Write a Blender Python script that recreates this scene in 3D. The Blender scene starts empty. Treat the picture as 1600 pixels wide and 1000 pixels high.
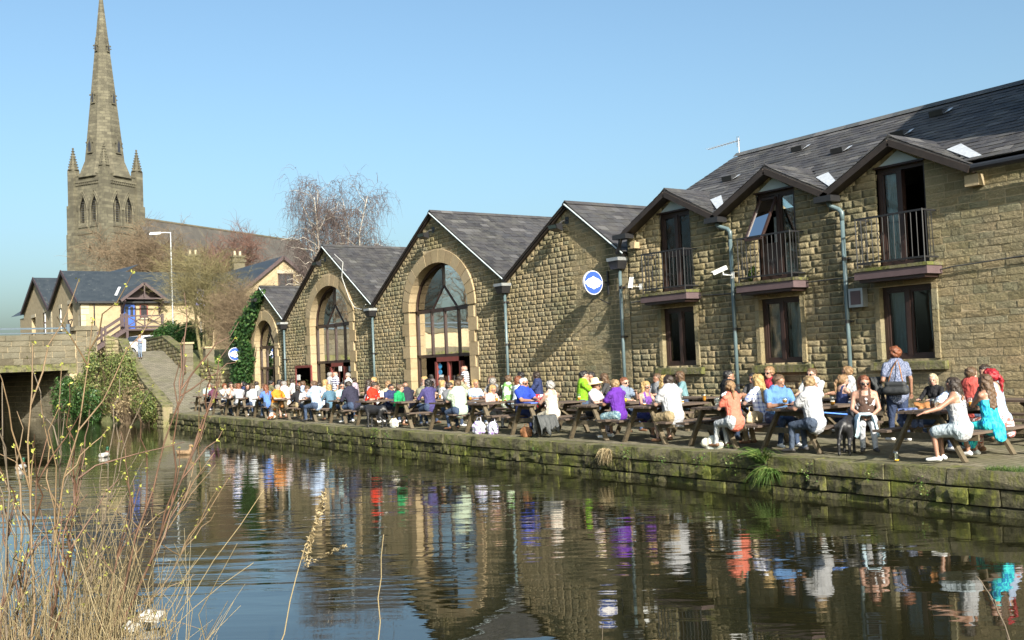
import bpy, bmesh, math, random
import numpy as np
from mathutils import Matrix, Vector
random.seed(7); RNG = np.random.default_rng(7)
scene = bpy.context.scene
C = scene.collection

# ---------------------------------------------------------------- camera
# world: x runs along the canal and the pub wall, y into the buildings, z up; the quay paving is z = 0, the water z = -0.57
cam_d = bpy.data.cameras.new('camera'); cam = bpy.data.objects.new('camera', cam_d); C.objects.link(cam)
cam_d.sensor_width = 36; cam_d.lens = 36 * 1590 / 1600; cam_d.clip_start = .05; cam_d.clip_end = 3000
ROT = Matrix(((0.56798879, 0.05783159, 0.82100198), (0.82197961, 0.0106725, -0.56941691), (-0.04169242, 0.99826931, -0.04147453)))
cam.matrix_world = Matrix.Translation((0, 0, 1.65)) @ ROT.to_4x4()
scene.camera = cam

# ---------------------------------------------------------------- sky and sun
SUN = Vector((4.2, -1.0, 2.36)).normalized()
elev = math.asin(SUN.z); azim = math.atan2(SUN.x, SUN.y)
world = bpy.data.worlds.new('World'); scene.world = world; world.use_nodes = True
wn = world.node_tree; wn.nodes.clear()
sky = wn.nodes.new('ShaderNodeTexSky'); sky.sky_type = 'NISHITA'; sky.sun_disc = False
sky.sun_elevation = elev; sky.sun_rotation = azim; sky.altitude = 20
sky.air_density = 1.0; sky.dust_density = 4.3; sky.ozone_density = 3.2
bg = wn.nodes.new('ShaderNodeBackground'); bg.inputs['Strength'].default_value = .094
wo = wn.nodes.new('ShaderNodeOutputWorld')
wb = wn.nodes.new('ShaderNodeMix'); wb.data_type = 'RGBA'; wb.blend_type = 'MULTIPLY'; wb.inputs[0].default_value = 1; wb.inputs[7].default_value = (.99, 1.085, 1.0, 1)   # white balance of the whole sky
wn.links.new(sky.outputs[0], wb.inputs[6]); wn.links.new(wb.outputs[2], bg.inputs[0]); wn.links.new(bg.outputs[0], wo.inputs[0])
sun_d = bpy.data.lights.new('sun', 'SUN'); sun_d.energy = 5.0; sun_d.angle = math.radians(.53); sun_d.color = (1, .93, .82)
sun = bpy.data.objects.new('sun', sun_d); C.objects.link(sun)
sun.rotation_euler = SUN.to_track_quat('Z', 'Y').to_euler()
scene.view_settings.view_transform = 'Standard'; scene.view_settings.look = 'None'
scene.view_settings.gamma = 1; scene.view_settings.use_curve_mapping = False
scene.view_settings.exposure = 1.27
scene.cycles.use_denoising = True
scene.cycles.max_bounces = 6; scene.cycles.transparent_max_bounces = 12
scene.cycles.sample_clamp_indirect = 6
scene.cycles.caustics_reflective = False; scene.cycles.caustics_refractive = False

# ---------------------------------------------------------------- helpers
class MB:
    """collects shapes; build() links them as ONE mesh object"""
    def __init__(s): s.v = []; s.f = []; s.m = []; s.cur = 0
    def add(s, vs, fs):
        o = len(s.v); s.v += [tuple(p) for p in vs]
        for f in fs: s.f.append(tuple(i + o for i in f)); s.m.append(s.cur)
        return s
    def box(s, x0, x1, y0, y1, z0, z1):
        return s.add([(x0,y0,z0),(x1,y0,z0),(x1,y1,z0),(x0,y1,z0),(x0,y0,z1),(x1,y0,z1),(x1,y1,z1),(x0,y1,z1)],
                     [(3,2,1,0),(4,5,6,7),(0,1,5,4),(1,2,6,5),(2,3,7,6),(3,0,4,7)])
    def bar(s, a, b, w, h, up=(0,0,1)):
        """box beam from a to b, w across, h along up"""
        a, b = Vector(a), Vector(b); d = (b - a).normalized(); up = Vector(up)
        if abs(d.dot(up)) > .98: up = Vector((1, 0, 0))
        r = d.cross(up).normalized(); u = r.cross(d)
        vs = [p + r * i * w / 2 + u * j * h / 2 for p in (a, b) for i, j in ((-1,-1),(1,-1),(1,1),(-1,1))]
        return s.add(vs, [(3,2,1,0),(4,5,6,7),(0,1,5,4),(1,2,6,5),(2,3,7,6),(3,0,4,7)])
    def tube(s, pts, rad, n=8, caps=True):
        pts = [Vector(p) for p in pts]
        if not hasattr(rad, '__len__'): rad = [rad] * len(pts)
        vs = []; fs = []; pr = None
        for i, p in enumerate(pts):
            d = (pts[min(i+1, len(pts)-1)] - pts[max(i-1, 0)])
            d = d.normalized() if d.length > 1e-9 else Vector((0,0,1))
            if pr is None: pr = d.orthogonal().normalized()
            pr = pr - d * pr.dot(d)
            pr = pr.normalized() if pr.length > 1e-6 else d.orthogonal().normalized()
            q = d.cross(pr)
            for k in range(n):
                a = 2 * math.pi * k / n; vs.append(p + (pr * math.cos(a) + q * math.sin(a)) * rad[i])
        for i in range(len(pts) - 1):
            for k in range(n):
                k2 = (k + 1) % n; fs.append((i*n+k, i*n+k2, (i+1)*n+k2, (i+1)*n+k))
        if caps: fs.append(tuple(range(n-1, -1, -1))); fs.append(tuple((len(pts)-1)*n + k for k in range(n)))
        return s.add(vs, fs)
    def prism(s, poly, ax, t0, t1):
        """extrude a 2-D polygon: ax 'y' takes (x,z), 'x' takes (y,z), 'z' takes (x,y)"""
        def P(a, b, t): return (a, t, b) if ax == 'y' else ((t, a, b) if ax == 'x' else (a, b, t))
        n = len(poly); vs = [P(a, b, t0) for a, b in poly] + [P(a, b, t1) for a, b in poly]
        fs = [tuple(range(n-1, -1, -1)), tuple(range(n, 2*n))] + [(i, (i+1) % n, n + (i+1) % n, n + i) for i in range(n)]
        return s.add(vs, fs)
    def lathe(s, c, prof, n=14):
        vs = [(c[0] + r*math.cos(2*math.pi*k/n), c[1] + r*math.sin(2*math.pi*k/n), c[2] + z) for r, z in prof for k in range(n)]
        fs = [(i*n+k, i*n+(k+1) % n, (i+1)*n+(k+1) % n, (i+1)*n+k) for i in range(len(prof)-1) for k in range(n)]
        fs += [tuple(range(n-1, -1, -1)), tuple((len(prof)-1)*n+k for k in range(n))]
        return s.add(vs, fs)
    def ball(s, c, r, n=10, m=6):
        rx, ry, rz = r if hasattr(r, '__len__') else (r, r, r)
        vs = [(c[0], c[1], c[2]-rz)]; fs = []
        for i in range(1, m):
            t = -math.pi/2 + math.pi*i/m
            for k in range(n): a = 2*math.pi*k/n; vs.append((c[0]+rx*math.cos(t)*math.cos(a), c[1]+ry*math.cos(t)*math.sin(a), c[2]+rz*math.sin(t)))
        vs.append((c[0], c[1], c[2]+rz)); T = len(vs)-1
        for k in range(n):
            k2 = (k+1) % n; fs.append((0, 1+k2, 1+k)); fs.append((T, T-n+k, T-n+k2))
            for i in range(m-2): fs.append((1+i*n+k, 1+i*n+k2, 1+(i+1)*n+k2, 1+(i+1)*n+k))
        return s.add(vs, fs)
    def mesh(s, name, mats, smooth=False):
        me = bpy.data.meshes.new(name); me.from_pydata(s.v, [], s.f)
        for m in (mats if isinstance(mats, (list, tuple)) else [mats]): me.materials.append(m)
        if any(s.m): me.polygons.foreach_set('material_index', s.m)
        if smooth: me.polygons.foreach_set('use_smooth', [True] * len(me.polygons))
        me.update(); return me
    def build(s, name, mats, parent=None, smooth=False, local=False):
        return link(name, s.mesh(name, mats, smooth), parent, None, local)
def link(name, me, parent=None, loc=None, local=False):
    """local False: mesh (or loc) is in world coordinates, whatever the parent"""
    o = bpy.data.objects.new(name, me); C.objects.link(o)
    if loc is not None: o.location = loc
    if parent is not None:
        o.parent = parent
        if not local: o.matrix_parent_inverse = PINV(parent)
    return o
def PINV(p): return Matrix.Translation(-p.location)
def tag(o, label, cat, group=None, kind=None):
    if label: o['label'] = label
    if cat: o['category'] = cat
    if group: o['group'] = group
    if kind: o['kind'] = kind
    return o
def thing(name, label, cat, loc=(0,0,0), rz=0, group=None):
    o = bpy.data.objects.new(name, None); o.empty_display_size = .1; C.objects.link(o)
    o.location = loc; o.rotation_euler = (0, 0, rz); return tag(o, label, cat, group)
def struct(o): o['kind'] = 'structure'; return o
def stuff(o): o['kind'] = 'stuff'; return o
def copy_tree(root, loc, rz=None, label=None, group=None):
    r = root.copy(); C.objects.link(r); r.location = loc
    if rz is not None: r.rotation_euler = (0, 0, rz)
    if label: r['label'] = label
    if group: r['group'] = group
    for ch in list(root.children):
        c = ch.copy(); C.objects.link(c); c.parent = r
        for g in list(ch.children):
            d = g.copy(); C.objects.link(d); d.parent = c
    return r
def fast_mesh(name, V, F, mat, smooth=False, midx=None):
    """numpy verts (n,3) and faces (m,k) -> mesh"""
    me = bpy.data.meshes.new(name); V = np.asarray(V, np.float32); F = np.asarray(F, np.int32); k = F.shape[1]
    me.vertices.add(len(V)); me.vertices.foreach_set('co', V.ravel())
    me.loops.add(F.size); me.loops.foreach_set('vertex_index', F.ravel())
    me.polygons.add(len(F)); me.polygons.foreach_set('loop_start', np.arange(0, F.size, k, dtype=np.int32))
    for m in (mat if isinstance(mat, (list, tuple)) else [mat]): me.materials.append(m)
    if midx is not None: me.polygons.foreach_set('material_index', np.asarray(midx, np.int32))
    if smooth: me.polygons.foreach_set('use_smooth', np.ones(len(F), bool))
    me.update(calc_edges=True); return me

# ---------------------------------------------------------------- materials
class NT:
    def __init__(s, name):
        s.mat = bpy.data.materials.new(name); s.mat.use_nodes = True; s.t = s.mat.node_tree; s.t.nodes.clear()
        s.out = s.n('ShaderNodeOutputMaterial'); s.b = s.n('ShaderNodeBsdfPrincipled'); s.l(s.b.outputs[0], s.out.inputs[0])
    def n(s, t, **k):
        x = s.t.nodes.new(t)
        for a, v in k.items(): setattr(x, a, v)
        return x
    def l(s, a, b): s.t.links.new(a, b)
    def set(s, **k):
        for a, v in k.items():
            i = s.b.inputs[a.replace('_', ' ')]
            if hasattr(v, 'is_output'): s.l(v, i)
            else: i.default_value = (v + (1,)) if isinstance(v, tuple) and len(v) == 3 else v
        return s
    def inp(s, node, key, v):
        i = node.inputs[key]
        if hasattr(v, 'is_output'): s.l(v, i)
        else: i.default_value = (v + (1,)) if isinstance(v, tuple) and len(v) == 3 and i.type == 'RGBA' else v
    def pos(s, scale=(1,1,1), obj=False, rot=(0,0,0)):
        src = s.n('ShaderNodeTexCoord').outputs['Object'] if obj else s.n('ShaderNodeNewGeometry').outputs['Position']
        m = s.n('ShaderNodeMapping'); s.l(src, m.inputs[0]); m.inputs['Scale'].default_value = scale; m.inputs['Rotation'].default_value = rot
        return m.outputs[0]
    def rpos(s, ang, scale):
        a = s.n('ShaderNodeMapping'); s.l(s.n('ShaderNodeNewGeometry').outputs['Position'], a.inputs[0]); a.inputs['Rotation'].default_value = (0, 0, ang)
        b = s.n('ShaderNodeMapping'); s.l(a.outputs[0], b.inputs[0]); b.inputs['Scale'].default_value = scale; return b.outputs[0]
    def noise(s, vec, scale, detail=4, rough=.55, dist=0):
        x = s.n('ShaderNodeTexNoise'); s.l(vec, x.inputs['Vector']); x.inputs['Scale'].default_value = scale
        x.inputs['Detail'].default_value = detail; x.inputs['Roughness'].default_value = rough; x.inputs['Distortion'].default_value = dist
        return x.outputs['Fac']
    def ramp(s, fac, stops, interp='LINEAR'):
        x = s.n('ShaderNodeValToRGB'); s.l(fac, x.inputs[0]); e = x.color_ramp.elements; x.color_ramp.interpolation = interp
        while len(e) < len(stops): e.new(.5)
        for q, (p, c) in zip(e, stops): q.position = p; q.color = (c + (1,)) if isinstance(c, tuple) else (c, c, c, 1)
        return x.outputs[0]
    def mix(s, fac, a, b, mode='MIX'):
        x = s.n('ShaderNodeMix', data_type='RGBA', blend_type=mode)
        s.inp(x, 0, fac); s.inp(x, 6, a); s.inp(x, 7, b); return x.outputs[2]
    def math(s, op, a, b=0.0):
        x = s.n('ShaderNodeMath', operation=op); s.inp(x, 0, a); s.inp(x, 1, b); return x.outputs[0]
    def rand(s):
        a = s.n('ShaderNodeObjectInfo').outputs['Random']; b = s.n('ShaderNodeNewGeometry').outputs['Random Per Island']
        return s.math('FRACT', s.math('ADD', a, s.math('MULTIPLY', b, 7.31)))
    def bump(s, h, strength=.5, dist=.02, nrm=None):
        x = s.n('ShaderNodeBump'); s.l(h, x.inputs['Height']); x.inputs['Strength'].default_value = strength; x.inputs['Distance'].default_value = dist
        if nrm is not None: s.l(nrm, x.inputs['Normal'])
        s.l(x.outputs[0], s.b.inputs['Normal']); return x.outputs[0]
    def brick(s, vec, w, h, mortar=.01, off=.5):
        x = s.n('ShaderNodeTexBrick'); s.l(vec, x.inputs['Vector']); x.inputs['Scale'].default_value = 1
        x.inputs['Brick Width'].default_value = w; x.inputs['Row Height'].default_value = h; x.inputs['Mortar Size'].default_value = mortar
        x.offset = off; x.inputs['Color1'].default_value = (0,0,0,1); x.inputs['Color2'].default_value = (1,1,1,1); x.inputs['Mortar'].default_value = (.5,.5,.5,1)
        return x.outputs['Color'], x.outputs['Fac']
M = {}
def simple(name, col, rough=.6, var=.12, scale=6, metal=0, bump=0, bscale=40, spec=.5):
    if name in M: return M[name]
    t = NT(name); p = t.pos(obj=True)
    col = tuple(c * .9 for c in col); d = tuple(max(0, c * (1 - var)) for c in col); l = tuple(min(1, c * (1 + var)) for c in col)
    t.set(Base_Color=t.ramp(t.noise(p, scale), [(.3, d), (.7, l)]), Roughness=rough, Metallic=metal, Specular_IOR_Level=spec)
    if bump: t.bump(t.noise(p, bscale, 6), bump, .01)
    M[name] = t.mat; return t.mat
def stone_mat(name, stops, dirt=(.5,.55,.4), dirt_amt=.6, fine=26, bumps=.7, rough=.9, moss=None):
    t = NT(name); p = t.pos()
    c = t.ramp(t.rand(), stops)
    c = t.mix(.45, c, t.ramp(t.noise(p, fine, 6, .7), [(.3, .5), (.7, 1.15)]), 'MULTIPLY')
    big = t.ramp(t.noise(p, .9, 5, .6), [(.45, 0.0), (.68, 1.0)])
    c = t.mix(t.math('MULTIPLY', big, dirt_amt), c, t.mix(1, c, dirt, 'MULTIPLY'))
    if moss: c = t.mix(t.math('MULTIPLY', t.ramp(t.noise(p, 2.3, 6, .7), [(.48, 0.0), (.62, 1.0)]), moss[1]), c, moss[0])
    if name == 'stone_wall':   # algae, damp and painted pipe shadow beside downpipes, grey soot high on the gables
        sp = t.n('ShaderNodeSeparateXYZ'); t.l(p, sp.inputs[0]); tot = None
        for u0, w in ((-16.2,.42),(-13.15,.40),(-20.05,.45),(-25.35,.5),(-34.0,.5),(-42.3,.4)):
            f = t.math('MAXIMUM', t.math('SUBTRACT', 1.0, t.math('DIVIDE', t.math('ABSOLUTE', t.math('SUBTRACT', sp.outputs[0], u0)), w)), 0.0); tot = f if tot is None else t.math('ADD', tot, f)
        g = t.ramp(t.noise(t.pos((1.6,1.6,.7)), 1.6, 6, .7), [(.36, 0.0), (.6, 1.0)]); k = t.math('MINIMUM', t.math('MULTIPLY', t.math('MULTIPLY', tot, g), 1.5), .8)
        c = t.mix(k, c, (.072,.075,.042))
        hi = t.math('MULTIPLY', t.ramp(t.noise(t.pos((.5,.5,1.2)), 1.0, 5, .65), [(.45, 0.0), (.62, 1.0)]), .45); c = t.mix(hi, c, (.155,.145,.10))
    if name in ('stone_quay', 'stone_coping'):
        q = t.pos((11,11,2.2)); c = t.mix(t.math('MULTIPLY', t.ramp(t.noise(q, 1.0, 6, .75), [(.5, 0.0), (.64, 1.0)]), .8), c, (.15,.155,.03)); c = t.mix(t.math('MULTIPLY', t.ramp(t.noise(t.pos((3,3,5)), 1.0, 6, .7), [(.5, 0.0), (.62, 1.0)]), .75), c, (.022,.022,.012))
    t.set(Base_Color=c, Roughness=rough, Specular_IOR_Level=.25)
    t.bump(t.noise(p, fine * .7, 8, .7), bumps, .045)
    M[name] = t.mat; return t.mat
TAN = [(0, (.225,.182,.105)), (.18, (.275,.219,.124)), (.36, (.305,.243,.138)), (.55, (.34,.275,.165)), (.72, (.295,.242,.145)), (.86, (.255,.228,.148)), (1, (.325,.246,.142))]
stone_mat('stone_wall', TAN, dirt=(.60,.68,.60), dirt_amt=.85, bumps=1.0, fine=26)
stone_mat('stone_dressed', [(0, (.31,.235,.14)), (.5, (.36,.28,.17)), (1, (.33,.265,.17))], dirt_amt=.35, bumps=.25, fine=14)
stone_mat('stone_quay', [(0, (.06,.053,.03)), (.35, (.095,.085,.05)), (.7, (.075,.07,.038)), (1, (.14,.125,.08))], dirt=(.45,.5,.35), dirt_amt=.8, moss=((.085,.10,.018), .85))
stone_mat('stone_coping', [(0, (.13,.115,.075)), (.5, (.17,.15,.10)), (1, (.15,.135,.085))], dirt=(.5,.55,.38), dirt_amt=.9, moss=((.085,.10,.022), .8), bumps=.9)
stone_mat('stone_grey', [(0, (.09,.078,.054)), (.5, (.15,.132,.092)), (1, (.12,.11,.08))], dirt=(.5,.5,.42), dirt_amt=.6)
stone_mat('stone_rubble', [(0, (.13,.11,.065)), (.5, (.24,.20,.125)), (1, (.18,.16,.105))], dirt=(.5,.55,.4), dirt_amt=.7, moss=((.12,.13,.04), .5))
stone_mat('slate', [(0, (.03,.029,.032)), (.3, (.045,.043,.046)), (.6, (.058,.055,.056)), (.85, (.042,.042,.047)), (1, (.10,.097,.098))], dirt=(.8,.8,.72), dirt_amt=.6, bumps=.25, rough=.62, moss=((.085,.083,.072), .4))
stone_mat('slate_dark', [(0, (.055,.06,.066)), (.5, (.08,.084,.09)), (1, (.105,.105,.108))], dirt=(.8,.8,.75), dirt_amt=.5, bumps=.25, rough=.6, moss=((.12,.12,.09), .25))
simple('mortar', (.42,.335,.21), .95, .25, 9, bump=.6)
simple('mortar_dark', (.035,.033,.022), .95, .3, 6, bump=.6)
simple('frame_brown', (.032,.017,.014), .45, .2, 8)
simple('frame_red', (.16,.035,.03), .4, .15, 8)
simple('bargeboard', (.028,.02,.016), .55, .3, 5)
simple('slab_plum', (.095,.064,.068), .6, .12, 5)
simple('pipe_green', (.085,.125,.135), .42, .15, 3)
simple('black_metal', (.018,.018,.02), .4, .1, 8)
simple('gutter_black', (.02,.02,.022), .35, .1, 8)
simple('white_paint', (.78,.78,.76), .5, .06, 5)
simple('white_plastic', (.72,.73,.72), .35, .05, 8)
simple('pale_panel', (.50,.58,.60), .5, .06, 5)
simple('lead', (.62,.64,.66), .35, .18, 14, metal=.35)
simple('galv', (.42,.44,.45), .42, .1, 8, metal=.7)
simple('alu', (.6,.6,.62), .35, .08, 8, metal=.8)
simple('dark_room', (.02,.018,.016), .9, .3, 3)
simple('curtain', (.62,.66,.65), .9, .18, 12)
simple('curtain_grey', (.55,.58,.56), .9, .18, 6)
simple('blind_grey', (.42,.45,.44), .8, .08, 3)
simple('cable', (.05,.05,.05), .5)
simple('cable_white', (.5,.5,.48), .5)
def glass_mat(name, tint=(.9,.95,.95), base=.045, fk=1.6):
    t = NT(name); t.t.nodes.remove(t.b)
    tr = t.n('ShaderNodeBsdfTransparent'); tr.inputs[0].default_value = tint + (1,)
    gl = t.n('ShaderNodeBsdfGlossy'); gl.inputs['Roughness'].default_value = .02
    fr = t.n('ShaderNodeFresnel'); fr.inputs[0].default_value = 1.52
    nb = t.n('ShaderNodeBump'); nb.inputs['Strength'].default_value = .12; nb.inputs['Distance'].default_value = .02
    t.l(t.noise(t.pos(), 1.3, 1), nb.inputs['Height']); t.l(nb.outputs[0], gl.inputs['Normal'])
    f2 = t.math('ADD', t.math('MULTIPLY', fr.outputs[0], fk), base)
    mx = t.n('ShaderNodeMixShader'); t.l(f2, mx.inputs[0]); t.l(tr.outputs[0], mx.inputs[1]); t.l(gl.outputs[0], mx.inputs[2])
    t.l(mx.outputs[0], t.out.inputs[0]); M[name] = t.mat
glass_mat('glass', (.40,.44,.45), .09); glass_mat('glass_clear', (.85,.9,.9), .0, 1.1)
# ================================================================= water, ground
V = 17.12; WATER = -.57
def sheet(name, pts, mat, parent=None):
    return struct(MB().add(pts, [tuple(range(len(pts)))]).build(name, mat, parent))
def water_mat():
    t = NT('canal_water')
    t.set(Base_Color=(.011,.011,.005), Roughness=.008, IOR=1.5, Specular_IOR_Level=.5)
    A_ = -math.radians(58)   # wave crests run across the canal, long along one way and short along the other
    a = t.noise(t.rpos(A_, (.22, 1.5, 1)), 1.0, 2, .5, .6)
    b = t.noise(t.rpos(A_ + .22, (.7, 4.2, 1)), 1.0, 3, .5, .6)
    c = t.noise(t.rpos(A_ - .3, (2.5, 11, 1)), 1.0, 2, .5)
    calm = t.ramp(t.noise(t.rpos(A_, (.06, .16, 1)), 1.0, 2, .5), [(.36, .22), (.62, 1.0)])
    h = t.math('ADD', t.math('ADD', t.math('MULTIPLY', a, .9), t.math('MULTIPLY', b, .30)), t.math('MULTIPLY', c, .045))
    bp = t.n('ShaderNodeBump'); t.l(h, bp.inputs['Height']); t.l(t.math('MULTIPLY', calm, .20), bp.inputs['Strength']); bp.inputs['Distance'].default_value = .09
    t.l(bp.outputs[0], t.b.inputs['Normal'])
    M['water'] = t.mat
water_mat()
sheet('canal_water', [(-400,-60,WATER),(30,-60,WATER),(30,18,WATER),(-400,18,WATER)], M['water'])
# paved quay
def paving_mat(name, col, w=.24, h=.14, moss=.5):
    t = NT(name); p = t.pos(); v = t.pos(rot=(0,0,math.pi/2))
    bc, bf = t.brick(v, w, h, .012)
    c = t.ramp(bc, [(0, tuple(x*.72 for x in col)), (1, tuple(x*1.15 for x in col))])
    c = t.mix(.5, c, t.ramp(t.noise(p, 14, 6, .7), [(.3, .5), (.7, 1.15)]), 'MULTIPLY')
    c = t.mix(bf, c, (.07,.065,.04))
    c = t.mix(t.math('MULTIPLY', t.ramp(t.noise(p, .8, 6, .65), [(.46, 0.0), (.66, 1.0)]), moss), c, (.11,.115,.05))
    t.set(Base_Color=c, Roughness=.9, Specular_IOR_Level=.2)
    t.bump(t.math('SUBTRACT', t.noise(p, 9, 5, .6), t.math('MULTIPLY', bf, .9)), .6, .025); M[name] = t.mat
paving_mat('paving', (.175,.156,.11)); paving_mat('road_setts', (.17,.155,.12), .3, .16, .25)
sheet('quay_paving', [(-46.5,13.62,0),(-40,13.35,0),(-33,13.1,0),(-27,12.88,0),(-20,12.78,0),(10,12.78,0),(10,17.3,0),(-46.5,17.3,0)], M['paving'])
def soil_mat():
    t = NT('soil'); p = t.pos()
    t.set(Base_Color=t.ramp(t.noise(p, 1.2, 8, .7), [(.3, (.06,.055,.025)), (.55, (.10,.11,.035)), (.75, (.15,.13,.07))]), Roughness=.95)
    t.bump(t.noise(p, 5, 6), .8, .1); M['soil'] = t.mat
soil_mat()

# ================================================================= quay wall
qw = tag(thing('quay_wall', None, None, (-25, 12.6, WATER)), 'long low mossy stone retaining wall along the canal edge', 'wall')
def qv(u):   # front line of the quay
    return float(np.interp(u, [-46.5,-40,-33,-27,-20,12], [13.3,13.04,12.78,12.56,12.45,12.45]))
us = [-46.5,-40,-33,-27,-20,12]
mb = MB()
for a, b in zip(us[:-1], us[1:]):
    mb.add([(a,qv(a)+.07,-2),(b,qv(b)+.07,-2),(b,qv(b)+.07,-.03),(a,qv(a)+.07,-.03),(a,qv(a)+.5,-.03),(b,qv(b)+.5,-.03)], [(0,1,2,3),(3,2,5,4)])
mb.add([(-46.5,qv(-46.5)+.07,-2),(-46.5,qv(-46.5)+.07,-.03),(-46.5,16,-.03),(-46.5,16,-2)], [(0,1,2,3)])
core = mb.build('wall_core', M['mortar_dark'], qw)
def rough_block(seed, nx=5, nz=4, bulge=.035, chip=.012):
    """unit block: x 0..1, z 0..1, face towards -y with real depth (metres), 34-ish triangles"""
    r = random.Random(seed); mb = MB(); vs = []
    for j in range(nz):
        for i in range(nx):
            ed = i in (0, nx-1) or j in (0, nz-1)
            x, z = i/(nx-1), j/(nz-1)
            if not ed: x += r.uniform(-.09,.09); z += r.uniform(-.12,.12)
            else: x = min(max(x + (r.uniform(-.012,.012)), 0), 1); z = min(max(z + r.uniform(-.03,.03), 0), 1)
            vs.append((x, -(r.uniform(.25, .9) * bulge if ed else r.uniform(.35, 1.15) * bulge), z))
    nb = len(vs)
    ring = [i for i in range(nx)] + [j*nx+nx-1 for j in range(1, nz)] + [(nz-1)*nx+i for i in range(nx-2, -1, -1)] + [j*nx for j in range(nz-2, 0, -1)]
    for k in ring: vs.append((vs[k][0], .05, vs[k][2]))
    fs = [(j*nx+i, j*nx+i+1, (j+1)*nx+i+1, (j+1)*nx+i) for j in range(nz-1) for i in range(nx-1)]
    L = len(ring); fs += [(nb+k, nb+(k+1) % L, ring[(k+1) % L], ring[k]) for k in range(L)]
    mb.add(vs, fs); return mb
def block_meshes(name, mat, n=10, **k): return [rough_block(100+i, **k).mesh(name, mat) for i in range(n)]
def place_stones(stones, parent, name, mat, most, protos, many, shared_seed=3):
    """stones: (x, y, z, w, h, rotz) sorted so that the first ones show largest; the first `most` are objects, the rest one mesh"""
    r = random.Random(shared_seed)
    for (x, y, z, w, h, rz) in stones[:most]:
        o = link(name, r.choice(protos), parent, (x, y, z)); o.scale = (w, r.uniform(.7, 1.3), h); o.rotation_euler = (0, 0, rz)
    rest = stones[most:]
    if rest:
        Vs, Fs, off = [], [], 0
        dat = []
        for pm in protos:
            co = np.zeros(len(pm.vertices)*3, np.float32); pm.vertices.foreach_get('co', co)
            fa = np.array([list(p.vertices) for p in pm.polygons], np.int32); dat.append((co.reshape(-1,3), fa))
        for (x, y, z, w, h, rz) in rest:
            co, fa = r.choice(dat); q = co * np.array([w, r.uniform(.7,1.3), h], np.float32)
            c, s_ = math.cos(rz), math.sin(rz)
            q = np.stack([q[:,0]*c - q[:,1]*s_ + x, q[:,0]*s_ + q[:,1]*c + y, q[:,2] + z], 1)
            Vs.append(q); Fs.append(fa + off); off += len(q)
        stuff(link(many, fast_mesh(many, np.concatenate(Vs), np.concatenate(Fs), mat), parent))
rq = random.Random(5)
st = []
zc = [(-1.05,-.72),(-.71,-.46),(-.45,-.225)]
for (z0, z1) in zc:
    u = 4 - rq.random()
    while u > -46.2:
        w = rq.uniform(.3, .8); a = max(u - w, -46.4)
        rz = math.atan2(qv(u) - qv(a), u - a)
        st.append((a + .008, qv(a) + rq.uniform(0, .05), z0, u - a - .016, z1 - z0 - rq.uniform(.008, .022), rz)); u = a
st.sort(key=lambda s: -s[0])
place_stones(st, qw, 'stone', M['stone_quay'], 235, block_meshes('quay_stone', M['stone_quay'], 10, bulge=.05, chip=.02), 'stones_beyond')
# coping slabs: flush with the paving
def slab_mesh(seed):
    r = random.Random(seed); j = lambda a: r.uniform(-a, a)
    vs = [(0,j(.012),0),(1,j(.012),0),(1,.4,0),(0,.4,0),(0,.014+j(.012),1+j(.05)),(.5,.006+j(.016),1+j(.06)),(1,.014+j(.012),1+j(.05)),(1,.4,1),(0,.4,1),(.5,-.012+j(.02),.45)]
    return MB().add(vs, [(3,2,1,0),(4,5,6,7,8),(0,1,9),(1,6,9),(6,5,9),(5,4,9),(4,0,9),(1,2,7,6),(2,3,8,7),(3,0,4,8)]).mesh('coping', M['stone_coping'])
cps = [slab_mesh(i) for i in range(6)]
u = 5
while u > -46.2:
    w = rq.uniform(.65, 1.3); a = max(u - w, -46.5); rz = math.atan2(qv(u)-qv(a), u-a)
    o = link('coping_stone', rq.choice(cps), qw, (a + .006, qv(a) - .02 + rq.uniform(-.015,.015), -.215)); o.scale = (u - a - .012, 1, .215 + rq.uniform(-.006, .012)); o.rotation_euler = (0, 0, rz); u = a

# ================================================================= walls with openings
def strips(mb, zs, fn, y, flip=False):
    for z0, z1 in zip(zs[:-1], zs[1:]):
        A, B = fn(z0 + 1e-4), fn(z1 - 1e-4)
        if len(A) != len(B): A = B = fn((z0+z1)/2)
        for (a0, a1), (b0, b1) in zip(A, B):
            mb.add([(a0,y,z0),(a1,y,z0),(b1,y,z1),(b0,y,z1)], [(0,1,2,3)])
def subtract(iv, cuts):
    for c0, c1 in cuts:
        out = []
        for a, b in iv:
            if c1 <= a or c0 >= b: out.append((a, b)); continue
            if c0 > a: out.append((a, c0))
            if c1 < b: out.append((c1, b))
        iv = out
    return [(a, b) for a, b in iv if b - a > 1e-3]
def gables_at(gs, z):
    iv = []
    for (uc, za, uL, zL, uR, zR) in gs:
        if z >= za: continue
        a = uL if z <= zL else uL + (z-zL)/(za-zL)*(uc-uL)
        b = uR if z <= zR else uR - (z-zR)/(za-zR)*(uR-uc)
        if iv and abs(iv[-1][1] - a) < 1e-6: iv[-1] = (iv[-1][0], b)
        else: iv.append((a, b))
    return iv
def arch_half(A, z):
    uc, hw, zs, zt = A[:4]
    if z <= zs: return hw
    t = (z-zs)/(zt-zs)
    return 0 if t >= 1 else hw*math.sqrt(1-t*t)
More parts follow.
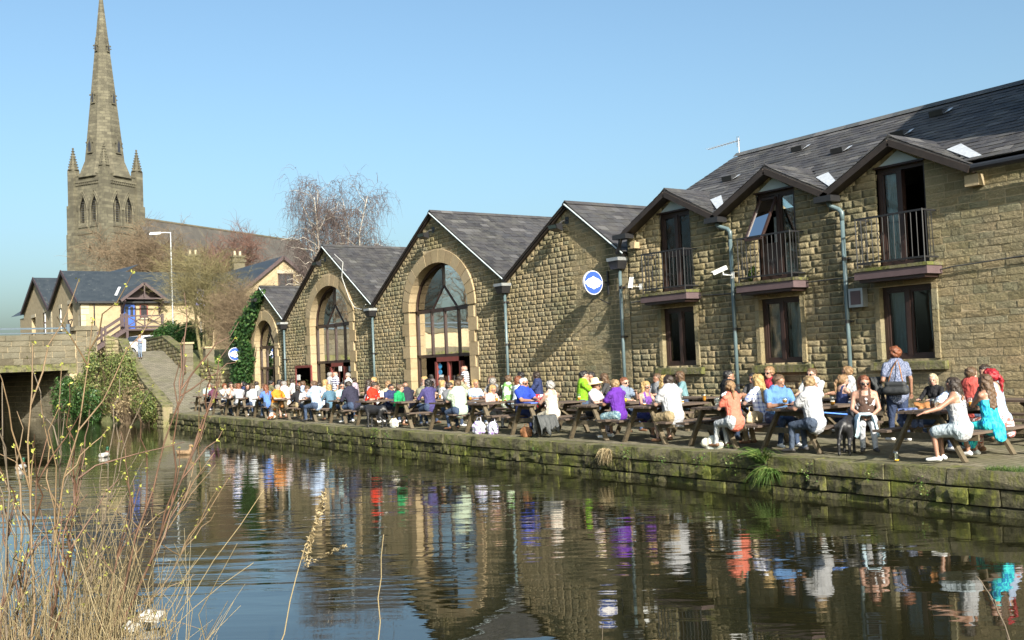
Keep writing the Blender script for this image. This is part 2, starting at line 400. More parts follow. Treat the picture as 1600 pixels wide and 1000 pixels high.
def course_stones(fn, z0, z1, y, hmin, hmax, wmin, wmax, seed, top_trim=.02):
    r = random.Random(seed); st = []; z = z0
    while z < z1:
        h = r.uniform(hmin, hmax); ivs = [fn(z+.01), fn(z+h*.5), fn(z+h-.01)]
        iv = ivs[1]
        for other in (ivs[0], ivs[2]):   # keep inside at both edges of the course
            iv2 = []
            for a, b in iv:
                for c, d in other:
                    lo, hi = max(a, c), min(b, d)
                    if hi - lo > .08: iv2.append((lo, hi))
            iv = iv2
        for a, b in iv:
            u = a - (r.uniform(0, .2) if False else 0)
            while u < b - .02:
                w = r.uniform(wmin, wmax)
                if b - (u + w) < wmin * .7: w = b - u
                st.append((u + .008, y + r.uniform(-.006, .002), z + .008, w - .016, h - .016, 0)); u += w
        z += h
    return st

# ================================================================= pub
pub = thing('pub_building', 'long stone pub with four slate gables and three tall arched windows', 'building', (-33.4, V, 0))
PG = [(-44.6, 5.46, -47.25, 3.8, -41.95, 3.84), (-37.62, 6.52, -41.95, 3.84, -33.47, 3.9), (-29.05, 6.64, -33.47, 3.9, -24.86, 4.05), (-21.76, 5.82, -24.86, 4.05, -19.44, 4.24)]
ARCH = [(-44.46, 1.25, 2.83, 4.03), (-37.43, 1.86, 3.46, 5.0), (-28.93, 1.91, 3.52, 5.04)]
def pub_fn(z, grow=0.0, arch_g=0.0):
    iv = gables_at(PG, z)
    cuts = []
    for A in ARCH:
        B = (A[0], A[1] + arch_g, A[2], A[3] + arch_g * 1.05)
        h = arch_half(B, z)
        if h > 0: cuts.append((A[0]-h, A[0]+h))
    return subtract(iv, cuts)
keys = sorted(set([round(x, 3) for x in list(np.arange(0, 6.7, .07)) + [3.8,3.84,3.9,4.05,4.28,5.46,5.82,6.52,6.64] + [a[2] for a in ARCH] + [a[3] for a in ARCH]]))
mb = MB(); strips(mb, keys, lambda z: pub_fn(z), V - .001)
pub_wall = mb.build('wall', M['mortar'], pub)
stn = course_stones(lambda z: pub_fn(z, arch_g=.43), 0, 6.6, V, .10, .165, .15, .42, 11)
stn.sort(key=lambda s: -s[0])
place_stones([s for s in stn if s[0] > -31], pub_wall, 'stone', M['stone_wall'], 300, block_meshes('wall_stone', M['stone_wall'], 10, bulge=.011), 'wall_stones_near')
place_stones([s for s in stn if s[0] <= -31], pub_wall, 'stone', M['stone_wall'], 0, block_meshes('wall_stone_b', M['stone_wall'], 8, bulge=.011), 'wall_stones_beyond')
# end wall and back
MB().add([(-47.25,V+.012,0),(-47.25,30,0),(-47.25,30,3.8),(-47.25,V+.012,3.8)], [(3,2,1,0)]).build('end_wall', M['stone_rubble'], pub)
# arch rings, jamb stones, reveals, glazing
for k, A in enumerate(ARCH):
    uc, hw, zs, zt = A; ow = hw + .44; ot = zt + .42
    n = 15 if k else 13
    surround = MB(); surround.prism([(uc-hw-.06, 0), (uc-hw-.0, 0), (uc-hw-.0, .1), (uc-hw-.06, .1)], 'y', V-.02, V+.3)
    arch = surround.build('arch_surround', M['stone_dressed'], pub)
    for i in range(n):   # voussoirs
        g = .006
        t0 = math.pi * i / n + g; t1 = math.pi * (i + 1) / n - g; tm = (t0 + t1) / 2
        poly = [(uc + hw*math.cos(t), zs + (zt-zs)*math.sin(t)) for t in (t0, tm, t1)] + [(uc + ow*math.cos(t), zs + (ot-zs)*math.sin(t)) for t in (t1, tm, t0)]
        MB().prism(poly, 'y', V-.055-.012*random.random(), V+.32).build('voussoir', M['stone_dressed'], arch)
    z = .0; j = 0
    while z < zs - .05:
        h = min(.42 if j % 2 else .36, zs - z)
        for s_ in (-1, 1):
            w = .50 if (j % 2) else .33
            x0, x1 = (uc - hw - w, uc - hw) if s_ < 0 else (uc + hw, uc + hw + w)
            MB().box(x0, x1, V-.05-.01*random.random(), V+.32, z+.006, z+h-.006).build('jamb_stone', M['stone_dressed'], arch)
        z += h; j += 1
    yg = V + .26
    mbF = MB()
    zb = 1.97 if k else 1.85
    def frame_bar(x0, x1, z0, z1, d=.09): mbF.box(x0, x1, yg-.05, yg-.05+d, z0, z1)
    pts = [(uc + (hw-.05)*math.cos(t), yg, zs + (zt-zs-.05)*math.sin(t)) for t in np.linspace(0, math.pi, 25)]
    mbF.tube(pts, .055, 4)
    for s_ in (-1, 1): frame_bar(uc+s_*(hw-.06)-.055, uc+s_*(hw-.06)+.055, 0, zs)
    frame_bar(uc-hw, uc+hw, zs-.09, zs+.03, .12)
    frame_bar(uc-hw, uc+hw, zb-.05, zb+.05, .12)
    for d in ((-.45, 0, .45) if k else (-.35, .32)): frame_bar(uc+d*hw-.032, uc+d*hw+.032, zb, zs)
    ap = zs + (zt-zs) * .5
    frame_bar(uc-.028, uc+.028, ap, zt)
    for s_ in (-1, 1): mbF.bar((uc, yg, ap), (uc+s_*hw*.42, yg, zs), .055, .055)
    fr = mbF.build('window_frame', M['frame_brown'], pub)
    # panes, one per light
    def pane(poly): MB().prism(poly, 'y', yg, yg+.012).build('pane', M['glass'], fr)
    ms = [-1] + ([-.45, 0, .45] if k else [-.35, .32]) + [1]
    for a, b in zip(ms[:-1], ms[1:]): pane([(uc+a*hw+.03, zb+.05), (uc+b*hw-.03, zb+.05), (uc+b*hw-.03, zs-.09), (uc+a*hw+.03, zs-.09)])
    for s_ in (-1, 1):
        ts = np.linspace(0.03, math.pi/2-.02, 9)
        pane([(uc+s_*(hw-.05)*math.cos(t), zs+.03+(zt-zs-.08)*math.sin(t)) for t in ts] + [(uc+s_*.02, ap+.05), (uc+s_*hw*.42, zs+.04)])
    pane([(uc-hw*.40, zs+.04), (uc+hw*.40, zs+.04), (uc, ap-.04)])
    # door and side lights below the transom
    if k:
        dl, dr = (uc-.36*hw, uc+.52*hw) if k == 2 else (uc-.30*hw, uc+.45*hw)
        d = MB(); d.box(dl, dl+.13, yg-.07, yg+.05, 0, zb-.05); d.box(dr-.13, dr, yg-.07, yg+.05, 0, zb-.05); d.box(dl, dr, yg-.07, yg+.05, zb-.2, zb-.05)
        d.box(dl, dr, yg-.03, yg+.05, 0, .22)
        if k == 2: d.box((dl+dr)/2-.05, (dl+dr)/2+.05, yg-.06, yg+.05, .2, zb-.2)
        door = d.build('door', M['frame_red'], pub)
        MB().box(dl+.13, dr-.13, yg, yg+.01, .22, zb-.2).build('door_glass', M['glass'], door)
        MB().tube([((dl+dr)/2+.1, yg-.1, .9), ((dl+dr)/2+.1, yg-.1, 1.3)], .014, 6).build('handle', M['alu'], door)
        for (a, b) in ((uc-hw+.05, dl), (dr, uc+hw-.05)): MB().box(a, b, yg, yg+.01, .1, zb-.05).build('side_light', M['glass'], fr)
        if k == 1:   # the outer draught lobby leaf, opened out
            d2 = MB(); x0, x1 = -40.15, -38.6; yy = V - .35
            for x in (x0, x1): d2.box(x-.04, x+.04, yy-.03, yy+.03, 0, 1.86)
            for zz in (.03, 1.78): d2.box(x0, x1, yy-.028, yy+.028, zz, zz+.1)
            lf = d2.build('open_door', M['frame_red'], pub); MB().box(x0+.04, x1-.04, yy-.005, yy+.005, .13, 1.78).build('door_glass', M['glass'], lf)
            MB().box(x0+.1, x0+.42, yy-.016, yy-.008, 1.28, 1.5).build('notice', M['white_paint'], lf); MB().box(x0+.12, x0+.5, yy-.016, yy-.008, 1.0, 1.16).build('notice', M['white_paint'], lf)
            MB().box(uc+.32, uc+.58, yg-.09, yg-.076, 1.58, 1.78).build('notice', M['white_paint'], door); MB().box(uc+1.1, uc+1.38, yg-.03, yg-.02, 1.56, 1.76).build('notice', M['pale_panel'], fr)
        else:
            simple('sticker_blue', (.04,.28,.55), .5); simple('sticker_red', (.6,.06,.03), .5)
            for zz in (1.62, 1.42): MB().prism([(dl+.24+.11*math.cos(t), zz+.09*math.sin(t)) for t in np.linspace(0, 2*math.pi, 13)[:-1]], 'y', yg-.012, yg-.004).build('sticker', M['sticker_blue'], door)
            MB().box(dl+.16, dl+.42, yg-.012, yg-.004, 1.17, 1.33).build('notice', M['white_paint'], door); MB().box(dl+.17, dl+.44, yg-.012, yg-.004, .96, 1.14).build('sticker', M['sticker_red'], door)
    else:
        d = MB(); d.box(uc-.55, uc-.45, yg-.06, yg+.04, 0, zb); d.box(uc+.35, uc+.45, yg-.06, yg+.04, 0, zb); d.box(uc-.5, uc+.4, yg-.05, yg+.04, 0, .2)
        door = d.build('door', M['frame_brown'], pub); MB().box(uc-hw+.1, uc+hw-.1, yg, yg+.01, .1, zb-.05).build('door_glass', M['glass'], door)
# rooms behind the glass
simple('room_wall', (.10,.085,.06), .9, .3, 2)
mb = MB(); mb.add([(-47,V+6,0),(-19.7,V+6,0),(-19.7,V+6,5),(-47,V+6,5)], [(3,2,1,0)]); mb.add([(-47,V+.3,.012),(-19.7,V+.3,.012),(-19.7,V+6,.012),(-47,V+6,.012)], [(0,1,2,3)])
for x in (-41.9,-33.4,-24.8): mb.add([(x,V+.3,0),(x,V+6,0),(x,V+6,4),(x,V+.3,4)], [(0,1,2,3)])
mb.build('interior', M['room_wall'], pub)
simple('lampshade', (.7,.55,.3), .6)
for x, z in ((-27.9, 3.2), (-36.6, 3.1), (-29.9, 3.25)): MB().lathe((x, V+2.2, z), [(.02,.28),(.05,.26),(.26,.02),(.25,0)], 12).build('ceiling_lamp', M['lampshade'], pub)

# ---- slate roofs
def slate_plane(o, e_along, e_up, L, H, parent, mat, most, seed, sw=.30, sh=.24, keep=None, name='slate', many='slates_beyond', nearest=None):
    """o: lower corner of the eave; e_along unit along the eave; e_up unit up the slope"""
    r = random.Random(seed); ea, eu = Vector(e_along), Vector(e_up); nn = ea.cross(eu).normalized()
    if nn.z < 0: nn = -nn
    protos = []
    for i in range(5):
        j = lambda a: r.uniform(-a, a)
        w, h, t = 1, 1.35, .012
        vs = [(0,j(.06),t+j(.004)),(1,j(.06),t+j(.004)),(1,h,.001),(0,h,.001),(0,0,-.004),(1,0,-.004)]
        protos.append((np.array(vs, np.float32), [(0,1,2,3),(4,5,1,0),(0,3,4),(1,5,2)]))
    items = []
    rows = int(H / sh)
    for row in range(rows):
        y = row * sh; off = (row % 2) * sw / 2; x = -off
        while x < L:
            w = min(sw, L - x); x0 = max(x, 0)
            if w > .04 and (keep is None or keep(x0 + w/2, y + sh/2)):
                items.append((x0 + .004, y, (x + w - x0) - .008))
            x += sw
    base = Matrix((ea, eu, nn)).transposed()
    def place(it, pr):
        q = pr * np.array([it[2], sh, 1], np.float32); q[:,2] += .035 * 0 + r.uniform(0, .006) + .016 * (1 - 0)
        q[:,0] += it[0]; q[:,1] += it[1]
        return q @ np.array(base.transposed(), np.float32) + np.array(o, np.float32)
    if nearest: items.sort(key=lambda it: nearest(Vector(o) + ea*it[0] + eu*it[1]))
    meshes = [None]*5
    for it in items[:most]:
        k = r.randrange(5)
        if meshes[k] is None:
            me = bpy.data.meshes.new(name); me.from_pydata([tuple(p) for p in protos[k][0].tolist()], [], protos[k][1]); me.materials.append(mat); meshes[k] = me
        ob = link(name, meshes[k], parent); p = Vector(o) + ea*it[0] + eu*it[1] + nn*(.016 + r.uniform(0,.006))
        ob.matrix_basis = Matrix.Translation(p) @ base.to_4x4() @ Matrix.Diagonal((it[2], sh, 1, 1))
    rest = items[most:]
    if rest:
        mb = MB()
        for it in rest:
            pr = protos[r.randrange(5)]; mb.add(place(it, pr[0]).tolist(), pr[1])
        stuff(mb.build(many, mat, parent))
near_cam = lambda p: p.length
PEND = [26, 27, 28, 27]
for k, (uc, za, uL, zL, uR, zR) in enumerate(PG):
    y0, y1 = V - .14, PEND[k]; up = .10   # roof surface stands a little above the wall head
    mb = MB()
    if k == 3: uR2, zR2 = -19.45, 4.22
    else: uR2, zR2 = uR, zR
    for (ua, zz) in ((uL, zL), (uR2, zR2)):
        mb.add([(ua,y0,zz+up),(uc,y0,za+up),(uc,y1,za+up),(ua,y1,zz+up),(ua,y0,zz+up-.07),(uc,y0,za+up-.07)], [(0,1,2,3),(0,4,5,1)])
    roof = mb.build('roof', M['slate'], pub)
    for side, (ua, zz) in enumerate(((uL, zL), (uR2, zR2))):
        dv = Vector((uc-ua, 0, za-zz)); H = dv.length
        L = (y1 - y0) if side else 3.0
        slate_plane((ua, y0, zz+up), (0,1,0), dv.normalized(), L, H, roof, M['slate'], {1: 75, 2: 165, 3: 60}.get(k, 0) if side else 0, 40+k*2+side, nearest=near_cam)
    # ridge tiles
    y = y0
    while y < y1:
        MB().prism([(uc-.13, za+up-.03), (uc, za+up+.075), (uc+.13, za+up-.03), (uc, za+up+.03)], 'y', y+.004, y+.44-.004 if random.random() < .8 else y+.445).build('ridge_tile', M['slate'], roof); y += .44
    # verge strip: pale lead edge on the right slope, thin board on the left
    for s_, (ua, zz) in ((-1, (uL, zL)), (1, (uR2, zR2))):
        w = MB(); w.bar((uc, y0-.015, za+up-.03), (ua, y0-.015, zz+up-.03), .02, .035, up=(0,-1,0))
        w.build('verge', M['pale_panel'] if s_ > 0 else M['bargeboard'], roof)
        w = MB(); w.bar((uc, V-.06, za+.0), (ua, V-.06, zz+.0), .05, .07, up=(0,-1,0)); w.build('verge_mortar', M['bargeboard'], roof)
# hoppers and downpipes at the valleys
def downpipe(parent, u, ztop, name='downpipe', off=.0, y=V-.115, kinds='hopper'):
    mb = MB()
    mb.tube([(u, y, ztop), (u+off, y, 0.05)], .043, 10)
    p = mb.build(name, M['pipe_green'], parent, True)
    for z in np.arange(.9, ztop-.2, 1.25):
        MB().lathe((u+off*(ztop-z)/ztop, y, z), [(.053,0),(.053,.06)], 10).build('pipe_collar', M['black_metal'], p)
        MB().box(u-.09, u+.09, y+.03, V+.0, z+.02, z+.05).build('bracket', M['black_metal'], p)
    return p
for u, zt in ((-41.9, 3.62), (-33.47, 3.66), (-24.84, 3.82), (-19.62, 4.02)):
    p = downpipe(pub, u, zt - .1)
    MB().add([(u-.13,V-.3,zt-.12),(u+.13,V-.3,zt-.12),(u+.13,V-.03,zt-.12),(u-.13,V-.03,zt-.12),(u-.2,V-.34,zt+.08),(u+.2,V-.34,zt+.08),(u+.2,V-.02,zt+.08),(u-.2,V-.02,zt+.08)],
        [(3,2,1,0),(0,1,5,4),(1,2,6,5),(2,3,7,6),(3,0,4,7)]).build('hopper', M['black_metal'], p)
    hb = MB(); hb.box(u-.22, u+.22, V-.36, V-.02, zt+.085, zt+.17); hb.build('gutter_outlet', M['galv'], p)
# floodlights under the gable tops
simple('flood_glass', (.12,.16,.15), .15)
for i, (u, z) in enumerate(((-44.75, 5.0), (-37.75, 5.95), (-29.15, 6.0), (-21.95, 5.32))):
    f = thing('floodlight', 'black floodlight at the top of the ' + ['ivy-clad smallest pub gable', 'second pub gable, with the hanging cable', 'tallest pub gable, over the biggest arch', 'windowless pub gable with the round sign'][i], 'floodlight', (u, V, z), 0, 'floodlights on the pub gables')
    b = MB(); b.add([(-.2,-.42,-.1),(.2,-.42,-.1),(.16,-.2,-.16),(-.16,-.2,-.16),(-.2,-.46,.02),(.2,-.46,.02),(.14,-.2,.06),(-.14,-.2,.06)], [(3,2,1,0),(4,5,6,7),(0,1,5,4),(1,2,6,5),(2,3,7,6),(3,0,4,7)])
    b.build('lamp_housing', M['black_metal'], f, local=True)
    b = MB(); b.add([(-.17,-.431,-.085),(.17,-.431,-.085),(.17,-.464,.005),(-.17,-.464,.005)], [(0,1,2,3)]); b.build('lens', M['flood_glass'], f, local=True)
    b = MB(); b.tube([(0,-.28,0),(.1,-.15,.12),(.12,.0,.14)], .018, 6); b.box(.04,.2,-.02,.0,.05,.24); b.build('bracket', M['black_metal'], f, local=True)
# cable hanging down the second gable
tag(MB().tube([(-36.4,V-.17,6.15),(-35.6,V-.2,5.75),(-35.75,V-.2,5.2),(-35.3,V-.12,4.3),(-34.9,V-.1,3.95),(-34.3,V-.12,3.85),(-33.8,V-.2,4.0)], .012, 5).build('wall_cable', M['cable_white']), 'pale cable looping down the right slope of the second pub gable', 'cable')
# ================================================================= dormered house on the right
hs = thing('dormer_house', 'rock-faced stone house with three balcony dormers and a long slate roof', 'building', (-12, V, 0))
HL, HR, EAVE = -19.42, 3.0, 4.74
DOR = [-17.70, -14.60, -11.56]
HG = [(HL - .0, EAVE, HL, EAVE, -19.2, EAVE)]
HGS = []
prev = HL
for uc in DOR:
    HGS.append((uc, 5.50, uc-1.53, EAVE, uc+1.53, EAVE))
HW = []   # openings: u0, u1, z0, z1
for uc in DOR:
    HW.append((uc-.53, uc+.53, 3.2, 5.09)); HW.append((uc-.56, uc+.56, 1.40, 2.79))
def house_fn(z, g=0.0):
    iv = [(HL, HR)] if z < EAVE else [x for x in gables_at(HGS, z)]
    cuts = []
    for (a, b, c, d) in HW:
        if c - g*.2 <= z <= d + g: cuts.append((a-g, b+g))
    return subtract(iv, cuts)
keys = sorted(set([round(x, 3) for x in list(np.arange(0, 5.5, .1)) + [1.4, 2.79, 3.2, 5.09, EAVE, 5.5]]))
mb = MB(); strips(mb, keys, house_fn, V - .001)
mb.add([(HL,V+.012,0),(HL,25,0),(HL,25,EAVE),(HL,21.1,7.0),(HL,V+.012,EAVE)], [(4,3,2,1,0)])
h_wall = mb.build('wall', M['mortar'], hs)
stn = course_stones(lambda z: house_fn(z, .0), 0, 5.46, V, .115, .165, .2, .46, 21)
stn = [s for s in stn if s[0] < -3]
stn.sort(key=lambda s: -s[0] + (100 if s[0] > -8.6 else 0))
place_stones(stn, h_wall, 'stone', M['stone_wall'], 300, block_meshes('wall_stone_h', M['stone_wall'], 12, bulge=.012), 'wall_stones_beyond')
# windows
def casement(uc, hw, z0, z1, y, parent, name, curtain=None, mull=0.0, opened=None):
    """brown two-light window: frame > pane"""
    f = MB(); t = .075
    f.box(uc-hw, uc-hw+t, y-.05, y+.06, z0, z1); f.box(uc+hw-t, uc+hw, y-.05, y+.06, z0, z1)
    f.box(uc-hw+t, uc+hw-t, y-.05, y+.06, z0, z0+t); f.box(uc-hw+t, uc+hw-t, y-.05, y+.06, z1-t, z1)
    f.box(uc+mull-.045, uc+mull+.045, y-.06, y+.06, z0+t, z1-t)
    o = f.build(name, M['frame_brown'], parent)
    for i, (a, b) in enumerate(((uc-hw+t, uc+mull-.045), (uc+mull+.045, uc+hw-t))):
        if opened == i: continue
        s = MB(); q = .04; zz0, zz1 = z0+t, z1-t
        s.box(a, a+q, y-.035, y+.03, zz0, zz1); s.box(b-q, b, y-.035, y+.03, zz0, zz1); s.box(a+q, b-q, y-.035, y+.03, zz0, zz0+q); s.box(a+q, b-q, y-.035, y+.03, zz1-q, zz1)
        s.build('sash', M['frame_brown'], o)
        MB().box(a+q, b-q, y-.004, y+.008, zz0+q, zz1-q).build('pane', M['glass_clear'], o)
    return o
def curtain(u0, u1, z0, z1, y, parent, mat, taper=0.0, n=7):
    mb = MB(); N = n * 4; vs = []; fs = []
    for j, (z, k) in enumerate(((z1, 1.0), ((z0+z1)/2, 1 - taper*.35), (z0, 1 - taper))):
        for i in range(N + 1):
            t = i / N; vs.append((u0 + (u1-u0)*t*k, y + .035*math.sin(t*n*2*math.pi) + .012*math.sin(j*2+t*9), z))
    for j in range(2):
        for i in range(N): fs.append((j*(N+1)+i, j*(N+1)+i+1, (j+1)*(N+1)+i+1, (j+1)*(N+1)+i))
    mb.add(vs, fs); return mb.build('curtain', mat, parent, True)
for k, uc in enumerate(DOR):
    yg = V + .13
    # stone lining of the two openings
    for (hw, z0, z1, nm) in ((.53, 3.2, 5.09, 'upper'), (.56, 1.40, 2.79, 'lower')):
        m = MB()
        m.box(uc-hw-.002, uc-hw+.0, V-.0, V+.35, z0, z1)
        for x0, x1 in ((uc-hw-.11, uc-hw), (uc+hw, uc+hw+.11)):
            z = z0
            while z < z1 - .05 and nm == 'lower':
                h = min(.3 + .2*random.random(), z1 - z); MB().box(x0 if x0 < uc else x0, x1, V-.036-.02*random.random(), V+.3, z+.004, z+h-.004).build('jamb_stone', M['stone_wall'], h_wall); z += h
        if nm == 'lower':
            MB().add([(uc-.78,V-.13,1.20),(uc+.80,V-.13,1.20),(uc+.80,V+.25,1.20),(uc-.78,V+.25,1.20),(uc-.78,V-.12,1.345),(uc+.80,V-.125,1.345),(uc+.80,V+.25,1.398),(uc-.78,V+.25,1.398)],
                     [(3,2,1,0),(4,5,6,7),(0,1,5,4),(1,2,6,5),(2,3,7,6),(3,0,4,7)]).build('window_sill', M['stone_coping'], h_wall)
    w = casement(uc, .56, 1.40, 2.79, yg, hs, 'window', mull=-.02)
    curtain(uc-.5, uc+.0, 1.45, 2.75, yg+.16, w, M['curtain_grey'] if k != 2 else M['blind_grey'], 0, 5)
    if k != 1: curtain(uc+.5, uc+.26, 1.45, 2.75, yg+.2, w, M['curtain_grey'], .25, 4)
    else: curtain(uc+.5, uc+.02, 1.45, 2.75, yg+.2, w, M['curtain_grey'], 0, 5)
    # french window
    opened = {1: 0, 2: 1}.get(k)
    w = casement(uc, .53, 3.2, 5.09, yg, hs, 'balcony_door', mull=.0 if k != 2 else -.05, opened=opened)
    if k == 0:
        curtain(uc-.46, uc-.12, 3.28, 5.0, yg+.14, w, M['curtain'], .1); curtain(uc+.46, uc+.2, 3.28, 5.0, yg+.16, w, M['curtain'], -.3)
        for a, b in ((-.45, -.05), (.05, .45)): MB().box(uc+a, uc+b, yg-.03, yg+.02, 4.02, 4.16).build('mid_rail', M['frame_brown'], w)
    elif k == 1:
        curtain(uc+.46, uc+.28, 3.28, 5.0, yg+.16, w, M['curtain'], .1); curtain(uc-.42, uc-.2, 3.28, 4.6, yg+.3, w, M['curtain'], .1)
        # top-hung sash swung outwards
        f = MB(); hy = yg - .05; sl = Vector((0, -.62, -1.06)).normalized(); a, b = uc-.47, uc-.02; P = lambda x, t: Vector((x, hy, 4.97)) + sl*t
        T = 1.05
        for x in (a, b): f.bar(P(x, 0), P(x, T), .05, .05, up=(1,0,0))
        for t in (0, T): f.bar(P(a, t), P(b, t), .05, .05)
        so = f.build('open_sash', M['frame_brown'], w)
        MB().add([P(a,0), P(b,0), P(b,T), P(a,T)], [(0,1,2,3)]).build('pane', M['glass'], so)
        MB().box(uc-.45, uc-.05, yg-.03, yg+.02, 3.25, 4.0).build('lower_panel', M['frame_brown'], w)
    else:
        curtain(uc-.44, uc-.16, 3.28, 5.0, yg+.12, w, M['curtain'], -.35)
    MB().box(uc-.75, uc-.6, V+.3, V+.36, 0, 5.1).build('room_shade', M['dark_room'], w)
    # pale tympanum over the door, dark lintel
    MB().box(uc-.55, uc+.55, V-.04, V+.2, 5.09, 5.125).build('lintel', M['frame_brown'], w)
    MB().prism([(uc-.42, 5.13), (uc+.42, 5.13), (uc, 5.375)], 'y', V-.025, V+.05).build('tympanum', M['pale_panel'], w)
    # balcony: slab, fascia, railing
    bal = MB().box(uc-.80, uc+.80, V-.50, V+.05, 3.10, 3.16).build('balcony', M['stone_coping'], hs)
    MB().box(uc-.78, uc+.78, V-.48, V+.0, 2.95, 3.095).build('fascia', M['slab_plum'], bal)
    MB().box(uc-.70, uc+.70, V-.44, V+.0, 2.89, 2.948).build('soffit', M['frame_brown'], bal)
    ry = V - .44; rl, rr = uc-.72, uc+.72
    rail = MB()
    for z in (3.26, 4.12): rail.bar((rl, ry, z), (rr, ry, z), .022, .035)
    for x in (rl, rr):
        rail.tube([(x, ry, 3.12), (x, ry, 4.14)], .013, 6)
        for z in (3.26, 4.12): rail.bar((x, ry, z), (x, V-.02, z), .022, .03)
        for j in range(1, 4): rail.tube([(x, ry+.1*j, 3.26), (x, ry+.09*j, 4.12)], .008, 5)
    rail.build('railing', M['black_metal'], bal)
    for j in range(1, 12):
        x = rl + (rr-rl)*j/12; MB().tube([(x, ry, 3.26), (x, ry, 4.12)], .0085, 6).build('baluster', M['black_metal'], bal)
    for x in (uc-.18, uc+.24):
        sc = MB(); z = 3.72 if x < uc else 3.5
        for s_ in (-1, 1): sc.tube([(x, ry-.008, z-.12), (x+s_*.03, ry-.008, z-.04), (x+s_*.008, ry-.008, z), (x+s_*.05, ry-.008, z+.09), (x+s_*.085, ry-.008, z+.07), (x+s_*.07, ry-.008, z+.04)], .006, 4)
        sc.build('scroll', M['black_metal'], bal)
# dark rooms
mb = MB(); mb.add([(HL+.1,V+3,0),(HR,V+3,0),(HR,V+3,5.2),(HL+.1,V+3,5.2)], [(3,2,1,0)])
for z in (.02, 2.95): mb.add([(HL+.1,V+.3,z),(HR,V+.3,z),(HR,V+3,z),(HL+.1,V+3,z)], [(0,1,2,3)])
for uc in DOR: mb.add([(uc+1.5,V+.3,0),(uc+1.5,V+3,0),(uc+1.5,V+3,4.9),(uc+1.5,V+.3,4.9)], [(0,1,2,3)])
mb.build('interior', M['dark_room'], hs)
# main roof
RIDGE_V, RIDGE_Z, LV = 21.0, 7.02, HL + .25
sl = (RIDGE_Z - (EAVE + .12)) / (RIDGE_V - (V - .15)); E0 = V - .15; EZ = EAVE + .12
def roof_z(v): return EZ + (v - E0) * sl
def in_dormer(u, v):
    for uc in DOR:
        dz = 5.60 - abs(u - uc) * (5.60-4.80)/1.53
        if abs(u-uc) < 1.53 and roof_z(v) < dz: return True
    return False
mb = MB()
cols = np.arange(LV, HR+.01, .125)
for u0, u1 in zip(cols[:-1], cols[1:]):
    for v0, v1 in zip(np.linspace(E0, RIDGE_V, 32)[:-1], np.linspace(E0, RIDGE_V, 32)[1:]):
        if in_dormer((u0+u1)/2, (v0+v1)/2 + .05): continue
        mb.add([(u0,v0,roof_z(v0)),(u1,v0,roof_z(v0)),(u1,v1,roof_z(v1)),(u0,v1,roof_z(v1))], [(0,1,2,3)])
mb.add([(LV,RIDGE_V,RIDGE_Z),(HR,RIDGE_V,RIDGE_Z),(HR,25,4.8),(LV,25,4.8)], [(0,1,2,3)])
mb.add([(LV,E0,EZ),(LV,RIDGE_V,RIDGE_Z),(LV,RIDGE_V,RIDGE_Z-.1),(LV,E0,EZ-.1)], [(0,1,2,3)])
hroof = mb.build('roof', M['slate'], hs)
d = Vector((0, RIDGE_V-E0, RIDGE_Z-EZ)); H = d.length; dn = d.normalized()
keep = lambda x, y: not in_dormer(LV + x, E0 + y*dn.y + .0)
slate_plane((LV, E0, EZ), (1,0,0), dn, HR-LV, H, hroof, M['slate'], 200, 71, sw=.32, sh=.21, keep=keep, nearest=lambda p: abs(p.x+10) + abs(p.y-19))
u = LV
while u < HR:
    MB().prism([(RIDGE_V-.14, RIDGE_Z-.02), (RIDGE_V, RIDGE_Z+.10), (RIDGE_V+.14, RIDGE_Z-.02), (RIDGE_V, RIDGE_Z+.04)], 'x', u+.004, u+.45+random.choice((-.004,.004))).build('ridge_tile', M['slate_dark'], hroof); u += .45
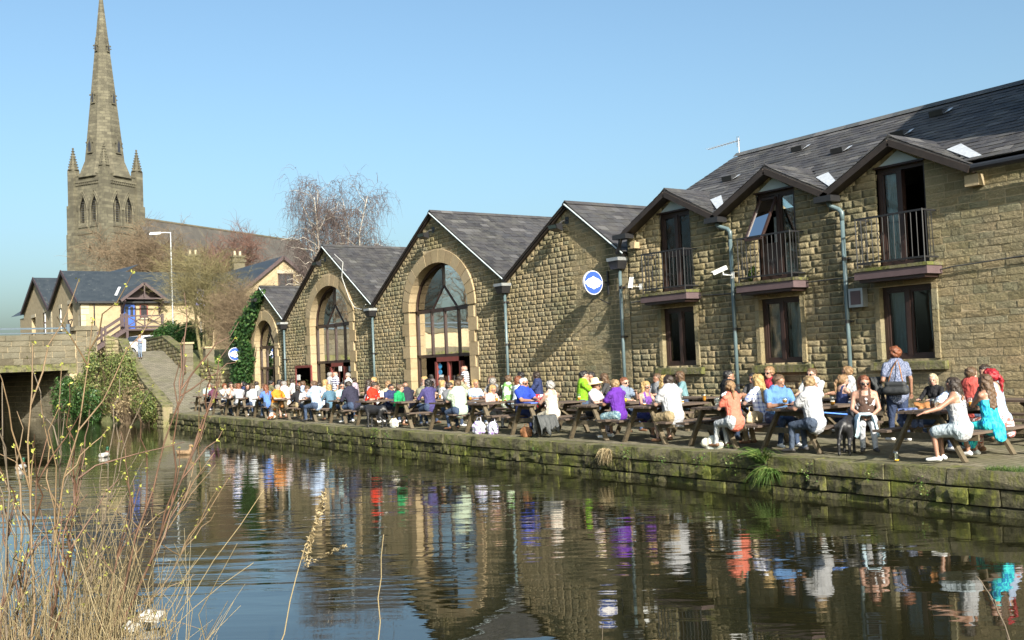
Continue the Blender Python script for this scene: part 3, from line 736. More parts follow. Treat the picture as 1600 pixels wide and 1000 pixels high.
# dormer roofs
for k, uc in enumerate(DOR):
    za, zb = 5.60, 4.80; y0 = V - .28; hw = 1.56
    vb = E0 + (za - EZ)/sl
    mb = MB()
    for s_ in (-1, 1):
        ve = E0 + (zb - EZ)/sl
        mb.add([(uc,y0,za),(uc+s_*hw,y0,zb),(uc+s_*hw,max(ve,y0+.05),zb),(uc,vb,za)], [(0,1,2,3)])
        mb.add([(uc,y0,za),(uc+s_*hw,y0,zb),(uc+s_*hw,y0,zb-.05),(uc,y0,za-.05)], [(0,1,2,3)])
    dr = mb.build('dormer_roof', M['slate'], hs)
    for s_ in (-1, 1):
        dv = Vector((-s_*hw, 0, za-zb)); L = vb - y0
        slate_plane((uc+s_*hw, y0, zb), (0,1,0), dv.normalized(), L, dv.length, dr, M['slate'], 22 if s_ > 0 else 0, 80+k*2+s_, sw=.26, sh=.19,
                    keep=lambda x, y, D=dv.length, L=L: x < .25 + (L-.25)*(y/D) + .05, nearest=near_cam, many='slates_small')
        b = MB(); b.bar((uc, y0-.02, za-.10), (uc+s_*(hw+.03), y0-.02, zb-.10), .04, .12, up=(0,0,1)); b.build('bargeboard', M['bargeboard'], dr)
        b = MB(); b.bar((uc, V-.14, za-.13), (uc+s_*(hw), V-.14, zb-.13), .26, .02, up=(0,0,1)); b.build('soffit', M['bargeboard'], dr)
    for j in range(3):
        ya = y0 + (vb-y0)*j/3; yb = y0 + (vb-y0)*(j+1)/3
        MB().prism([(uc-.15, za-.045), (uc, za+.06), (uc+.15, za-.045), (uc, za+.01)], 'y', ya+.004, yb-.004).build('ridge_tile', M['slate'], dr)
    # lead valley on the right where the dormer meets the main roof
    dn2 = Vector((0, RIDGE_V-E0, RIDGE_Z-EZ)).normalized(); nn2 = Vector((1,0,0)).cross(dn2); Lv = (5.60-EZ)/dn2.z
    vd = Vector((-1.5, Lv)).normalized(); pe = Vector((Lv, 1.5)).normalized(); O2 = Vector((uc+1.5, E0, EZ)); RP = lambda x, y, h=.045: O2 + Vector((1,0,0))*x + dn2*y + nn2*h
    Lm = Vector((1.5, Lv)).length*.58; cs_ = [(-.02,.10), (vd.x*Lm-.02, vd.y*Lm), (vd.x*Lm + pe.x*.26, vd.y*Lm + pe.y*.26), (pe.x*.30, .10)]
    MB().add([RP(*q) for q in cs_] + [RP(q[0], q[1], .02) for q in cs_], [(0,3,2,1),(0,1,5,4),(1,2,6,5),(2,3,7,6),(3,0,4,7)]).build('lead_valley', M['lead'], dr)
# gutters, swan necks, downpipes
g = MB(); g.tube([(DOR[2]+1.48, V-.24, 4.73), (HR, V-.24, 4.73)], .07, 10); gut = g.build('gutter', M['gutter_black'], hs)
for u in (DOR[2]+1.56, ): MB().box(u-.13, u+.13, V-.2, V+.02, 4.42, 4.62).build('corbel', M['stone_dressed'], hs)
MB().box(-19.1, -18.95, V-.18, V+.02, 4.36, 4.52).build('corbel', M['stone_dressed'], hs)
for i, (ub, up_) in enumerate(((DOR[0]+1.55, -15.82), (DOR[1]+1.52, -12.82))):
    MB().box(ub-.22, ub+.2, V-.36, V-.06, 4.60, 4.72).build('gutter', M['gutter_black'], hs)
    n = MB(); n.tube([(ub, V-.2, 4.62), (ub+.03, V-.16, 4.52), (up_-.06, V-.12, 4.43), (up_, V-.115, 4.36), (up_, V-.115, 4.2)], .05, 10); n.build('swan_neck', M['pipe_green'], hs, True)
    downpipe(hs, up_, 4.25)
n = MB(); n.tube([(-19.3, V-.3, 4.68), (-19.45, V-.25, 4.45), (-19.6, V-.2, 4.3)], .05, 8); n.build('swan_neck', M['gutter_black'], hs, True)
MB().box(-19.55, -19.05, V-.38, V-.1, 4.62, 4.74).build('gutter', M['gutter_black'], hs)
# roof vents
for (px_u, v) in ((-17.6, 19.0), (-16.3, 20.1), (-14.45, 19.2), (-12.6, 20.2), (-13.0, 19.35)):
    z = roof_z(v); mb = MB(); a = Vector((px_u, v, z+.02))
    mb.add([a+Vector((-.16,-.1,-.03)), a+Vector((.16,-.1,-.03)), a+Vector((.16,.18,.12)), a+Vector((-.16,.18,.12)), a+Vector((-.16,-.12,.09)), a+Vector((.16,-.12,.09))], [(0,1,5,4),(4,5,2,3),(0,4,3),(1,2,5)])
    o = mb.build('roof_vent', M['gutter_black'], hs)
    MB().add([a+Vector((.165,-.1,-.02)), a+Vector((.30,-.06,.03)), a+Vector((.30,.10,.12)), a+Vector((.165,.12,.11))], [(0,1,2,3)]).build('vent_flashing', M['lead'], o)
# wall box beside the right lower window
vb_ = MB().box(-12.73, -12.40, V-.17, V+.0, 2.45, 2.82).build('meter_box', M['galv'], hs); MB().box(-12.68, -12.45, V-.178, V-.171, 2.5, 2.77).build('louvre', M['slab_plum'], vb_)
# telephone line clipped along the wall
pts = [(u, V-.075, 3.02 + .035*math.sin(u*1.3) + (.06 if u > -10.6 else 0)) for u in np.arange(-19.3, -3, .55)]
tag(MB().tube(pts, .013, 5).build('wall_cable', M['cable']), 'thin dark cable clipped along the house wall under the balconies', 'cable')
# aerial
ae = thing('tv_aerial', 'thin metal television aerial at the left end of the slate ridge', 'aerial', (-19.05, 21.0, 6.9))
MB().tube([(0,0,0),(0,0,.62)], .018, 6).build('mast', M['alu'], ae, local=True)
bm_ = MB(); bm_.tube([(.05,0,.55),(-1.05,-.1,.50)], .012, 5); bo = bm_.build('boom', M['alu'], ae, local=True)
for j in range(10): MB().tube([(-.12-.1*j, -.14-.01*j, .545-.005*j), (-.12-.1*j, .12-.01*j, .545-.005*j)], .006, 4).build('element', M['alu'], bo, local=True)
MB().tube([(.02,0,.38),(.02,0,.66),(-.06,0,.66),(-.06,0,.38)], .01, 4).build('reflector', M['alu'], bo, local=True)
# cctv cameras
def cctv(loc, aim, label):
    t = thing('security_camera', label, 'camera', loc, 0, 'security cameras on the house wall'); t.scale = (.8,.8,.8)
    d = Vector(aim).normalized(); c = Vector((0, -.38, 0))
    b = MB(); b.bar(c - d*.12, c + d*.28, .10, .10); b.build('camera_body', M['white_plastic'], t, local=True)
    b = MB(); b.bar(c - d*.10 + Vector((0,0,.062)), c + d*.34 + Vector((0,0,.062)), .13, .015); b.build('sun_shield', M['white_plastic'], t, local=True)
    b = MB(); b.tube([c + d*.281, c + d*.30], .035, 10); b.build('lens', M['black_metal'], t, local=True)
    b = MB(); b.tube([c, c+Vector((0,0,-.14)), (0,-.02,-.16)], .02, 6); b.box(-.06,.06,-.02,.0,-.24,-.06); b.build('bracket', M['white_plastic'], t, local=True)
cctv((-18.95, V-.03, 3.52), (.35, -.5, -.75), 'white security camera pointing down beside the left balcony')
cctv((-15.72, V-.2, 3.5), (-.8, -.5, -.35), 'white security camera on the drainpipe between left and middle balconies')

# ================================================================= round hanging pub signs
def badge_sign(loc, label):
    """projecting disc at right angles to the wall, with WHITE CROSS lettering"""
    simple('sign_blue', (.035,.085,.33), .35, .05); simple('sign_rim', (.55,.55,.62), .4, .05); simple('sign_white', (.86,.85,.88), .45, .03); simple('sign_letter', (.22,.20,.34), .5, .03)
    t = thing('hanging_sign', label, 'sign', loc, 0, 'round hanging signs on the pub')
    R_ = .31; cy = -.56
    def disc(r, x0, x1, name, mat, n=40, par=t): return MB().prism([(cy + r*math.cos(a), r*math.sin(a)) for a in np.linspace(0, 2*math.pi, n+1)[:-1]], 'x', x0, x1).build(name, mat, par, local=True)
    d = disc(R_, -.03, .03, 'rim', M['sign_rim']); 
    for s_ in (1, -1):
        a0, a1 = (.03, .034) if s_ > 0 else (-.034, -.03)
        disc(R_-.022, a0, a1, 'blue_face', M['sign_blue'])
        P = [tuple(.775*q for q in z_) for z_ in [(-.37,.04),(-.30,.055),(-.2,.13),(-.06,.17),(0,.215),(.06,.17),(.2,.13),(.30,.055),(.37,.04),(.365,-.035),(.28,-.06),(.25,-.125),(.06,-.185),(0,-.225),(-.06,-.185),(-.25,-.125),(-.28,-.06),(-.365,-.035)]]
        b0, b1 = (.034, .039) if s_ > 0 else (-.039, -.034)
        MB().prism([(cy + p[0], p[1]) for p in P], 'x', b0, b1).build('badge', M['sign_white'], t, local=True)
        cu = bpy.data.curves.new('lettering', 'FONT'); cu.body = 'WHITE CROSS'; cu.align_x = 'CENTER'; cu.align_y = 'CENTER'; cu.size = .088; cu.extrude = .0012
        tmp_ = bpy.data.objects.new('lettering', cu); C.objects.link(tmp_); lm_ = bpy.data.meshes.new_from_object(tmp_.evaluated_get(bpy.context.evaluated_depsgraph_get())); bpy.data.objects.remove(tmp_); lm_.materials.clear(); lm_.materials.append(M['sign_letter'])
        o = link('lettering', lm_, t, None, True)
        o.location = ((.0405 if s_ > 0 else -.0405), cy, .0); o.rotation_euler = (math.pi/2, 0, math.pi/2 if s_ > 0 else -math.pi/2)
    b = MB(); b.bar((0,-.26,.0), (0,0,.0), .03, .05); b.bar((0,-.05,-.3), (0,-.05,.3), .04, .04); b.tube([(0,-.4,-.40),(0,-.15,-.5),(0,0,-.55)], .015, 5); b.build('bracket', M['black_metal'], t, local=True)
badge_sign((-20.18, V-.0, 3.60), 'round blue sign with white badge on the windowless pub gable')
badge_sign((-46.9, V-.0, 2.58), 'round blue sign with white badge at the ivy-covered corner of the pub')
# ================================================================= tall block beyond the right edge (it shades the upper right of the slate roof)
tb = MB(); u0 = -7.7; h = 4.0
tb.add([(u0,V+.35,0),(u0,V+.35,EZ+h),(u0,RIDGE_V,RIDGE_Z+h),(u0,26,EZ+h),(u0,26,0),(10,V+.35,0),(10,V+.35,EZ+h),(10,RIDGE_V,RIDGE_Z+h),(10,26,EZ+h),(10,26,0)], [(0,1,2,3,4),(9,8,7,6,5),(0,5,6,1),(4,3,8,9)])
tbo = tb.build('tall_block', M['stone_wall'], hs)
r_ = MB(); r_.add([(u0-.1,V+.2,EZ+h-.02),(10,V+.2,EZ+h-.02),(10,RIDGE_V,RIDGE_Z+h+.08),(u0-.1,RIDGE_V,RIDGE_Z+h+.08),(10,26.2,EZ+h-.02),(u0-.1,26.2,EZ+h-.02)], [(0,1,2,3),(3,2,4,5)]); r_.build('tall_roof', M['slate_dark'], hs)

# ================================================================= ground on the far side
def terrain():
    mb = MB()
    # bank between the water and the retaining wall
    mb.add([(-66.5,10.2,-1),(-62,11.6,-1),(-58,12.15,-1),(-52,12.6,-1),(-46.4,13.0,-1),(-66,11,1.0),(-61.5,12.9,1.8),(-57,13.4,1.5),(-52,13.4,.7),(-46.4,13.35,-.1)], [(0,1,6,5),(1,2,7,6),(2,3,8,7),(3,4,9,8)])
    struct(mb.build('canal_bank', M['soil']))
    g = MB()
    g.add([(-47.3,17.1,-.05),(-50.2,18.1,.7),(-54,16.8,1.6),(-60,16.9,3.15),(-62,30,3.2),(-47.3,30,1.5),(-62,300,3.2),(100,300,1.5),(100,30,1.5)], [(0,5,4,1),(1,4,3,2),(4,5,8,7,6)])
    struct(g.build('garden_ground', M['soil']))
    s = MB(); s.add([(-700,13.2,3.14),(-61,13.2,3.14),(-60,16.9,3.14),(-62,30,3.14),(-62,600,3.14),(-700,600,3.14)], [(0,1,2,3,4,5)])
    struct(s.build('upper_road', M['road_setts']))
    r = MB(); r.add([(-46.5,13.3,-.004),(-46.5,17.3,-.004),(-51.7,17.1,1.15),(-53.4,16.95,1.57),(-60,17.0,3.16),(-60.3,14.6,3.16),(-57.4,14.25,2.56),(-53.7,13.75,1.65),(-49.2,13.3,.54),(-47,13.3,.02)], [(0,9,8,7,6,5,4,3,2,1)])
    struct(r.build('ramp_road', M['road_setts']))
terrain()
# near bank where the photographer stands, and the far side of the canal beyond the bridge
struct(MB().add([(-60,-40,-.2),(12,-40,-.2),(12,-.4,-.15),(-3,.1,-.2),(-7,.1,-.3),(-14,-1.2,-.3),(-60,-4,-.3)], [(0,1,2,3,4,5,6)]).build('near_bank', M['soil']))
mb = MB(); mb.add([(12,-.4,-.15),(-3,.1,-.2),(-7,.1,-.3),(-14,-1.2,-.3),(-60,-4,-.3),(-60,-3.2,-.9),(-14,-.5,-.9),(-7,.6,-.9),(-3,.7,-.9),(12,.3,-.9)], [(0,1,8,9),(1,2,7,8),(2,3,6,7),(3,4,5,6)])
struct(mb.build('near_bank_edge', M['soil']))

# ================================================================= bridge
br = thing('canal_bridge', 'flat stone bridge with blocky parapet and blue rail over the canal', 'bridge', (-61.5, 8, WATER))
BU = -61.2
mb = MB(); mb.box(BU-8.2, BU, -8, 12.45, 2.24, 2.9); mb.build('deck', M['stone_grey'], br)
mb = MB(); mb.box(BU-.5, BU-.02, -8, 12.45, 2.9, 4.18); mb.box(BU-8.2, BU-7.8, -8, 12.6, 2.9, 4.1); bp = mb.build('parapet', M['mortar'], br)
rb = random.Random(9); stp = []
z = 2.62
protos = block_meshes('parapet_block', M['stone_grey'], 8, bulge=.03)
for hh in (.36, .34, .32, .30):
    v = 12.42
    while v > 1.5:
        w = rb.uniform(.45, .95); stp.append((v, z, w, hh)); v -= w
    z += hh
for (v, z, w, hh) in stp:
    o = link('stone', rb.choice(protos), bp, (BU+.012, v - w + .01, z + .008)); o.scale = (w-.02, 1, hh-.016); o.rotation_euler = (0, 0, math.pi/2)
MB().box(BU-.06, BU+.05, -8, 12.44, 2.24, 2.61).build('edge_beam', M['stone_coping'], br)
v = 12.45
while v > -2: MB().box(BU-.56, BU+.07, v-1.2+.008, v-.008, 3.95, 4.25).build('coping_stone', M['stone_grey'], bp); v -= 1.2
simple('rail_blue', (.055,.085,.115), .5)
rl = MB(); rl.bar((BU-.25,-8,4.62), (BU-.25,12.2,4.62), .06, .09); rl.bar((BU-.25,-8,4.36), (BU-.25,12.2,4.36), .06, .06); rail = rl.build('hand_rail', M['rail_blue'], br)
for v in (1.0, 4.6, 8.3, 12.1): MB().box(BU-.32, BU-.18, v-.08, v+.08, 4.2, 4.85).build('rail_post', M['rail_blue'], rail)
# abutment (inner face splays back under the deck) and the end pier
ab = MB(); ab.add([(BU-.0,12.1,-1.2),(BU-.0,13.6,-1.2),(-68,13.6,-1.2),(-68,9.7,-1.2),(BU-.0,12.1,2.24),(BU-.0,13.6,2.24),(-68,13.6,2.24),(-68,9.7,2.24)], [(0,1,5,4),(3,0,4,7),(4,5,6,7)])
abo = ab.build('abutment', M['mortar'], br)
dr_ = Vector((BU+68, 12.1-9.7, 0)); L = dr_.length; ang = math.atan2(dr_.y, dr_.x)
z = -1.0
while z < 2.2:
    hh = rb.uniform(.26, .36); t = 0; hh = min(hh, 2.24 - z)
    while t < L:
        w = min(rb.uniform(.5, .95), L - t)
        if w > .1:
            o = link('stone', rb.choice(protos), abo, (-68 + dr_.x*t/L + .01, 9.7 + dr_.y*t/L - .01, z+.008)); o.scale = (w-.016, 1, hh-.016); o.rotation_euler = (0,0,ang)
        t += w
    z += hh
MB().box(-68, BU+.03, 12.0, 13.3, 2.06, 2.235).build('bearing_ledge', M['stone_coping'], br)
pier = MB(); pier.box(BU-1.2, BU+.15, 12.46, 13.55, -1, 4.45); po = pier.build('end_pier', M['mortar'], br)
z = -.6
while z < 4.4:
    hh = min(rb.uniform(.26,.36), 4.46-z); v = 12.46
    while v < 13.5:
        w = min(rb.uniform(.35,.7), 13.56-v); o = link('stone', rb.choice(protos), po, (BU+.162, v+.008, z+.008)); o.scale = (max(w-.016,.05), 1, hh-.016); o.rotation_euler = (0,0,math.pi/2); v += w
    z += hh
MB().add([(BU-1.3,12.3,4.46),(BU+.25,12.3,4.46),(BU+.25,13.7,4.46),(BU-1.3,13.7,4.46),(BU-1.3,12.4,4.72),(BU+.12,12.45,4.72),(BU+.12,13.55,4.72),(BU-1.3,13.55,4.72)], [(3,2,1,0),(4,5,6,7),(0,1,5,4),(1,2,6,5),(2,3,7,6),(3,0,4,7)]).build('pier_cap', M['stone_grey'], br)
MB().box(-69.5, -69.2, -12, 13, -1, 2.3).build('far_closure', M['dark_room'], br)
MB().box(-70, BU-.1, -8.4, -4, -1, 2.24).build('far_abutment', M['stone_grey'], br)

# ================================================================= stone walls along the ramp
def stone_run(name, label, line, thick, mat='stone_rubble', cap=True, course=.2, seed=1, capmat='stone_coping'):
    """line: (u, v, zbottom, ztop); a wall with real stones on its camera-side face and slab copings"""
    t = thing(name, label, 'wall', (line[0][0], line[0][1], min(l[2] for l in line)))
    r = random.Random(seed); core = MB(); stones = []
    for (a, b) in zip(line[:-1], line[1:]):
        d = Vector((b[0]-a[0], b[1]-a[1], 0)); L = d.length; d.normalize(); n = Vector((d.y, -d.x, 0))
        core.add([(a[0],a[1],a[2]),(b[0],b[1],b[2]),(b[0],b[1],b[3]),(a[0],a[1],a[3]),(a[0]-n.x*thick,a[1]-n.y*thick,a[2]),(b[0]-n.x*thick,b[1]-n.y*thick,b[2]),(b[0]-n.x*thick,b[1]-n.y*thick,b[3]),(a[0]-n.x*thick,a[1]-n.y*thick,a[3])],
                 [(0,1,2,3),(5,4,7,6),(3,2,6,7),(4,0,3,7),(1,5,6,2)])
        ang = math.atan2(d.y, d.x); t0 = 0
        z = min(a[2], b[2])
        while z < max(a[3], b[3]):
            x = 0
            while x < L:
                w = min(r.uniform(.22,.55), L-x); f = (x+w/2)/L
                lo = a[2]+(b[2]-a[2])*f; hi = a[3]+(b[3]-a[3])*f
                if z > lo-.15 and z + course*.8 < hi and w > .08: stones.append((a[0]+d.x*x, a[1]+d.y*x, z+.006, w-.014, course-.014, ang))
                x += w
            z += course
        if cap:
            k = max(1, int(L/.9))
            for i in range(k):
                f0, f1 = i/k, (i+1)/k
                p0 = Vector((a[0],a[1],a[3])).lerp(Vector((b[0],b[1],b[3])), f0); p1 = Vector((a[0],a[1],a[3])).lerp(Vector((b[0],b[1],b[3])), f1)
                c = MB(); c.bar(p0 - n*thick/2 + Vector((0,0,.05)) + d*.006, p1 - n*thick/2 + Vector((0,0,.05)) - d*.006, thick+.1, .1); c.build('coping_stone', M[capmat], t)
    co = core.build('wall_core', M['stone_rubble'], t)
    place_stones(stones, t, 'stone', M[mat], 0, block_meshes('rubble_block', M[mat], 6, bulge=.05, chip=.02), 'stones')
    return t
stone_run('retaining_wall', 'mossy retaining wall climbing beside the ramp towards the bridge', [(-60.6,13.9,1.2,4.05),(-60.2,14.55,1.2,3.85),(-57.5,14.15,.9,3.05),(-53.7,13.68,.3,2.15),(-50.8,13.35,-.1,1.42),(-49.2,13.22,-.3,1.02),(-47.7,13.12,-.6,.66),(-46.45,13.05,-.9,.28)], .4, seed=2)
stone_run('garden_wall', 'low rubble wall with sloping coping at the upper right of the ramp', [(-66,17.6,3.1,4.0),(-60.3,17.0,3.1,3.95),(-55.3,16.55,1.9,2.95)], .35, seed=3)
stone_run('garden_wall', 'low rubble wall beside the ramp, running down to the ivy corner', [(-53.3,16.95,1.4,2.35),(-51.7,17.15,1.0,1.95),(-50.2,18.1,.6,1.7),(-47.6,18.3,-.1,1.2)], .35, seed=4)
for i, (u, v, z, h, w, lab) in enumerate(((-54.9,16.75,1.85,1.5,.5,'square stone gate pillar between the two low ramp walls'), (-53.6,17.5,1.5,1.55,.45,'pale stone pillar behind the lower ramp wall, nearer the tree'), (-51.2,18.6,.9,1.7,.48,'pale stone pillar behind the lower ramp wall, nearer the ivy'))):
    t = thing('stone_pillar', lab, 'pillar', (u, v, z), 0, 'stone pillars beside the ramp')
    b = MB(); b.box(-w/2+.02, w/2-.02, -w/2+.02, w/2-.02, -.3, h); b.build('pillar_core', M['mortar'], t, local=True)
    zz = -.1; j = 0
    while zz < h-.02:
        hh = min(.22, h-zz)
        if j % 2: MB().box(-w/2, w/2, -w/2, w/2, zz+.005, zz+hh-.005).build('stone', M['stone_grey'], t, local=True)
        else:
            MB().box(-w/2-.008, -.004, -w/2-.008, w/2+.008, zz+.005, zz+hh-.005).build('stone', M['stone_grey'], t, local=True); MB().box(.004, w/2+.008, -w/2-.008, w/2+.008, zz+.005, zz+hh-.005).build('stone', M['stone_grey'], t, local=True)
        zz += hh; j += 1
    b = MB(); b.box(-w/2-.06, w/2+.06, -w/2-.06, w/2+.06, h+.003, h+.1); b.build('cap_stone', M['stone_dressed'], t, local=True)

# ================================================================= houses on the far side
def brick_mat():
    t = NT('buff_brick'); p = t.pos(); g = t.n('ShaderNodeNewGeometry')
    c = t.ramp(t.noise(p, 3.5, 6, .6), [(.3, (.27,.215,.125)), (.7, (.34,.275,.17))])
    sep = t.n('ShaderNodeSeparateXYZ'); t.l(g.outputs['Position'], sep.inputs[0])
    cb = t.n('ShaderNodeCombineXYZ'); t.l(t.math('ADD', sep.outputs[0], sep.outputs[1]), cb.inputs[0]); t.l(sep.outputs[2], cb.inputs[1])
    bc, bf = t.brick(cb.outputs[0], .4, .2, .012)
    c = t.mix(.25, c, t.mix(.8, c, bc, 'MULTIPLY')); t.set(Base_Color=c, Roughness=.9); t.bump(t.math('SUBTRACT', t.noise(p, 20), bf), .25, .01); M['buff'] = t.mat
brick_mat()
def roof_tex():
    t = NT('slate_far'); p = t.pos(); g = t.n('ShaderNodeNewGeometry'); sep = t.n('ShaderNodeSeparateXYZ'); t.l(g.outputs['Position'], sep.inputs[0])
    cb = t.n('ShaderNodeCombineXYZ'); t.l(t.math('ADD', sep.outputs[1], t.math('MULTIPLY', sep.outputs[0], .2)), cb.inputs[0]); t.l(sep.outputs[2], cb.inputs[1])
    bc, bf = t.brick(cb.outputs[0], .35, .2, .012)
    c = t.mix(bc, (.018,.024,.030), (.03,.037,.043)); c = t.mix(t.math('MULTIPLY', t.ramp(t.noise(p, 2.2, 8, .75), [(.6, 0.0), (.7, 1.0)]), .6), c, (.24,.25,.23))
    t.set(Base_Color=c, Roughness=.55); t.bump(bf, .4, .01); M['slate_far'] = t.mat
roof_tex()
simple('cream_stone', (.38,.33,.23), .85, .1); simple('door_blue', (.03,.10,.42), .4); simple('timber_dark', (.05,.03,.032), .6, .2); simple('window_dark', (.03,.03,.035), .15)
ho = thing('house_row', 'row of buff houses with steep gables and dark slate roofs beyond the bridge', 'house', (-84, 22, 3.2))
GV = 16.64; GAB = [(-85.4, 10.2, -90.85, 7.65, -80, 7.55), (-97.3, 10.75, -103.9, 8.1, -90.85, 7.65)]
OPS = [(-83.9,-83.0,5.9,7.5),(-82.2,-81.2,5.3,7.55)]   # openings in the near gable: window, recessed balcony
def gop(): return [(-87.55,-86.75,5.75,7.45),(-84.3,-82.6,5.35,7.55),(-94.3,-93.2,5.8,7.55),(-99.9,-98.0,5.0,7.4)]
def gfn(z):
    iv = gables_at(GAB[::-1], z); return subtract(iv, [(a, b) for a, b, c, d in gop() if c <= z <= d])
mb = MB(); strips(mb, sorted(set([3.0,5.0,5.3,5.35,5.75,5.8,7.4,7.45,7.55,7.65,8.1,10.2,10.75] + [round(float(x),2) for x in np.arange(3,10.8,.3)])), gfn, GV)
mb.add([(-80,GV,3),(-80,31,3),(-80,31,7.55),(-80,GV,7.55)], [(0,1,2,3)])
mb.add([(-80,31,3),(-80,31,7.55),(-85.4,31,10.2),(-90.8,31,7.6),(-90.8,31,3)], [(0,1,2,3,4)])
mb.add([(-103.9,GV,3),(-103.9,GV+3,3),(-103.9,GV+3,8.3),(-103.9,GV,8.3)], [(0,1,2,3)]); mb.add([(-103.9,GV+3,3),(-103.9,GV+3,8.3),(-125,GV+3,8.8),(-125,GV+3,3)], [(0,1,2,3)])
hw_ = mb.build('wall', M['buff'], ho)
rm = MB(); o_ = .25
rm.add([(-80+o_,GV-o_,7.45),(-80+o_,31.2,7.45),(-85.4,31.2,10.3),(-85.4,GV-o_,10.3)], [(0,1,2,3)]); rm.add([(-85.4,GV-o_,10.3),(-85.4,31.2,10.3),(-90.9,31.2,7.6),(-90.9,GV-o_,7.6)], [(0,1,2,3)])
rm.build('roof', M['slate_far'], ho)
rm = MB(); rm.add([(-90.9,GV-o_,7.6),(-90.9,34,7.6),(-97.3,34,10.85),(-97.3,GV-o_,10.85)], [(0,1,2,3)]); rm.add([(-97.3,GV-o_,10.85),(-97.3,34,10.85),(-104.1,34,8.0),(-104.1,GV-o_,8.0)], [(0,1,2,3)])
rm.build('roof', M['slate_far'], ho)
rm = MB(); rm.add([(-103,GV+2.8,8.4),(-130,GV+2.8,9.3),(-130,GV+9,13.4),(-98,GV+9,12.3)], [(0,3,2,1)]); rm.build('roof', M['slate_far'], ho)
for (uc, za, uL, zL, uR, zR) in GAB:
    for ua, zz in ((uL, zL), (uR, zR)):
        b = MB(); b.bar((uc, GV-.27, za+.02), (ua, GV-.27, zz-.05), .06, .28); b.build('bargeboard', M['timber_dark'], ho)
MB().bar((-79.72,GV-.2,7.4), (-79.72,31.2,7.4), .12, .14).build('gutter', M['gutter_black'], ho)
MB().tube([(-79.9,17.6,7.35),(-79.9,17.6,3.2)], .05, 6).build('downpipe', M['gutter_black'], ho)
for z in np.arange(3.3, 7.4, .46):   # quoins
    for (u, v) in ((-80, GV),):
        MB().box(u-.02, u+.03, v-.03, v+(.62 if int(z*10) % 2 else .38), z, z+.42).build('quoin', M['cream_stone'], ho); MB().box(u-(.38 if int(z*10) % 2 else .62), u+.03, v-.03, v+.02, z, z+.42).build('quoin', M['cream_stone'], ho)
    MB().box(-91.1, -90.6, GV-.04, GV+.02, z, z+.42).build('quoin', M['cream_stone'], ho)
for i, (a, b, c, d) in enumerate(gop()):
    if b - a < 1.3:
        w = MB().box(a, b, GV+.05, GV+.12, c, d).build('window', M['window_dark'], ho)
        f = MB(); f.box(a-.06, b+.06, GV-.04, GV+.04, d, d+.3); f.box(a-.14, b+.14, GV-.1, GV+.04, c-.12, c); f.build('lintel_and_sill', M['cream_stone'], w)
        MB().box((a+b)/2-.05, (a+b)/2+.05, GV+.0, GV+.04, c, d).build('mullion', M['white_paint'], w); MB().box(a, b, GV+.0, GV+.04, (c+d)/2-.04, (c+d)/2+.04).build('transom', M['frame_red'], w)
    else:
        w = MB(); w.add([(a,GV+1.6,c),(b,GV+1.6,c),(b,GV+1.6,d),(a,GV+1.6,d)], [(0,1,2,3)]); w.add([(a,GV,c),(a,GV+1.6,c),(a,GV+1.6,d),(a,GV,d)], [(0,1,2,3)]); w.add([(b,GV,c),(b,GV+1.6,c),(b,GV+1.6,d),(b,GV,d)], [(3,2,1,0)])
        w.add([(a,GV,c),(b,GV,c),(b,GV+1.6,c),(a,GV+1.6,c)], [(0,1,2,3)]); w.add([(a,GV,d),(b,GV,d),(b,GV+1.6,d),(a,GV+1.6,d)], [(3,2,1,0)])
        w = w.build('recessed_balcony', M['buff'], ho)
        MB().box(a-.1, b+.1, GV-.04, GV+.03, d, d+.3).build('lintel', M['cream_stone'], w)
        q = MB(); q.bar((a,GV-.02,c+.95), (b,GV-.02,c+.95), .06, .08); q.bar((a,GV-.02,c+.1), (b,GV-.02,c+.1), .06, .08)
        q.bar((a,GV-.02,c+.1), (b,GV-.02,c+.95), .05, .06); q.bar((b,GV-.02,c+.1), (a,GV-.02,c+.95), .05, .06); q.build('balustrade', M['timber_dark'], w)
# entrance on the long side: porch gable, blue door, small window, landing and stair
du = -80
dd = MB().box(du-.02, du+.06, 19.72, 20.52, 5.36, 7.28).build('door', M['door_blue'], ho); MB().box(du+.05, du+.09, 19.60, 19.72, 5.36, 7.4).build('door_frame', M['timber_dark'], dd); MB().box(du+.05, du+.09, 20.52, 20.62, 5.36, 7.4).build('door_frame', M['timber_dark'], dd); MB().box(du+.05, du+.09, 19.6, 20.62, 7.28, 7.4).build('door_frame', M['timber_dark'], dd)
for a in (19.84, 20.2): MB().box(du+.062, du+.07, a, a+.22, 6.3, 7.1).build('door_pane', M['window_dark'], dd)
w = MB().box(du, du+.05, 20.98, 21.42, 6.35, 7.2).build('window', M['window_dark'], ho); f = MB(); f.box(du+.02,du+.09,20.9,20.98,6.3,7.28); f.box(du+.02,du+.09,21.42,21.5,6.3,7.28); f.box(du+.02,du+.09,20.9,21.5,7.2,7.28); f.box(du+.02,du+.09,20.9,21.5,6.27,6.35); f.build('window_frame', M['frame_red'], w)
MB().box(du, du+.12, 20.8, 21.6, 6.1, 6.22).build('window_sill', M['cream_stone'], w)
pr = MB(); pv, pz = 20.95, 8.85; PO = du + 1.3
pr.add([(PO,pv,pz),(PO,pv-1.65,7.55),(du-1,pv-1.65,7.55),(du-3,pv,pz)], [(0,1,2,3)]); pr.add([(PO,pv,pz),(PO,pv+1.65,7.55),(du-1,pv+1.65,7.55),(du-3,pv,pz)], [(3,2,1,0)])
po_ = pr.build('porch_roof', M['slate_far'], ho)
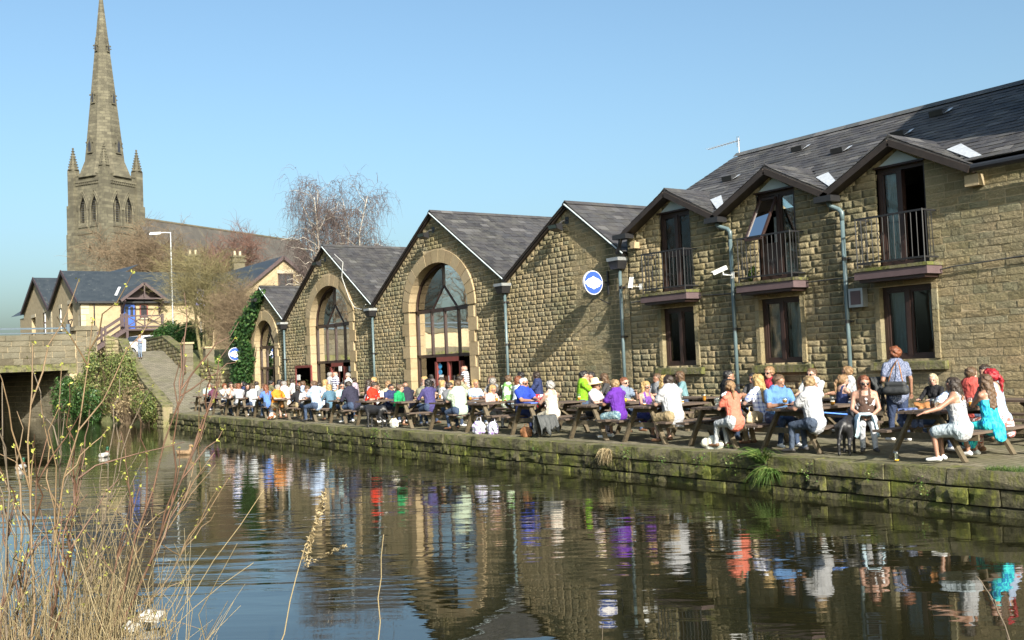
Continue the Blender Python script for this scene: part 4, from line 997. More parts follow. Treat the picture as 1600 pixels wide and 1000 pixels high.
for s_ in (-1, 1):
    b = MB(); b.bar((PO+.03,pv,pz-.08), (PO+.03,pv+s_*1.72,7.44), .07, .2); b.build('bargeboard', M['timber_dark'], po_)
    b = MB(); b.bar((du+.1,pv+s_*1.4,6.6), (PO,pv+s_*1.4,7.45), .1, .1); b.bar((du+.08,pv+s_*1.4,6.5), (du+.08,pv+s_*1.4,7.5), .1, .1); b.build('porch_bracket', M['timber_dark'], po_)
MB().bar((PO+.02,pv,7.7),(PO+.02,pv,pz-.1),.08,.08).build('king_post', M['timber_dark'], po_); MB().bar((PO+.02,pv-1.3,7.62),(PO+.02,pv+1.3,7.62),.07,.1).build('tie_beam', M['timber_dark'], po_)
MB().add([(PO-.9,pv-1.5,7.62),(PO-.9,pv+1.5,7.62),(PO-.9,pv,pz-.05)], [(0,1,2)]).build('porch_gable', M['timber_dark'], po_)
MB().add([(PO-2.0,pv-1.7,8.0),(PO-2.0,pv-1.5,7.98),(PO-3.2,pv-.9,8.75),(PO-3.2,pv-1.1,8.77)], [(0,1,2,3)]).build('lead_valley', M['lead'], po_)
sr = thing('timber_stair', 'dark timber stair and landing up to the blue door', 'stair', (-79, 19, 3.2))
LX0, LX1 = du+.02, du+1.5
MB().box(LX0, LX1, 19.5, 22.3, 5.2, 5.34).build('landing', M['timber_dark'], sr)
for v in (19.6, 22.2): MB().box(LX1-.2, LX1-.02, v-.09, v+.09, 3.1, 6.45).build('post', M['timber_dark'], sr)
for (z) in (6.3, 5.5): MB().bar((LX1-.1,19.6,z),(LX1-.1,22.2,z),.08,.1).build('rail', M['timber_dark'], sr)
for a, b in ((19.6, 20.9), (20.9, 22.2)):
    for z0, z1 in ((5.5, 6.3), (6.3, 5.5)): MB().bar((LX1-.1,a,z0),(LX1-.1,b,z1),.06,.07).build('cross_brace', M['timber_dark'], sr)
MB().bar((LX1-.1,20.9,5.4),(LX1-.1,20.9,6.4),.09,.09).build('post', M['timber_dark'], sr)
for s_, x in ((0, LX0+.15), (1, LX1-.1)):
    MB().bar((x,19.5,5.25),(x,16.6,3.35),.07,.26).build('stringer', M['timber_dark'], sr); MB().bar((x,19.5,6.3),(x,16.6,4.4),.08,.1).build('rail', M['timber_dark'], sr); MB().bar((x,19.5,5.85),(x,16.6,3.95),.06,.07).build('rail', M['timber_dark'], sr)
    for f in (.0, .5, 1.0): MB().box(x-.07, x+.07, 19.5-2.9*f-.07, 19.5-2.9*f+.07, 5.2-1.9*f-.1, 6.5-1.9*f).build('post', M['timber_dark'], sr)
for i in range(10): MB().box(LX0+.15, LX1-.1, 16.7+.28*i, 17.0+.28*i, 3.45+.185*i, 3.5+.185*i).build('tread', M['timber_dark'], sr)
MB().box(du-.0, du+.4, 22.4, 22.6, 3.1, 5.3).build('prop', M['timber_dark'], sr)
MB().lathe((-83.2, 24.0, 8.75), [(.16,0),(.16,.5)], 8).build('roof_flue', M['gutter_black'], ho)

# gabled house and lower slate-roofed house behind the pub
def gabled(name, label, u, v0, v1, depth, ze, zr, wallm, roofm, zg=2.5):
    t = thing(name, label, 'house', (u, (v0+v1)/2, zg)); vc = (v0+v1)/2
    m = MB(); m.add([(u,v0,zg),(u,v1,zg),(u,v1,ze),(u,vc,zr),(u,v0,ze)], [(0,1,2,3,4)]); m.add([(u,v0,zg),(u-depth,v0,zg),(u-depth,v0,ze),(u,v0,ze)], [(3,2,1,0)]); m.add([(u,v1,zg),(u-depth,v1,zg),(u-depth,v1,ze),(u,v1,ze)], [(0,1,2,3)]); m.build('wall', wallm, t)
    m = MB()
    for s_, ve in ((-1, v0-.2), (1, v1+.2)):
        m.add([(u+.3,vc,zr+.1),(u+.3,ve,ze-.02),(u-depth,ve,ze-.02),(u-depth,vc,zr+.1)], [(0,1,2,3)])
    m.build('roof', roofm, t)
    for ve in (v0-.2, v1+.2): MB().bar((u+.3,vc,zr),(u+.3,ve,ze-.1),.06,.25).build('bargeboard', M['timber_dark'], t)
    return t
gh = gabled('gabled_house', 'buff gabled house with a brown window rising behind the small pub gable', -75, 26.6, 34.4, 14, 7.4, 10.55, M['buff'], M['slate_far'])
w = MB().box(-75.02, -74.96, 30.2, 31.2, 7.7, 9.2).build('window', M['window_dark'], gh); f = MB(); f.box(-75,-74.9,30.1,30.22,7.6,9.3); f.box(-75,-74.9,31.18,31.3,7.6,9.3); f.box(-75,-74.9,30.1,31.3,9.2,9.3); f.box(-75,-74.9,30.1,31.3,7.6,7.72); f.box(-75,-74.92,30.66,30.74,7.7,9.2); f.build('window_frame', M['frame_brown'], w); MB().box(-75,-74.95,30,31.4,9.3,9.6).build('lintel', M['cream_stone'], w)
lo = thing('low_house', 'grey slate-roofed house with two tall stone chimneys below the church', 'house', (-100, 36, 3))
m = MB(); m.box(-106,-98,31.5,45,3,8.2); m.build('wall', M['stone_grey'], lo)
m = MB(); m.add([(-97.6,31.2,8.1),(-97.6,45,8.1),(-102,45,11.0),(-102,31.2,11.0)], [(0,1,2,3)]); m.add([(-102,31.2,11.0),(-102,45,11.0),(-106.4,45,8.1),(-106.4,31.2,8.1)], [(0,1,2,3)]); m.add([(-97.7,31.4,8.1),(-102,31.4,11),(-106.3,31.4,8.1)], [(0,1,2)]); m.build('roof', M['slate_dark'], lo)
for v in (32.0, 36.6):
    c = MB(); c.box(-102.5,-101.5,v-.6,v+.6,10,13.1); c.box(-102.6,-101.4,v-.72,v+.72,13.1,13.35); c.box(-102.55,-101.45,v-.65,v+.65,13.6,13.8); c.box(-102.45,-101.55,v-.55,v+.55,13.35,13.6); co = c.build('chimney', M['stone_grey'], lo)
    for q in (-.28, .28): MB().lathe((-102,v+q,13.8), [(.14,0),(.12,.45),(.15,.5)], 8).build('chimney_pot', M['cream_stone'], co)
MB().bar((-97.3,31.3,8.3),(-101.8,31.3,11.1),.12,.1).build('lead_verge', M['white_paint'], lo)

# ================================================================= church
def church_stone():
    t = NT('church_stone'); p = t.pos(); g = t.n('ShaderNodeNewGeometry'); sep = t.n('ShaderNodeSeparateXYZ'); t.l(g.outputs['Position'], sep.inputs[0])
    cb = t.n('ShaderNodeCombineXYZ'); t.l(t.math('ADD', sep.outputs[0], sep.outputs[1]), cb.inputs[0]); t.l(sep.outputs[2], cb.inputs[1])
    bc, bf = t.brick(cb.outputs[0], 1.1, .55, .04)
    c = t.ramp(t.noise(p, .35, 8, .65), [(.3, (.055,.050,.034)), (.5, (.08,.073,.05)), (.7, (.115,.106,.074))])
    c = t.mix(.8, c, t.mix(1, c, t.ramp(bc, [(0, .62), (1, 1.4)]), 'MULTIPLY')); c = t.mix(t.math('MULTIPLY', bf, .5), c, (.045,.042,.03)); c = t.mix(t.math('MULTIPLY', t.ramp(t.noise(p, 1.2, 6, .7), [(.55, 0.0), (.7, 1.0)]), .5), c, (.13,.125,.075))
    t.set(Base_Color=c, Roughness=.92); t.bump(t.math('SUBTRACT', t.noise(p, 4, 6), t.math('MULTIPLY', bf, .6)), .5, .08); M['church'] = t.mat
    t = NT('church_slate'); p = t.pos((1,1,1)); c = t.ramp(t.noise(t.pos((.5,.5,.12)), 1.0, 7, .7), [(.3, (.036,.033,.029)), (.55, (.058,.053,.046)), (.75, (.10,.091,.076))]); t.set(Base_Color=c, Roughness=.85); M['church_slate'] = t.mat
church_stone()
ch = thing('church', 'Victorian stone church with tall octagonal spire and long slate nave roof', 'church', (-193.4, 44.4, 3))
an = math.radians(30); N_ = Vector((-math.sin(an), math.cos(an), 0)); S_ = Vector((math.cos(an), math.sin(an), 0)); TC = Vector((-192.9, 45.0, 0))
ch.location = (0, 0, 0)
def cw(a, b, z): p = TC + S_*a + N_*b; return (p.x, p.y, z)      # a: towards the right face, b: along the nave
def cbox(mb, a0, a1, b0, b1, z0, z1):
    return mb.add([cw(a0,b0,z0),cw(a1,b0,z0),cw(a1,b1,z0),cw(a0,b1,z0),cw(a0,b0,z1),cw(a1,b0,z1),cw(a1,b1,z1),cw(a0,b1,z1)], [(3,2,1,0),(4,5,6,7),(0,1,5,4),(1,2,6,5),(2,3,7,6),(3,0,4,7)])
T = 3.95; PZ = 38.5
# tower walls with paired belfry lancets on the two faces in view
BEL = [(-1.4, 1.0), (1.4, 1.0)]; BZ0, BZS, BZT = 28.9, 32.3, 34.9
def tfn(z):
    iv = [(-T, T)]; cuts = []
    for c, hw in BEL:
        if BZ0 <= z < BZT:
            h = hw if z < BZS else hw * (1 - ((z-BZS)/(BZT-BZS))**1.6)
            cuts.append((c-h, c+h))
    if 23.4 <= z < 25.9: cuts.append((-.35 + (.35*max(0,(z-24.9))/1.0), .35 - (.35*max(0,(z-24.9))/1.0)))
    return subtract(iv, cuts)
zs_ = sorted(set([2.0,23.4,24.9,25.9,BZ0,BZS,BZT,PZ-1.5] + [round(BZS+(BZT-BZS)*i/8,3) for i in range(8)] + [round(24.9+i*.2,2) for i in range(5)]))
mb = MB(); tmp = MB(); strips(tmp, zs_, tfn, 0)
for f in tmp.f:
    q = [tmp.v[i] for i in f]; mb.add([cw(T, x, z) for x, _, z in q], [(0,1,2,3)]); mb.add([cw(x, -T, z) for x, _, z in q], [(0,1,2,3)])
cbox(mb, -T, T-.9, -T+.9, T, 2, PZ-1.5)
tw = mb.build('tower', M['church'], ch)
for face in (0, 1):
    for c, hw in BEL:
        fm = MB(); lv = MB()
        P = (lambda x, d, z: cw(T-d, x, z)) if face == 0 else (lambda x, d, z: cw(x, -T+d, z))
        # moulded arch, central mullion, sill
        pts = [P(c-hw, -.05, BZ0), P(c-hw, -.05, BZS)] + [P(c - hw*(1-t**1.6), -.05, BZS+(BZT-BZS)*t) for t in (.25,.5,.75,1)] + [P(c + hw*(1-t**1.6), -.05, BZS+(BZT-BZS)*t) for t in (.75,.5,.25)] + [P(c+hw, -.05, BZS), P(c+hw, -.05, BZ0)]
        fm.tube(pts, .2, 5)
        pts2 = [P(c+hw+.35, -.1, BZS-.3)] + [P(c + (hw+.35)*(1-t**1.6), -.1, BZS+(BZT+.5-BZS)*t) for t in (.1,.3,.5,.75,1)] + [P(c - (hw+.35)*(1-t**1.6), -.1, BZS+(BZT+.5-BZS)*t) for t in (.75,.5,.3,.1)] + [P(c-hw-.35, -.1, BZS-.3)]
        fm.tube(pts2, .14, 4)
        fm.bar(P(c, .35, BZ0), P(c, .35, BZT-.6), .2, .25)
        bf_ = fm.build('belfry_window', M['church'], tw)
        for z in np.arange(BZ0+.9, BZT-.4, .42):
            lv = MB(); lv.bar(P(c-hw, .55, z), P(c+hw, .55, z), .35, .07); lv.build('louvre', M['slate_dark'], bf_)
        b = MB(); b.bar(P(c-hw-.1, .1, BZ0+.4), P(c+hw+.1, .1, BZ0+.4), .5, .8); b.build('panel', M['church'], bf_)
for (z, d, hh) in ((PZ-.3,.22,.3),(PZ-1.5,.3,.28),(27.7,.16,.35),(17.2,.3,.5)): cbox(MB(), -T-d, T+d, -T-d, T+d, z, z+hh).build('string_course', M['church'], tw)
cor = MB()
for i in range(16):
    x = -T + .4 + i*(2*T-.8)/15
    cbox(cor, T, T+.22, x-.13, x+.13, PZ-1.95, PZ-1.55); cbox(cor, x-.13, x+.13, -T-.22, -T, PZ-1.95, PZ-1.55)
stuff(cor.build('corbel_table', M['church'], tw))
pa = MB()
for (a0,a1,b0,b1) in ((-T,T,-T-.1,-T+.4),(T-.4,T+.1,-T,T),(-T,T,T-.4,T+.1),(-T-.1,-T+.4,-T,T)): cbox(pa, a0, a1, b0, b1, PZ-1.3, PZ)
cbox(pa, -T+.4, T-.4, -T+.4, T-.4, PZ-1.3, PZ-.6)
pa.build('parapet', M['church'], tw)
def cone8(mb, a, b, r0, r1, z0, z1, n=8, rot=math.pi/8):
    A = [cw(a + r0*math.cos(rot+2*math.pi*k/n), b + r0*math.sin(rot+2*math.pi*k/n), z0) for k in range(n)]; B = [cw(a + r1*math.cos(rot+2*math.pi*k/n), b + r1*math.sin(rot+2*math.pi*k/n), z1) for k in range(n)]
    mb.add(A+B, [(k, (k+1) % n, n+(k+1) % n, n+k) for k in range(n)] + [tuple(range(n, 2*n))])
for a in (-1, 1):
    for b in (-1, 1):
        if a < 0 and b > 0: pass
        m = MB(); bu = MB(); ca, cb_ = a*(T-.15), b*(T-.15)
        for (z0, z1, w) in ((2, 17.3, 1.15), (17.3, 27.8, 1.0), (27.8, 33.0, .9), (33.0, PZ+1.0, .72)): cbox(bu, ca-w, ca+w, cb_-w, cb_+w, z0, z1)
        bo = bu.build('corner_buttress', M['church'], tw)
        cone8(m, ca, cb_, 1.0, 1.0, PZ+1.0, PZ+1.2); cone8(m, ca, cb_, .82, .06, PZ+1.25, PZ+4.9); cone8(m, ca, cb_, .18, .18, PZ+4.75, PZ+5.1)
        pn = m.build('pinnacle', M['church'], tw)
        for k in range(8):
            an2 = math.pi/8+2*math.pi*k/8; ck = MB()
            for j in range(7):
                f = .08 + j*.13; r = .82*(1-f)+.08; cbox(ck, ca+r*math.cos(an2)-.08, ca+r*math.cos(an2)+.08, cb_+r*math.sin(an2)-.08, cb_+r*math.sin(an2)+.08, PZ+1.25+3.65*f, PZ+1.25+3.65*f+.14)
            stuff(ck.build('crocket', M['church'], pn))
# spire: octagon with broached foot, three tiers of lucarnes
sp = MB(); SB = PZ - .6; ST = 73.6
def sr_(z): return 3.9 * (ST - z)/(ST - SB) + .06
cone8(sp, 0, 0, sr_(SB)+.9, sr_(SB+3.0)+.05, SB, SB+3.0); cone8(sp, 0, 0, sr_(SB+3), .10, SB+3.0, ST)
spo = sp.build('spire', M['church'], ch)
MB().tube([cw(0,0,ST-.1), cw(0,0,ST+1.6)], .07, 6).build('finial', M['black_metal'], spo)
for zt_, hh, w in ((42.3, 3.4, .6), (51.5, 2.8, .42), (61.3, 1.9, .28)):
    for k in range(4):
        r = sr_(zt_) * math.cos(math.pi/8); d = [(1,0),(0,-1),(-1,0),(0,1)][k]; e = (-d[1], d[0])
        def Q(x, o, z): return cw(d[0]*o + e[0]*x, d[1]*o + e[1]*x, z)
        m = MB(); o1, o0 = r + .28, r - .9
        poly = [(-w,0),(w,0),(w,hh*.55),(0,hh),(-w,hh*.55)]
        m.add([Q(x,o1,zt_+z) for x,z in poly] + [Q(x,o0,zt_+z) for x,z in poly], [(0,1,2,3,4)] + [(i,(i+1)%5,5+(i+1)%5,5+i) for i in range(5)])
        lu = m.build('lucarne', M['church'], spo)
        g_ = MB(); pw = [(-w*.5,hh*.08),(w*.5,hh*.08),(w*.5,hh*.5),(0,hh*.72),(-w*.5,hh*.5)]
        g_.add([Q(x,o1+.02,zt_+z) for x,z in pw], [(0,1,2,3,4)]); g_.build('lucarne_opening', M['window_dark'], lu)
        fi = MB(); fi.tube([Q(0,o1-.1,zt_+hh), Q(0,o1-.1,zt_+hh+.6)], .09, 5); fi.bar(Q(-w-.25,o1,zt_+hh*.55), Q(-w,o1,zt_+hh*.6), .16, .2); fi.bar(Q(w+.25,o1,zt_+hh*.55), Q(w,o1,zt_+hh*.6), .16, .2); fi.build('lucarne_finial', M['church'], lu)
# nave
RZ, EZ2 = 31.0, 20.6; NA = 3.6; NW = 7.6; NB0, NB1 = 3.0, 52.0
m = MB()
m.add([cw(NA+NW,NB0,2),cw(NA+NW,NB1,2),cw(NA+NW,NB1,EZ2),cw(NA+NW,NB0,EZ2)], [(0,1,2,3)]); m.add([cw(NA-NW,NB0,2),cw(NA+NW,NB0,2),cw(NA+NW,NB0,EZ2),cw(NA,NB0,RZ+.6),cw(NA-NW,NB0,EZ2)], [(0,1,2,3,4)]); m.add([cw(NA-NW,NB1,2),cw(NA+NW,NB1,2),cw(NA+NW,NB1,EZ2),cw(NA,NB1,RZ+.6),cw(NA-NW,NB1,EZ2)], [(4,3,2,1,0)])
nv = m.build('nave_wall', M['church'], ch)
m = MB(); m.add([cw(NA+NW+.5,NB0+.3,EZ2-.4),cw(NA+NW+.5,NB1-.3,EZ2-.4),cw(NA,NB1-.3,RZ),cw(NA,NB0+.3,RZ)], [(0,1,2,3)]); m.add([cw(NA-NW-.5,NB0+.3,EZ2-.4),cw(NA-NW-.5,NB1-.3,EZ2-.4),cw(NA,NB1-.3,RZ),cw(NA,NB0+.3,RZ)], [(3,2,1,0)])
nr = m.build('nave_roof', M['church_slate'], ch)
m = MB(); m.bar(cw(NA,NB0+.3,RZ+.05), cw(NA,NB1-.3,RZ+.05), .4, .3); m.build('ridge', M['stone_grey'], nr)
m = MB(); m.bar(cw(NA+NW+.55,NB0,EZ2-.5), cw(NA+NW+.55,NB1,EZ2-.5), .3, .3); m.build('gutter', M['cream_stone'], nr)
m = MB()
for i in range(43):
    b = NB0 + .6 + i*1.12; ps = [cw(NA+NW+.12, b+.45*math.cos(t), 19.2+.55*math.sin(t)) for t in np.linspace(0, math.pi, 6)]; m.tube(ps, .1, 4)
stuff(m.build('arcade_band', M['cream_stone'], nv))
for i in range(9):
    b = NB0 + 3 + i*4.8; w = MB(); poly = [(-.8,12),(.8,12),(.8,16.5),(0,18.2),(-.8,16.5)]; w.add([cw(NA+NW+.03,b+x,z) for x,z in poly], [(0,1,2,3,4)]); w.build('window', M['window_dark'], nv)
    if i % 2 == 0:
        u_ = MB(); cbox(u_, NA+NW, NA+NW+1.0, b+1.9, b+2.9, 2, 17.5); u_.build('buttress', M['church'], nv)
m = MB(); cbox(m, NA-5.5, NA+6.0, NB1, NB1+16, 2, 17); m.add([cw(NA+6.3,NB1,16.8),cw(NA+6.3,NB1+16,16.8),cw(NA,NB1+16,25),cw(NA,NB1,25)], [(0,1,2,3)]); m.add([cw(NA-5.8,NB1,16.8),cw(NA-5.8,NB1+16,16.8),cw(NA,NB1+16,25),cw(NA,NB1,25)], [(3,2,1,0)]); m.build('chancel', M['church_slate'], ch)
m = MB(); cbox(m, NA+NW-.2, NA+NW+4.5, 14, 40, 2, 13); m.add([cw(NA+NW+4.8,14,12.8),cw(NA+NW+4.8,40,12.8),cw(NA+NW,40,16),cw(NA+NW,14,16)], [(0,1,2,3)]); m.build('side_aisle', M['church'], ch)

# ================================================================= lamp post, car
lp = thing('street_lamp', 'tall galvanised street lamp with one arm in front of the church', 'street lamp', (-69.9, 20.45, 3.14))
MB().tube([(0,0,0),(0,0,1.2),(0,0,8.35)], [.085,.06,.04], 8).build('lamp_post', M['galv'], lp, local=True)
MB().tube([(0,0,8.3),(-.15,-.3,8.33),(-.35,-.75,8.3)], [.035,.03,.03], 6).build('arm', M['galv'], lp, local=True)
hd = MB(); hd.add([(-.3,-.62,8.22),(-.2,-.62,8.22),(-.62,-1.25,8.18),(-.45,-1.3,8.18),(-.3,-.6,8.36),(-.18,-.6,8.36),(-.6,-1.2,8.34),(-.42,-1.24,8.34)], [(0,1,3,2),(4,6,7,5),(0,4,5,1),(2,3,7,6),(0,2,6,4),(1,5,7,3)]); hd.build('lamp_head', M['white_plastic'], lp, local=True)
# ================================================================= vegetation helpers
def twig_mesh(P, Rr, sides=3):
    """P (N,K,3) polylines, Rr (N,K) radii -> verts, quads"""
    P = np.asarray(P, np.float64); N, K, _ = P.shape
    T = np.empty_like(P); T[:,1:-1] = P[:,2:] - P[:,:-2]; T[:,0] = P[:,1]-P[:,0]; T[:,-1] = P[:,-1]-P[:,-2]
    T /= np.linalg.norm(T, axis=2, keepdims=True) + 1e-9
    ref = np.where(np.abs(T[:,:1,2:3]) > .9, np.array([1.,0,0]), np.array([0,0,1.])); ref = np.broadcast_to(ref, T.shape)
    A = np.cross(T, ref); A /= np.linalg.norm(A, axis=2, keepdims=True) + 1e-9; B = np.cross(T, A)
    ang = 2*np.pi*np.arange(sides)/sides
    Vv = P[:,:,None,:] + Rr[:,:,None,None]*(A[:,:,None,:]*np.cos(ang)[None,None,:,None] + B[:,:,None,:]*np.sin(ang)[None,None,:,None])
    idx = np.arange(N*K*sides).reshape(N,K,sides); nx = np.roll(idx, -1, axis=2)
    F = np.stack([idx[:,:-1], nx[:,:-1], nx[:,1:], idx[:,1:]], -1).reshape(-1,4)
    return Vv.reshape(-1,3), F
def bezier_twigs(base, tip, sag, K=4, jit=.05, rng=RNG):
    base, tip = np.asarray(base), np.asarray(tip); t = np.linspace(0,1,K)[None,:,None]
    L = np.linalg.norm(tip-base, axis=1)[:,None,None]
    P = base[:,None]*(1-t) + tip[:,None]*t + np.array([0,0,1.])*sag*L*(t*(1-t))*4
    P[:,1:] += rng.normal(0, 1, (len(base), K-1, 3))*jit*L
    return P
def grow(base, dirs, lens, rads, n_child, spread, lenf, radf, droop, up, rng, lo=.25):
    """one generation of children from parent polylines; returns (base, tip, rad)"""
    pass
def bare_tree(name, label, loc, height, trunk_r, levels, seed, trunk_mat, twig_mat, group=None, forks=1, droop=0.0, spread=.75, bare=.3, lean=(0,0), width=1.0, rmin=.006):
    rng = np.random.default_rng(seed); t = thing(name, label, 'tree', loc, 0, group)
    # trunk(s)
    polys = []; K = 6
    for k in range(forks):
        a = rng.uniform(0, 2*np.pi); off = (0.0 if forks == 1 else rng.uniform(.12,.32))*height*.5*width
        tip = np.array([lean[0] + off*np.cos(a), lean[1] + off*np.sin(a), height*rng.uniform(.8,1.0)])
        p = bezier_twigs(np.array([[0,0,0.]]) + rng.normal(0,.05,(1,3))*[1,1,0], tip[None], 0, K, .018, rng)[0]; polys.append((p, np.linspace(trunk_r, trunk_r*.12, K)))
    tv, tf = twig_mesh(np.array([p for p, r in polys]), np.array([r for p, r in polys]), 7)
    trunkV = [tv]; trunkF = [tf]; off_i = len(tv); crownV = []; crownF = []; coff = 0
    par = polys
    for li, (nc, lf, rf, K2, sides) in enumerate(levels):
        B, Tp, R0 = [], [], []
        for p, r in par:
            n = max(1, int(round(nc * rng.uniform(.8,1.2)))); s = np.linspace(0,1,len(p))
            L0 = np.linalg.norm(p[-1]-p[0])
            for q in rng.uniform(bare if li == 0 else .15, 1.0, n):
                c = np.array([np.interp(q, s, p[:,i]) for i in range(3)]); rr = np.interp(q, s, r)*rf
                ax = p[min(int(q*(len(p)-1))+1, len(p)-1)] - p[max(int(q*(len(p)-1)),0)]; ax /= np.linalg.norm(ax)+1e-9
                d = rng.normal(0,1,3); d -= ax*d.dot(ax); d /= np.linalg.norm(d)+1e-9
                d = ax*(1-spread*rng.uniform(.7,1.1)) + d*spread; d[2] += (.22 if droop == 0 else (.1 if li == 0 else -droop)); d /= np.linalg.norm(d)
                L = height*lf*rng.uniform(.6,1.15)*(1.15-.6*q if li == 0 else 1)
                B.append(c); Tp.append(c + d*L*np.array([width,width,1])); R0.append(max(rr, rmin))
        B, Tp, R0 = np.array(B), np.array(Tp), np.array(R0)
        P = bezier_twigs(B, Tp, .10 if droop == 0 else .16, K2, .05, rng)
        if droop and li >= 1: P[:,-1,2] -= droop*np.linalg.norm(Tp-B,axis=1)*.7; 
        RR = R0[:,None]*np.linspace(1,.3,K2)[None]
        vv, ff = twig_mesh(P, RR, sides)
        if li == 0: trunkV.append(vv); trunkF.append(ff + off_i); off_i += len(vv)
        else: crownV.append(vv); crownF.append(ff + coff); coff += len(vv)
        par = [(P[i], RR[i]) for i in range(len(P))]
    link('trunk', fast_mesh('trunk', np.concatenate(trunkV), np.concatenate(trunkF), trunk_mat, True), t, None, True)
    link('crown', fast_mesh('crown', np.concatenate(crownV), np.concatenate(crownF), twig_mat), t, None, True)
    return t
def leaf_cards(centers, size, rng, normals=None, aspect=.6, jitter=.5):
    """small folded leaves (two triangles each, bent along the rib)"""
    C_ = np.asarray(centers); N = len(C_)
    d = rng.normal(0,1,(N,3)); d /= np.linalg.norm(d,axis=1,keepdims=True)
    if normals is not None: d = d*jitter + normals; d /= np.linalg.norm(d,axis=1,keepdims=True)
    e = rng.normal(0,1,(N,3)); e -= d*(e*d).sum(1,keepdims=True); e /= np.linalg.norm(e,axis=1,keepdims=True)+1e-9; f = np.cross(d,e)
    s = (size*rng.uniform(.6,1.3,N))[:,None]
    V0 = C_ - e*s; V1 = C_ + f*s*aspect + d*s*.25; V2 = C_ + e*s; V3 = C_ - f*s*aspect + d*s*.25
    V_ = np.stack([V0,V1,V2,V3],1).reshape(-1,3); i = np.arange(N)*4
    F = np.concatenate([np.stack([i,i+1,i+2],1), np.stack([i,i+2,i+3],1)])
    return V_, F
def leaf_mat(name, stops, rough=.55, trans=.25):
    t = NT(name); g = t.n('ShaderNodeNewGeometry').outputs['Random Per Island']
    c = t.ramp(g, stops); c = t.mix(.5, c, t.ramp(t.noise(t.pos(), 1.6, 4), [(.3, .55), (.7, 1.2)]), 'MULTIPLY')
    t.set(Base_Color=c, Roughness=rough, Specular_IOR_Level=.35)
    tl = t.n('ShaderNodeBsdfTranslucent'); t.l(c, tl.inputs[0]); mx = t.n('ShaderNodeMixShader'); mx.inputs[0].default_value = trans
    t.l(t.b.outputs[0], mx.inputs[1]); t.l(tl.outputs[0], mx.inputs[2]); t.l(mx.outputs[0], t.out.inputs[0]); M[name] = t.mat
leaf_mat('leaf_ivy', [(0, (.018,.05,.013)), (.5, (.035,.085,.022)), (.85, (.06,.12,.035)), (1, (.10,.16,.05))], .4)
leaf_mat('leaf_shrub', [(0, (.06,.085,.022)), (.4, (.10,.135,.035)), (.75, (.15,.175,.05)), (1, (.22,.20,.08))])
leaf_mat('leaf_dry', [(0, (.14,.10,.05)), (.5, (.22,.17,.09)), (1, (.33,.26,.15))], .8)
leaf_mat('leaf_conifer', [(0, (.018,.055,.012)), (.5, (.035,.10,.02)), (1, (.08,.17,.035))])
leaf_mat('leaf_bud', [(0, (.28,.30,.05)), (1, (.42,.42,.10))])
leaf_mat('grass_green', [(0, (.05,.10,.02)), (.6, (.09,.17,.03)), (1, (.20,.24,.07))])
leaf_mat('reed_dry', [(0, (.19,.14,.07)), (.5, (.29,.225,.12)), (1, (.40,.33,.20))], .7, .15)
simple('bark_birch', (.52,.47,.40), .8, .35, 4); simple('bark_brown', (.16,.12,.075), .9, .3, 5); simple('bark_olive', (.22,.20,.09), .85, .25, 5)
simple('twig_purple', (.10,.072,.066), .9, .2, 3); simple('twig_brown', (.16,.115,.07), .9, .25, 3); simple('twig_olive', (.17,.145,.065), .85, .25, 3); simple('twig_red', (.15,.08,.06), .9, .2, 3)
# belt of bare trees along the near bank, behind the photographer: it is what the arched panes mirror
def tree_belt():
    rng = np.random.default_rng(23); Vs, Fs, off = [], [], 0
    for k in range(26):
        b = np.array([-118 + 4.1*k + rng.uniform(-1,1), rng.uniform(-17,-7), -.3]); H = rng.uniform(9,14)
        p = bezier_twigs(b[None], (b + [rng.normal(0,.6), rng.normal(0,.6), H])[None], 0, 6, .012, rng)
        gens = [(p, np.linspace(.22,.03,6)[None])]
        for (n, L, r0) in ((26,.34,.05),(220,.17,.02),(900,.09,.011)):
            P0, R0 = gens[-1]; i = rng.integers(0, len(P0), n); q = rng.uniform(.25 if len(gens) == 1 else .1, 1, n)*(P0.shape[1]-1); j = np.minimum(q.astype(int), P0.shape[1]-2); f = (q-j)[:,None]
            s = P0[i,j]*(1-f) + P0[i,j+1]*f; d = rng.normal(0,1,(n,3)); d[:,2] = np.abs(d[:,2])*.7+.2; d /= np.linalg.norm(d,axis=1,keepdims=True)
            gens.append((bezier_twigs(s, s + d*H*L*rng.uniform(.5,1.2,(n,1)), .06, 4, .05, rng), np.full((n,4), r0)*np.linspace(1,.4,4)))
        for P0, R0 in gens: v_, f_ = twig_mesh(P0, np.broadcast_to(R0, P0.shape[:2]), 3); Vs.append(v_); Fs.append(f_+off); off += len(v_)
    n = 14000; P = np.stack([rng.uniform(-120,-45,n), rng.uniform(-9,-6.5,n), rng.uniform(0,1,n)**.8*3.0-.3],1); v_, f_ = leaf_cards(P, .16, rng)
    tag(link('tree_belt', fast_mesh('tree_belt', np.concatenate(Vs), np.concatenate(Fs), M['twig_brown']), None), 'belt of bare trees along the near bank', 'trees', kind='stuff'); tag(link('hedge_belt', fast_mesh('hedge_belt', v_, f_, M['leaf_shrub']), None), 'low hedge along the near bank', 'hedge', kind='stuff')
tree_belt()
